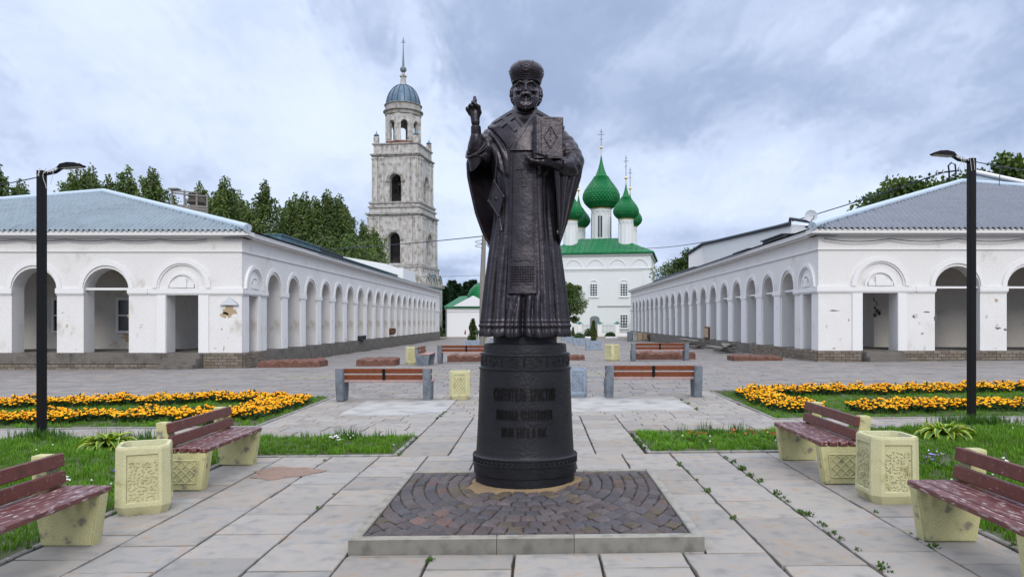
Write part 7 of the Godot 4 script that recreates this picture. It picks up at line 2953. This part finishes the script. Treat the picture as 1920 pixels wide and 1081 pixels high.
func tree_of(called: String, label: String, at: Vector3, h: float, seed_: int, style: String, turn := 0.0) -> Node3D:
	# trunk with limbs; crown of leaf clumps carried on the limb ends
	var g := RandomNumberGenerator.new()
	g.seed = seed_
	var o := thing(called, label, "tree", at, turn)
	var wood := MB.new()
	var crown := MB.new()
	var trunk := []
	var lean := Vector3(g.randf_range(-0.04, 0.04), 0, g.randf_range(-0.04, 0.04))
	for i in 9:
		var u := i / 8.0
		trunk.append(Vector3(0, h * 0.92 * u, 0) + lean * h * u * u + Vector3(sin(u * 7.0 + seed_) * 0.12, 0, cos(u * 5.0 + seed_) * 0.12) * u)
	var rad := []
	for i in 9:
		rad.append(lerpf(h * 0.022, h * 0.003, i / 8.0))
	wood.tube(trunk, rad, 8)
	var tp := func(u: float) -> Vector3:
		var k := clampf(u, 0, 0.999) * 8.0
		return (trunk[int(k)] as Vector3).lerp(trunk[int(k) + 1], k - int(k))
	var clumps := []
	if style == "birch" or style == "broad" or style == "round":
		var n := 26 if style == "birch" else 24
		for i in n:
			var u := lerpf(0.22 if style != "round" else 0.3, 0.98, pow((i + 0.5) / n, 0.85))
			var o0: Vector3 = tp.call(u)
			var az := i * 2.4 + g.randf_range(-0.4, 0.4)
			var reach: float
			if style == "birch":
				reach = h * (0.018 + 0.145 * sin(PI * clampf((u - 0.05) / 1.0, 0, 1)) * (1.22 - 0.68 * u) * (0.85 + 0.3 * sin(u * 17.0 + seed_)))
			elif style == "broad":
				reach = h * (0.09 + 0.20 * sin(PI * clampf((u - 0.08) / 0.97, 0, 1)))
			else:
				reach = h * (0.07 + 0.19 * sin(PI * clampf((u - 0.2) / 0.86, 0, 1)))
			reach *= g.randf_range(0.75, 1.2)
			var rise := reach * g.randf_range(0.4, 0.8) if style == "birch" else reach * g.randf_range(0.2, 0.6)
			var e := o0 + Vector3(cos(az) * reach, rise, sin(az) * reach)
			var m := o0.lerp(e, 0.55) + Vector3(0, reach * 0.12, 0)
			wood.tube([o0, m, e], [h * 0.007 * (1.1 - u), h * 0.004 * (1.1 - u), 0.012], 5, false)
			clumps.append([e, reach * 0.5])
			clumps.append([m, reach * 0.5])
			clumps.append([o0.lerp(e, 0.8) + rdir(g) * reach * 0.3, reach * 0.45])
		clumps.append([tp.call(0.99) + Vector3(0, h * 0.02, 0), h * 0.03])
		clumps.append([tp.call(0.96), h * 0.03])
		clumps.append([tp.call(0.99) + Vector3(0, h * 0.05, 0), h * 0.018])
		clumps.append([tp.call(0.91), h * 0.04])
		for c in clumps:
			var ctr: Vector3 = c[0]
			var r: float = c[1]
			var tone := g.randf_range(0.65, 1.25)
			var warm := g.randf_range(0.9, 1.15)
			if style == "birch":
				# hanging strands
				for s in 8:
					var d := rdir(g)
					var p := ctr + Vector3(d.x, absf(d.y) * 0.5, d.z) * r * g.randf_range(0.3, 1.0)
					var l := g.randf_range(0.5, 1.6) * h * 0.10
					var k := int(l / 0.13)
					var sway := Vector3(d.x, 0, d.z) * 0.25
					for j in k:
						var q := p + Vector3(0, -l * j / k, 0) + sway * sin(1.5 * j / k) + rdir(g) * 0.09
						var dir := (Vector3(0, -0.8, 0) + rdir(g)).normalized()
						var side := dir.cross(rdir(g)).normalized()
						var t := tone * g.randf_range(0.6, 1.3)
						crown.col = Color(0.100 * t * warm, 0.150 * t, 0.044 * t)
						leaf_quad(crown, q, dir, side, 0.24, 0.15)
			else:
				var cnt := 210 if style == "broad" else 170
				for j in cnt:
					var d := rdir(g)
					var q := ctr + d * r * pow(g.randf(), 0.4) * Vector3(1.0, 0.75, 1.0)
					var dir := (d * 0.6 + rdir(g) + Vector3(0, -0.2, 0)).normalized()
					var side := dir.cross(rdir(g)).normalized()
					var t := tone * g.randf_range(0.6, 1.3)
					crown.col = Color(0.070 * t * warm, 0.115 * t, 0.028 * t)
					var lw := h * 0.021
					leaf_quad(crown, q, dir, side, lw * 1.15, lw * 0.95)
	else:
		# conifer: whorls of drooping boughs
		var levels := 22
		for i in levels:
			var u := lerpf(0.12, 0.98, (i + 0.5) / levels)
			var o0: Vector3 = tp.call(u)
			var reach := h * 0.19 * pow(1.0 - u, 0.75) + 0.25
			for b in 7:
				var az := b * TAU / 7 + i * 0.7 + g.randf_range(-0.2, 0.2)
				var rr := reach * g.randf_range(0.7, 1.15)
				var dirb := Vector3(cos(az), -0.22, sin(az))
				var tone := g.randf_range(0.6, 1.25)
				for j in 16:
					var s := (j + 1) / 16.0
					var q := o0 + dirb * rr * s + Vector3(0, 0.25 * rr * s * s, 0)
					for e in 2:
						var dir := (Vector3(cos(az), g.randf_range(-0.5, 0.1), sin(az)) + rdir(g) * 0.7).normalized()
						var side := dir.cross(rdir(g)).normalized()
						var t := tone * g.randf_range(0.7, 1.25)
						crown.col = Color(0.020 * t, 0.046 * t, 0.020 * t)
						leaf_quad(crown, q, dir, side, 0.62, 0.26)
	put(o, "trunk", wood, mats.birch_bark if style == "birch" else mats.bark)
	var cr := put(o, "crown", crown, mats.needle if style == "conifer" else mats.leaf)
	return o


func bush_mesh(seed_: int, w: float, h: float, leaf: float, col: Color, cnt: int, cone := false) -> ArrayMesh:
	var g := RandomNumberGenerator.new()
	g.seed = seed_
	var mb := MB.new()
	for i in cnt:
		var d := rdir(g)
		var y := g.randf()
		var q: Vector3
		if cone:
			var rr := w * 0.5 * pow(sin(PI * clampf(0.16 + y * 0.84, 0, 1)), 0.6) * (1.0 - 0.55 * y)
			var bump := 0.8 + 0.35 * sin(d.x * 5.0 + y * 9.0 + seed_)
			q = Vector3(d.x * rr * bump, y * h, d.z * rr * bump)
		else:
			q = Vector3(d.x * w * 0.5, absf(d.y) * h, d.z * w * 0.5) * pow(g.randf(), 0.3)
		var dir := (d * 0.7 + rdir(g) + Vector3(0, 0.5, 0)).normalized()
		var side := dir.cross(rdir(g)).normalized()
		var t := g.randf_range(0.55, 1.35)
		mb.col = col * t
		leaf_quad(mb, q, dir, side, leaf, leaf * 0.7)
	return mb.mesh(mats.leaf)


func scatter(called: String, label: String, category: String, me: ArrayMesh, spots: Array, kind := "stuff") -> void:
	# spots: [Transform3D, Color]
	var mm := MultiMesh.new()
	mm.transform_format = MultiMesh.TRANSFORM_3D
	mm.use_colors = true
	mm.mesh = me
	mm.instance_count = spots.size()
	for i in spots.size():
		mm.set_instance_transform(i, spots[i][0])
		mm.set_instance_color(i, spots[i][1])
	var o := MultiMeshInstance3D.new()
	o.multimesh = mm
	o.name = free_name(self, called)
	add_child(o, true)
	tag(o, label, category, "", kind)


func tuft_mesh(seed_: int, n: int, h: float, spread: float, w: float) -> ArrayMesh:
	var g := RandomNumberGenerator.new()
	g.seed = seed_
	var mb := MB.new()
	for i in n:
		var a := g.randf_range(0, TAU)
		var o := Vector3(cos(a), 0, sin(a)) * spread * sqrt(g.randf())
		var az := g.randf_range(0, TAU)
		var lean := Vector3(cos(az), 0, sin(az)) * g.randf_range(0.15, 0.75)
		var hh := h * g.randf_range(0.55, 1.15)
		var s := Vector3(-sin(az), 0, cos(az)) * w * g.randf_range(0.7, 1.2)
		var p1 := o + Vector3(0, hh * 0.55, 0) + lean * hh * 0.3
		var p2 := o + Vector3(0, hh * 0.92, 0) + lean * hh * 0.95
		var t := g.randf_range(0.7, 1.25)
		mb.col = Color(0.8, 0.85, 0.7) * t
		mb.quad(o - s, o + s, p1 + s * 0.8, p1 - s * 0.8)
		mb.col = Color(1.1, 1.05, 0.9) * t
		mb.tri(p1 - s * 0.8, p1 + s * 0.8, p2)
	return mb.mesh(mats.blade)


func build_grass() -> void:
	var f := FastNoiseLite.new()
	f.seed = 4
	f.frequency = 0.6
	var names := ["long green grass of the left lawn around the lamp post", "long grass of the narrow lawn behind the left bench", "short grass of the left marigold bed", "long green grass of the right lawn around the lamp post", "long grass of the narrow lawn behind the right bench", "short grass of the right marigold bed"]
	for k in LAWNS.size():
		var r: Array = LAWNS[k]
		var bed := k == 2 or k == 5
		var me := tuft_mesh(k + 1, 14, 0.085 if not bed else 0.06, 0.055, 0.0042 if not bed else 0.005)
		var spots := []
		var dens := 190.0 if not bed else 120.0
		var n := int((r[1] - r[0]) * (r[3] - r[2]) * dens)
		for i in n:
			var x := R(r[0], r[1])
			var d := R(r[2], r[3])
			if absf(x) > d * 0.80 + 3.0:
				continue
			var e := f.get_noise_2d(x, d)
			var s := R(0.65, 1.1) * (1.0 + 0.3 * e)
			if bed and R(0, 1) < 0.25:
				s *= 0.6
			var t := R(0.75, 1.2) * (1.0 + 0.35 * e)
			var y := R(-0.02, 0.03)
			var b := Basis(Vector3.UP, R(0, TAU)).scaled(Vector3(s, s * R(0.8, 1.25), s))
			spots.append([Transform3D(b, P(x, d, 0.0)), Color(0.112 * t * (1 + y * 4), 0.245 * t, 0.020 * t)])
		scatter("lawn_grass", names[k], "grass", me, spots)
	# taller grass round the lamp posts and along the lawn's far edge
	var tall := tuft_mesh(91, 12, 0.19, 0.09, 0.005)
	var spots := []
	for q in [[-7.06, 10.5, 0.5, 60], [6.50, 11.0, 0.6, 90], [-5.6, 10.2, 1.6, 40], [-2.6, 10.2, 0.8, 20], [2.4, 10.3, 0.9, 25]]:
		for i in q[3]:
			var x: float = q[0] + R(-1, 1) * R(0.1, 1.3) * q[2]
			var d: float = q[1] + R(-0.25, 0.15)
			var s := R(0.5, 1.1)
			spots.append([Transform3D(Basis(Vector3.UP, R(0, TAU)).scaled(Vector3(s, s, s)), P(x, d, 0.0)), Color(0.06, 0.145, 0.02) * R(0.7, 1.2)])
	scatter("tall_grass", "taller uncut grass round the lamp posts and lawn edges", "grass", tall, spots)
	# weeds in the joints of the slabs
	var weed := bush_mesh(7, 0.07, 0.035, 0.024, Color(0.075, 0.14, 0.03), 34)
	var lines := [[2.16, 6.0, 8.6, 18], [2.19, 4.6, 6.0, 9], [1.56, 4.4, 8.8, 7], [2.76, 4.6, 8.0, 3], [-0.73, 4.9, 5.0, 4], [-1.9, 4.5, 8.6, 2], [-2.5, 5.0, 8.7, 1], [1.3, 8.9, 10.3, 22], [-1.7, 8.9, 10.3, 12], [-3.62, 4.6, 8.6, 24], [3.27, 4.6, 8.6, 20], [-1.66, 12.4, 13.0, 5], [2.8, 13.0, 15.0, 8]]
	spots = []
	for l in lines:
		for i in l[3]:
			var s := R(0.35, 1.15)
			spots.append([Transform3D(Basis(Vector3.UP, R(0, TAU)).scaled(Vector3(s, s, s)), P(l[0] + R(-0.02, 0.02), R(l[1], l[2]), -0.003)), grey(R(0.7, 1.2))])
	for i in 26:
		spots.append([Transform3D(Basis(Vector3.UP, R(0, TAU)).scaled(Vector3.ONE * R(0.2, 0.4)), P(R(-1.1, 1.0), R(5.3, 6.4), 0.08)), grey(0.9)])
	scatter("joint_weeds", "small weeds growing in the joints between the slabs", "weeds", weed, spots)
	# clover heads and daisies in the lawns
	var mb := MB.new()
	mb.col = Color(0.7, 0.7, 0.66)
	mb.ball(Vector3(0, 0.085, 0), Vector3(0.011, 0.009, 0.011), 6, 4)
	var dot := mb.mesh(mats.petal)
	spots = []
	for i in 110:
		var side := i % 2 == 0
		var x := R(-8.0, -1.8) if side else R(1.4, 8.0)
		var d := R(5.0, 10.2)
		if (side and x > -3.7 and d < 8.95) or (not side and x < 3.35 and d < 8.95):
			continue
		spots.append([Transform3D(Basis.IDENTITY, P(x, d, R(-0.01, 0.02))), grey(R(0.7, 1.1))])
	scatter("clover_heads", "tiny white clover heads dotted over both lawns", "clover", dot, spots)


func pompom(mb: MB, o: Vector3, r: float, col: Color, g: RandomNumberGenerator) -> void:
	# ruffled marigold head
	var rings := [[0.35, -0.5], [1.0, 0.0], [0.85, 0.42], [0.5, 0.68], [0.0, 0.74]]
	var rows := []
	var seg := 10
	for k in rings.size():
		var row := PackedVector3Array()
		for j in seg:
			var a := TAU * (j + (0.5 if k % 2 else 0.0)) / seg
			var w := g.randf_range(0.84, 1.14)
			row.append(o + Vector3(cos(a) * r * rings[k][0] * w, r * rings[k][1] * g.randf_range(0.9, 1.1), -sin(a) * r * rings[k][0] * w))
		rows.append(row)
	for k in rings.size() - 1:
		for j in seg:
			mb.col = col * g.randf_range(0.78, 1.12) * (0.8 if k == 0 else 1.0)
			var j2 := (j + 1) % seg
			mb.quad(rows[k][j], rows[k][j2], rows[k + 1][j2], rows[k + 1][j])


func make_marigold(seed_: int) -> Array:
	var g := RandomNumberGenerator.new()
	g.seed = seed_
	var fo := MB.new()
	for i in 130:
		var d := rdir(g)
		var q := Vector3(d.x * 0.15, absf(d.y) * 0.16 + 0.02, d.z * 0.15) * pow(g.randf(), 0.35)
		var dir := (d + rdir(g) * 0.6 + Vector3(0, 0.3, 0)).normalized()
		fo.col = Color(0.035, 0.072, 0.020) * g.randf_range(0.5, 1.3)
		leaf_quad(fo, q, dir, dir.cross(rdir(g)).normalized(), 0.065, 0.03)
	var bl := MB.new()
	for i in 22:
		var a := i * 2.4 + g.randf_range(-0.3, 0.3)
		var rr := 0.165 * sqrt((i + 0.4) / 22.0)
		var c := Color(0.92, 0.36, 0.006) if g.randf() < 0.3 else Color(0.93, 0.46, 0.010)
		pompom(bl, Vector3(cos(a) * rr, g.randf_range(0.13, 0.215) - rr * 0.30, sin(a) * rr), g.randf_range(0.018, 0.028), c, g)
	return [fo.mesh(mats.leaf), bl.mesh(mats.petal)]


func build_flowers() -> void:
	var kinds := []
	for i in 4:
		kinds.append(make_marigold(100 + i))
	var rows := [
		["orange marigold plant in the back row of the left flower bed", [[-12.0, 14.1], [-9.6, 14.6], [-7.5, 14.85], [-5.2, 15.1]], 3, 0.25],
		["orange marigold plant in the front row of the left flower bed", [[-9.6, 12.15], [-7.6, 12.3], [-6.6, 12.5], [-5.4, 12.1], [-4.95, 12.0]], 3, 0.25],
		["orange marigold plant at the right end of the left flower bed", [[-4.98, 12.2], [-4.9, 13.6], [-4.95, 15.0]], 3, 0.26],
		["orange marigold plant in the back row of the right flower bed", [[4.55, 15.45], [6.6, 15.35], [9.0, 15.5], [11.5, 15.7]], 3, 0.25],
		["orange marigold plant in the front row of the right flower bed", [[5.3, 12.6], [6.2, 12.55], [7.2, 12.85], [8.6, 12.55], [9.8, 12.6]], 3, 0.25],
		["orange marigold plant at the left end of the right flower bed", [[4.45, 15.3], [4.35, 14.2], [4.35, 13.0], [4.5, 12.4]], 3, 0.26]]
	for r in rows:
		var pts: Array = r[1]
		for lane in r[2]:
			for i in pts.size() - 1:
				var a := V2(pts[i][0], pts[i][1])
				var b := V2(pts[i + 1][0], pts[i + 1][1])
				var n := maxi(1, int(a.distance_to(b) / r[3]))
				var nn := V2(-(b - a).y, (b - a).x).normalized()
				for j in n:
					if R(0, 1) < 0.05:
						continue
					var p: Vector2 = a.lerp(b, (j + R(0.2, 0.8)) / n) + nn * ((lane - (r[2] - 1) / 2.0) * 0.24 + R(-0.06, 0.06))
					var k: Array = kinds[rng.randi() % 4]
					var o := thing("marigold_plant", r[0], "marigold", P(p.x, p.y, -0.01), R(0, TAU), r[0].replace("plant", "plants"))
					o.scale = Vector3.ONE * R(0.8, 1.2)
					put_mesh(o, "foliage", k[0])
					put_mesh(o, "blooms", k[1]).set_meta("kind", "stuff")
	# hostas
	for q in [[-5.55, 9.55, "hosta with yellow edged leaves on the left lawn", 1.0, 3], [5.35, 9.75, "hosta with yellow edged leaves on the right lawn", 1.0, 9]]:
		var g := RandomNumberGenerator.new()
		g.seed = q[4]
		var o := thing("hosta", q[2], "hosta", P(q[0], q[1]))
		for i in 52:
			var az := i * 2.4
			var ring := i / 52.0
			var L := lerpf(0.22, 0.46, ring) * g.randf_range(0.85, 1.15)
			var W := L * g.randf_range(0.13, 0.19)
			var el := lerpf(1.25, 0.30, ring) + g.randf_range(-0.15, 0.15)
			var out := Vector3(cos(az), 0, sin(az))
			var side := Vector3(-sin(az), 0, cos(az))
			var mb := MB.new()
			var t := g.randf_range(0.8, 1.2)
			var spine := []
			for k in 7:
				var u := k / 6.0
				var bend := el - 1.7 * u * u * (0.5 + 0.7 * ring)
				var prev: Vector3 = spine[k - 1] if k > 0 else out * 0.04 + Vector3(0, 0.03, 0)
				spine.append(prev + (out * cos(bend) + Vector3(0, sin(bend), 0)) * L / 6.0 if k > 0 else prev)
			var lat := [-1.0, -0.62, 0.0, 0.62, 1.0]
			var rowsl := []
			for k in 7:
				var u := k / 6.0
				var w := W * pow(sin(PI * clampf(0.12 + 0.88 * u, 0, 1)), 0.8) if k < 6 else 0.002
				var row := []
				for s in lat:
					row.append(spine[k] + side * w * s + Vector3(0, absf(s) * w * 0.35, 0))
				rowsl.append(row)
			for k in 6:
				for s in 4:
					mb.col = (Color(0.42, 0.46, 0.065) if s == 0 or s == 3 else Color(0.085, 0.19, 0.030)) * t
					mb.quad(rowsl[k][s], rowsl[k][s + 1], rowsl[k + 1][s + 1], rowsl[k + 1][s], Vector3.UP)
			put(o, "leaf", mb, mats.leaf)
	# small bedding flowers in the lawns
	var fl := [
		[-4.45, 6.9, Color(0.75, 0.75, 0.72), "white pansies behind the left end bench"], [-4.1, 7.35, Color(0.20, 0.14, 0.55), "violet pansies on the left lawn between bench and hosta"], [-4.65, 6.2, Color(0.75, 0.74, 0.66), "white bedding flowers seen between the slats of the left end bench"],
		[-2.62, 9.35, Color(0.70, 0.70, 0.68), "faint white flowers in the narrow left lawn"],
		[2.02, 9.45, Color(0.42, 0.012, 0.015), "bright red begonias in the narrow right lawn"], [2.62, 9.55, Color(0.48, 0.06, 0.05), "red and white begonias beside the right bench leg"], [2.95, 9.45, Color(0.40, 0.03, 0.02), "last red begonia close to the right bench leg"],
		[4.55, 7.35, Color(0.78, 0.78, 0.76), "white bedding flowers behind the top slat of the right end bench"], [4.95, 7.2, Color(0.75, 0.74, 0.66), "white flowers farther right behind the right end bench"], [4.75, 6.75, Color(0.78, 0.78, 0.74), "white flowers at the right edge behind the bench back"], [4.7, 6.55, Color(0.45, 0.03, 0.02), "red flowers at the right edge behind the bench back"], [4.1, 7.75, Color(0.30, 0.24, 0.6), "pale violet pansies beside the right end bench"],
		[3.95, 9.6, Color(0.45, 0.03, 0.02), "single red begonia behind the right cream bin"]]
	for q in fl:
		var g := RandomNumberGenerator.new()
		g.seed = int(q[0] * 100 + q[1] * 10) + 5000
		var o := thing("bedding_flowers", q[3], "flowers", P(q[0], q[1]))
		var mb := MB.new()
		for i in 40:
			var d := rdir(g)
			mb.col = Color(0.06, 0.12, 0.03) * g.randf_range(0.6, 1.2)
			leaf_quad(mb, Vector3(d.x * 0.14, absf(d.y) * 0.1, d.z * 0.10), (d + Vector3(0, 0.6, 0)).normalized(), rdir(g), 0.05, 0.03)
		put(o, "foliage", mb, mats.leaf)
		for i in 7:
			mb = MB.new()
			var c := Vector3(g.randf_range(-0.15, 0.15), g.randf_range(0.11, 0.17), g.randf_range(-0.1, 0.1))
			for j in 5:
				var a := TAU * j / 5 + g.randf()
				var dir := Vector3(cos(a), g.randf_range(0.2, 0.9), sin(a) + 0.3).normalized()
				mb.col = q[2] * g.randf_range(0.8, 1.1)
				leaf_quad(mb, c, dir, dir.cross(Vector3.UP).normalized(), 0.032, 0.034)
			mb.col = Color(0.6, 0.4, 0.05)
			mb.ball(c + Vector3(0, 0.006, 0.004), Vector3.ONE * 0.006, 5, 4)
			put(o, "blossom", mb, mats.petal)
	# thujas and flowers in the planters
	var thuja := bush_mesh(31, 0.62, 1.15, 0.10, Color(0.055, 0.088, 0.022), 1500, true)
	var thin := bush_mesh(32, 0.40, 1.10, 0.10, Color(0.085, 0.105, 0.022), 900, true)
	var low := bush_mesh(33, 0.8, 0.45, 0.11, Color(0.06, 0.11, 0.03), 400)
	for q in [[2.99, 40.3, thin, "slim yellowish thuja in the nearest right planter", "thuja", 1.0], [-3.95, 44.5, thuja, "bushy dark thuja in the planter left of the statue", "thuja", 1.12], [2.75, 50.0, low, "low green plant in the second right planter", "plant", 0.9], [2.7, 58.0, thin, "young thuja in the third right planter", "thuja", 0.7], [2.45, 66.0, low, "green bush in the last right planter", "bush", 1.2], [-2.8, 60.0, low, "low bush in the far planter by the statue hem", "bush", 0.8]]:
		var o := thing("potted_thuja" if q[4] == "thuja" else "potted_plant", q[3], q[4], P(q[0], q[1], 0.47))
		o.scale = Vector3.ONE * q[5]
		put_mesh(o, "foliage", q[2])
		var mb := MB.new()
		mb.tube([Vector3(0, -0.03, 0), Vector3(0, 0.4, 0)], 0.03, 6)
		put(o, "stem", mb, mats.bark)
	var o := thing("potted_flowers", "yellow flowers in the farthest planter right of the statue", "flowers", P(2.3, 65.8, 0.47))
	var mb := MB.new()
	var g2 := RandomNumberGenerator.new()
	g2.seed = 8
	for i in 14:
		pompom(mb, Vector3(g2.randf_range(-0.4, 0.4), g2.randf_range(0.1, 0.25), g2.randf_range(-0.2, 0.2)), 0.07, Color(0.93, 0.5, 0.01), g2)
	put(o, "blooms", mb, mats.petal)


func build_trees() -> void:
	# birches behind the left arcade: [px centre, top px, distance]
	var list := [[-10, 300, 60, 2, "pale birch cut off by the left edge above the roof"], [42, 345, 62, 5, "small birch behind the left lamp post"], [150, 318, 58, 3, "birch rising above the left end of the blue roof"], [205, 335, 60, 8, "dark birch above the peak of the blue roof"], [120, 328, 61, 31, "birch between the left lamp post and the roof peak"], [180, 322, 62, 33, "birch with a pointed top over the blue roof"], [240, 322, 60, 34, "tall birch just right of the blue roof peak"], [300, 332, 60, 36, "birch with thin hanging twigs left of the scaffold"], [385, 350, 60, 37, "dark birch right at the scaffold posts"], [425, 345, 60, 38, "birch with a leaning top right of the scaffold"], [470, 385, 64, 39, "low dark birch below the sky gap"], [545, 372, 64, 35, "pointed birch beside the tall middle birch"], [640, 372, 64, 30, "birch with a bare spike at the right end of the row"], [275, 325, 58, 4, "broad birch above the blue roof peak, left of the scaffold"], [312, 372, 64, 9, "low dark birch just left of the scaffold"],
		[405, 338, 58, 6, "birch right behind the wooden scaffold"], [440, 365, 66, 13, "dark birch between the scaffold and the tall birches"], [492, 345, 60, 7, "tall slender birch with hanging twigs left of the middle of the row"], [535, 385, 68, 14, "dark birch filling the row behind the left arcade roof"], [595, 378, 64, 32, "thin birch between two taller ones above the arcade"], [685, 420, 68, 41, "low birch between the last tall birch and the weeping one"], [570, 368, 62, 10, "tall birch above the long left arcade"], [618, 362, 64, 11, "slender birch with a spiky top above the left arcade"], [655, 400, 66, 15, "last tall birch of the row left of the bell tower"], [708, 432, 70, 12, "weeping birch close against the bell tower"]]
	for q in list:
		var d: float = q[2]
		var x: float = (q[0] - 1010.0) / 1387.0 * d
		var top: float = 1.6 + (601.0 - q[1]) * d / 1387.0
		tree_of("birch_tree", q[4], Vector3(x, -0.2, -d), (top + 0.2) * 1.07, q[3], "birch", q[3] * 1.3)
	for q in [[1735, 332, 56, 21, "broad tree behind the right grey roof, left of its lamp post"], [1692, 350, 58, 24, "low green tree peeping over the left slope of the grey roof"], [1775, 335, 60, 28, "green tree top directly left of the right lamp post"], [1885, 312, 58, 22, "broad tree at the right edge above the grey roof"], [1293, 474, 98, 23, "dark broad tree between the church and the right arcade"], [1318, 482, 102, 27, "smaller dark tree touching the white house wall"]]:
		var d: float = q[2]
		var x: float = (q[0] - 1010.0) / 1387.0 * d
		var top: float = 1.6 + (601.0 - q[1]) * d / 1387.0
		tree_of("broadleaf_tree", q[4], Vector3(x, -0.4, -d), top + 0.4, q[3], "broad", q[3])
	tree_of("maple_tree", "round dense green tree standing before the church right of the statue", P(3.55, 86.0), 6.5, 25, "round")
	var cn := [[832, 528, 132], [846, 515, 138], [860, 522, 130], [874, 518, 136], [888, 514, 134], [900, 522, 131], [815, 540, 136]]
	var cl := ["first dark conifer right of the bell tower", "tall dark conifer second right of the bell tower", "dark conifer over the left end of the chapel roof", "slim dark conifer left of the chapel dome", "pointed dark conifer behind the chapel dome", "dark conifer between the chapel dome and the statue", "dark conifer half behind the bell tower"]
	for i in cn.size():
		var d: float = cn[i][2]
		var x: float = (cn[i][0] - 1010.0) / 1387.0 * d
		tree_of("conifer_tree", cl[i], Vector3(x, -0.6, -d), 2.2 + (601.0 - cn[i][1]) * d / 1387.0, 40 + i, "conifer")
	# bushes by the fence
	for q in [[-12.4, 93.0, 2.2, 1.3, "dark bush at the foot of the bell tower"], [-10.9, 94.5, 1.6, 0.9, "light green bush between the bell tower and the fence"], [6.6, 96.0, 1.5, 1.0, "low dark bush before the church fence"], [9.3, 96.0, 1.3, 0.5, "low bush below the church window"]]:
		var o := thing("garden_bush", q[4], "bush", P(q[0], q[1]))
		put_mesh(o, "foliage", bush_mesh(int(q[0] * 10) + 500, q[2], q[3], 0.2, Color(0.035, 0.07, 0.02), 500))
		var mb := MB.new()
		mb.tube([Vector3(0, 0, 0), Vector3(0, q[3] * 0.6, 0)], 0.04, 5)
		put(o, "stem", mb, mats.bark)


func _ready() -> void:
	rng.seed = 20240711
	make_camera()
	make_sky()
	make_materials()
	build_ground()
	build_paving()
	build_arcades()
	build_bell_tower()
	build_church()
	build_trees()
	build_bed()
	build_pedestal()
	build_statue()
	build_furniture()
	build_grass()
	build_flowers()
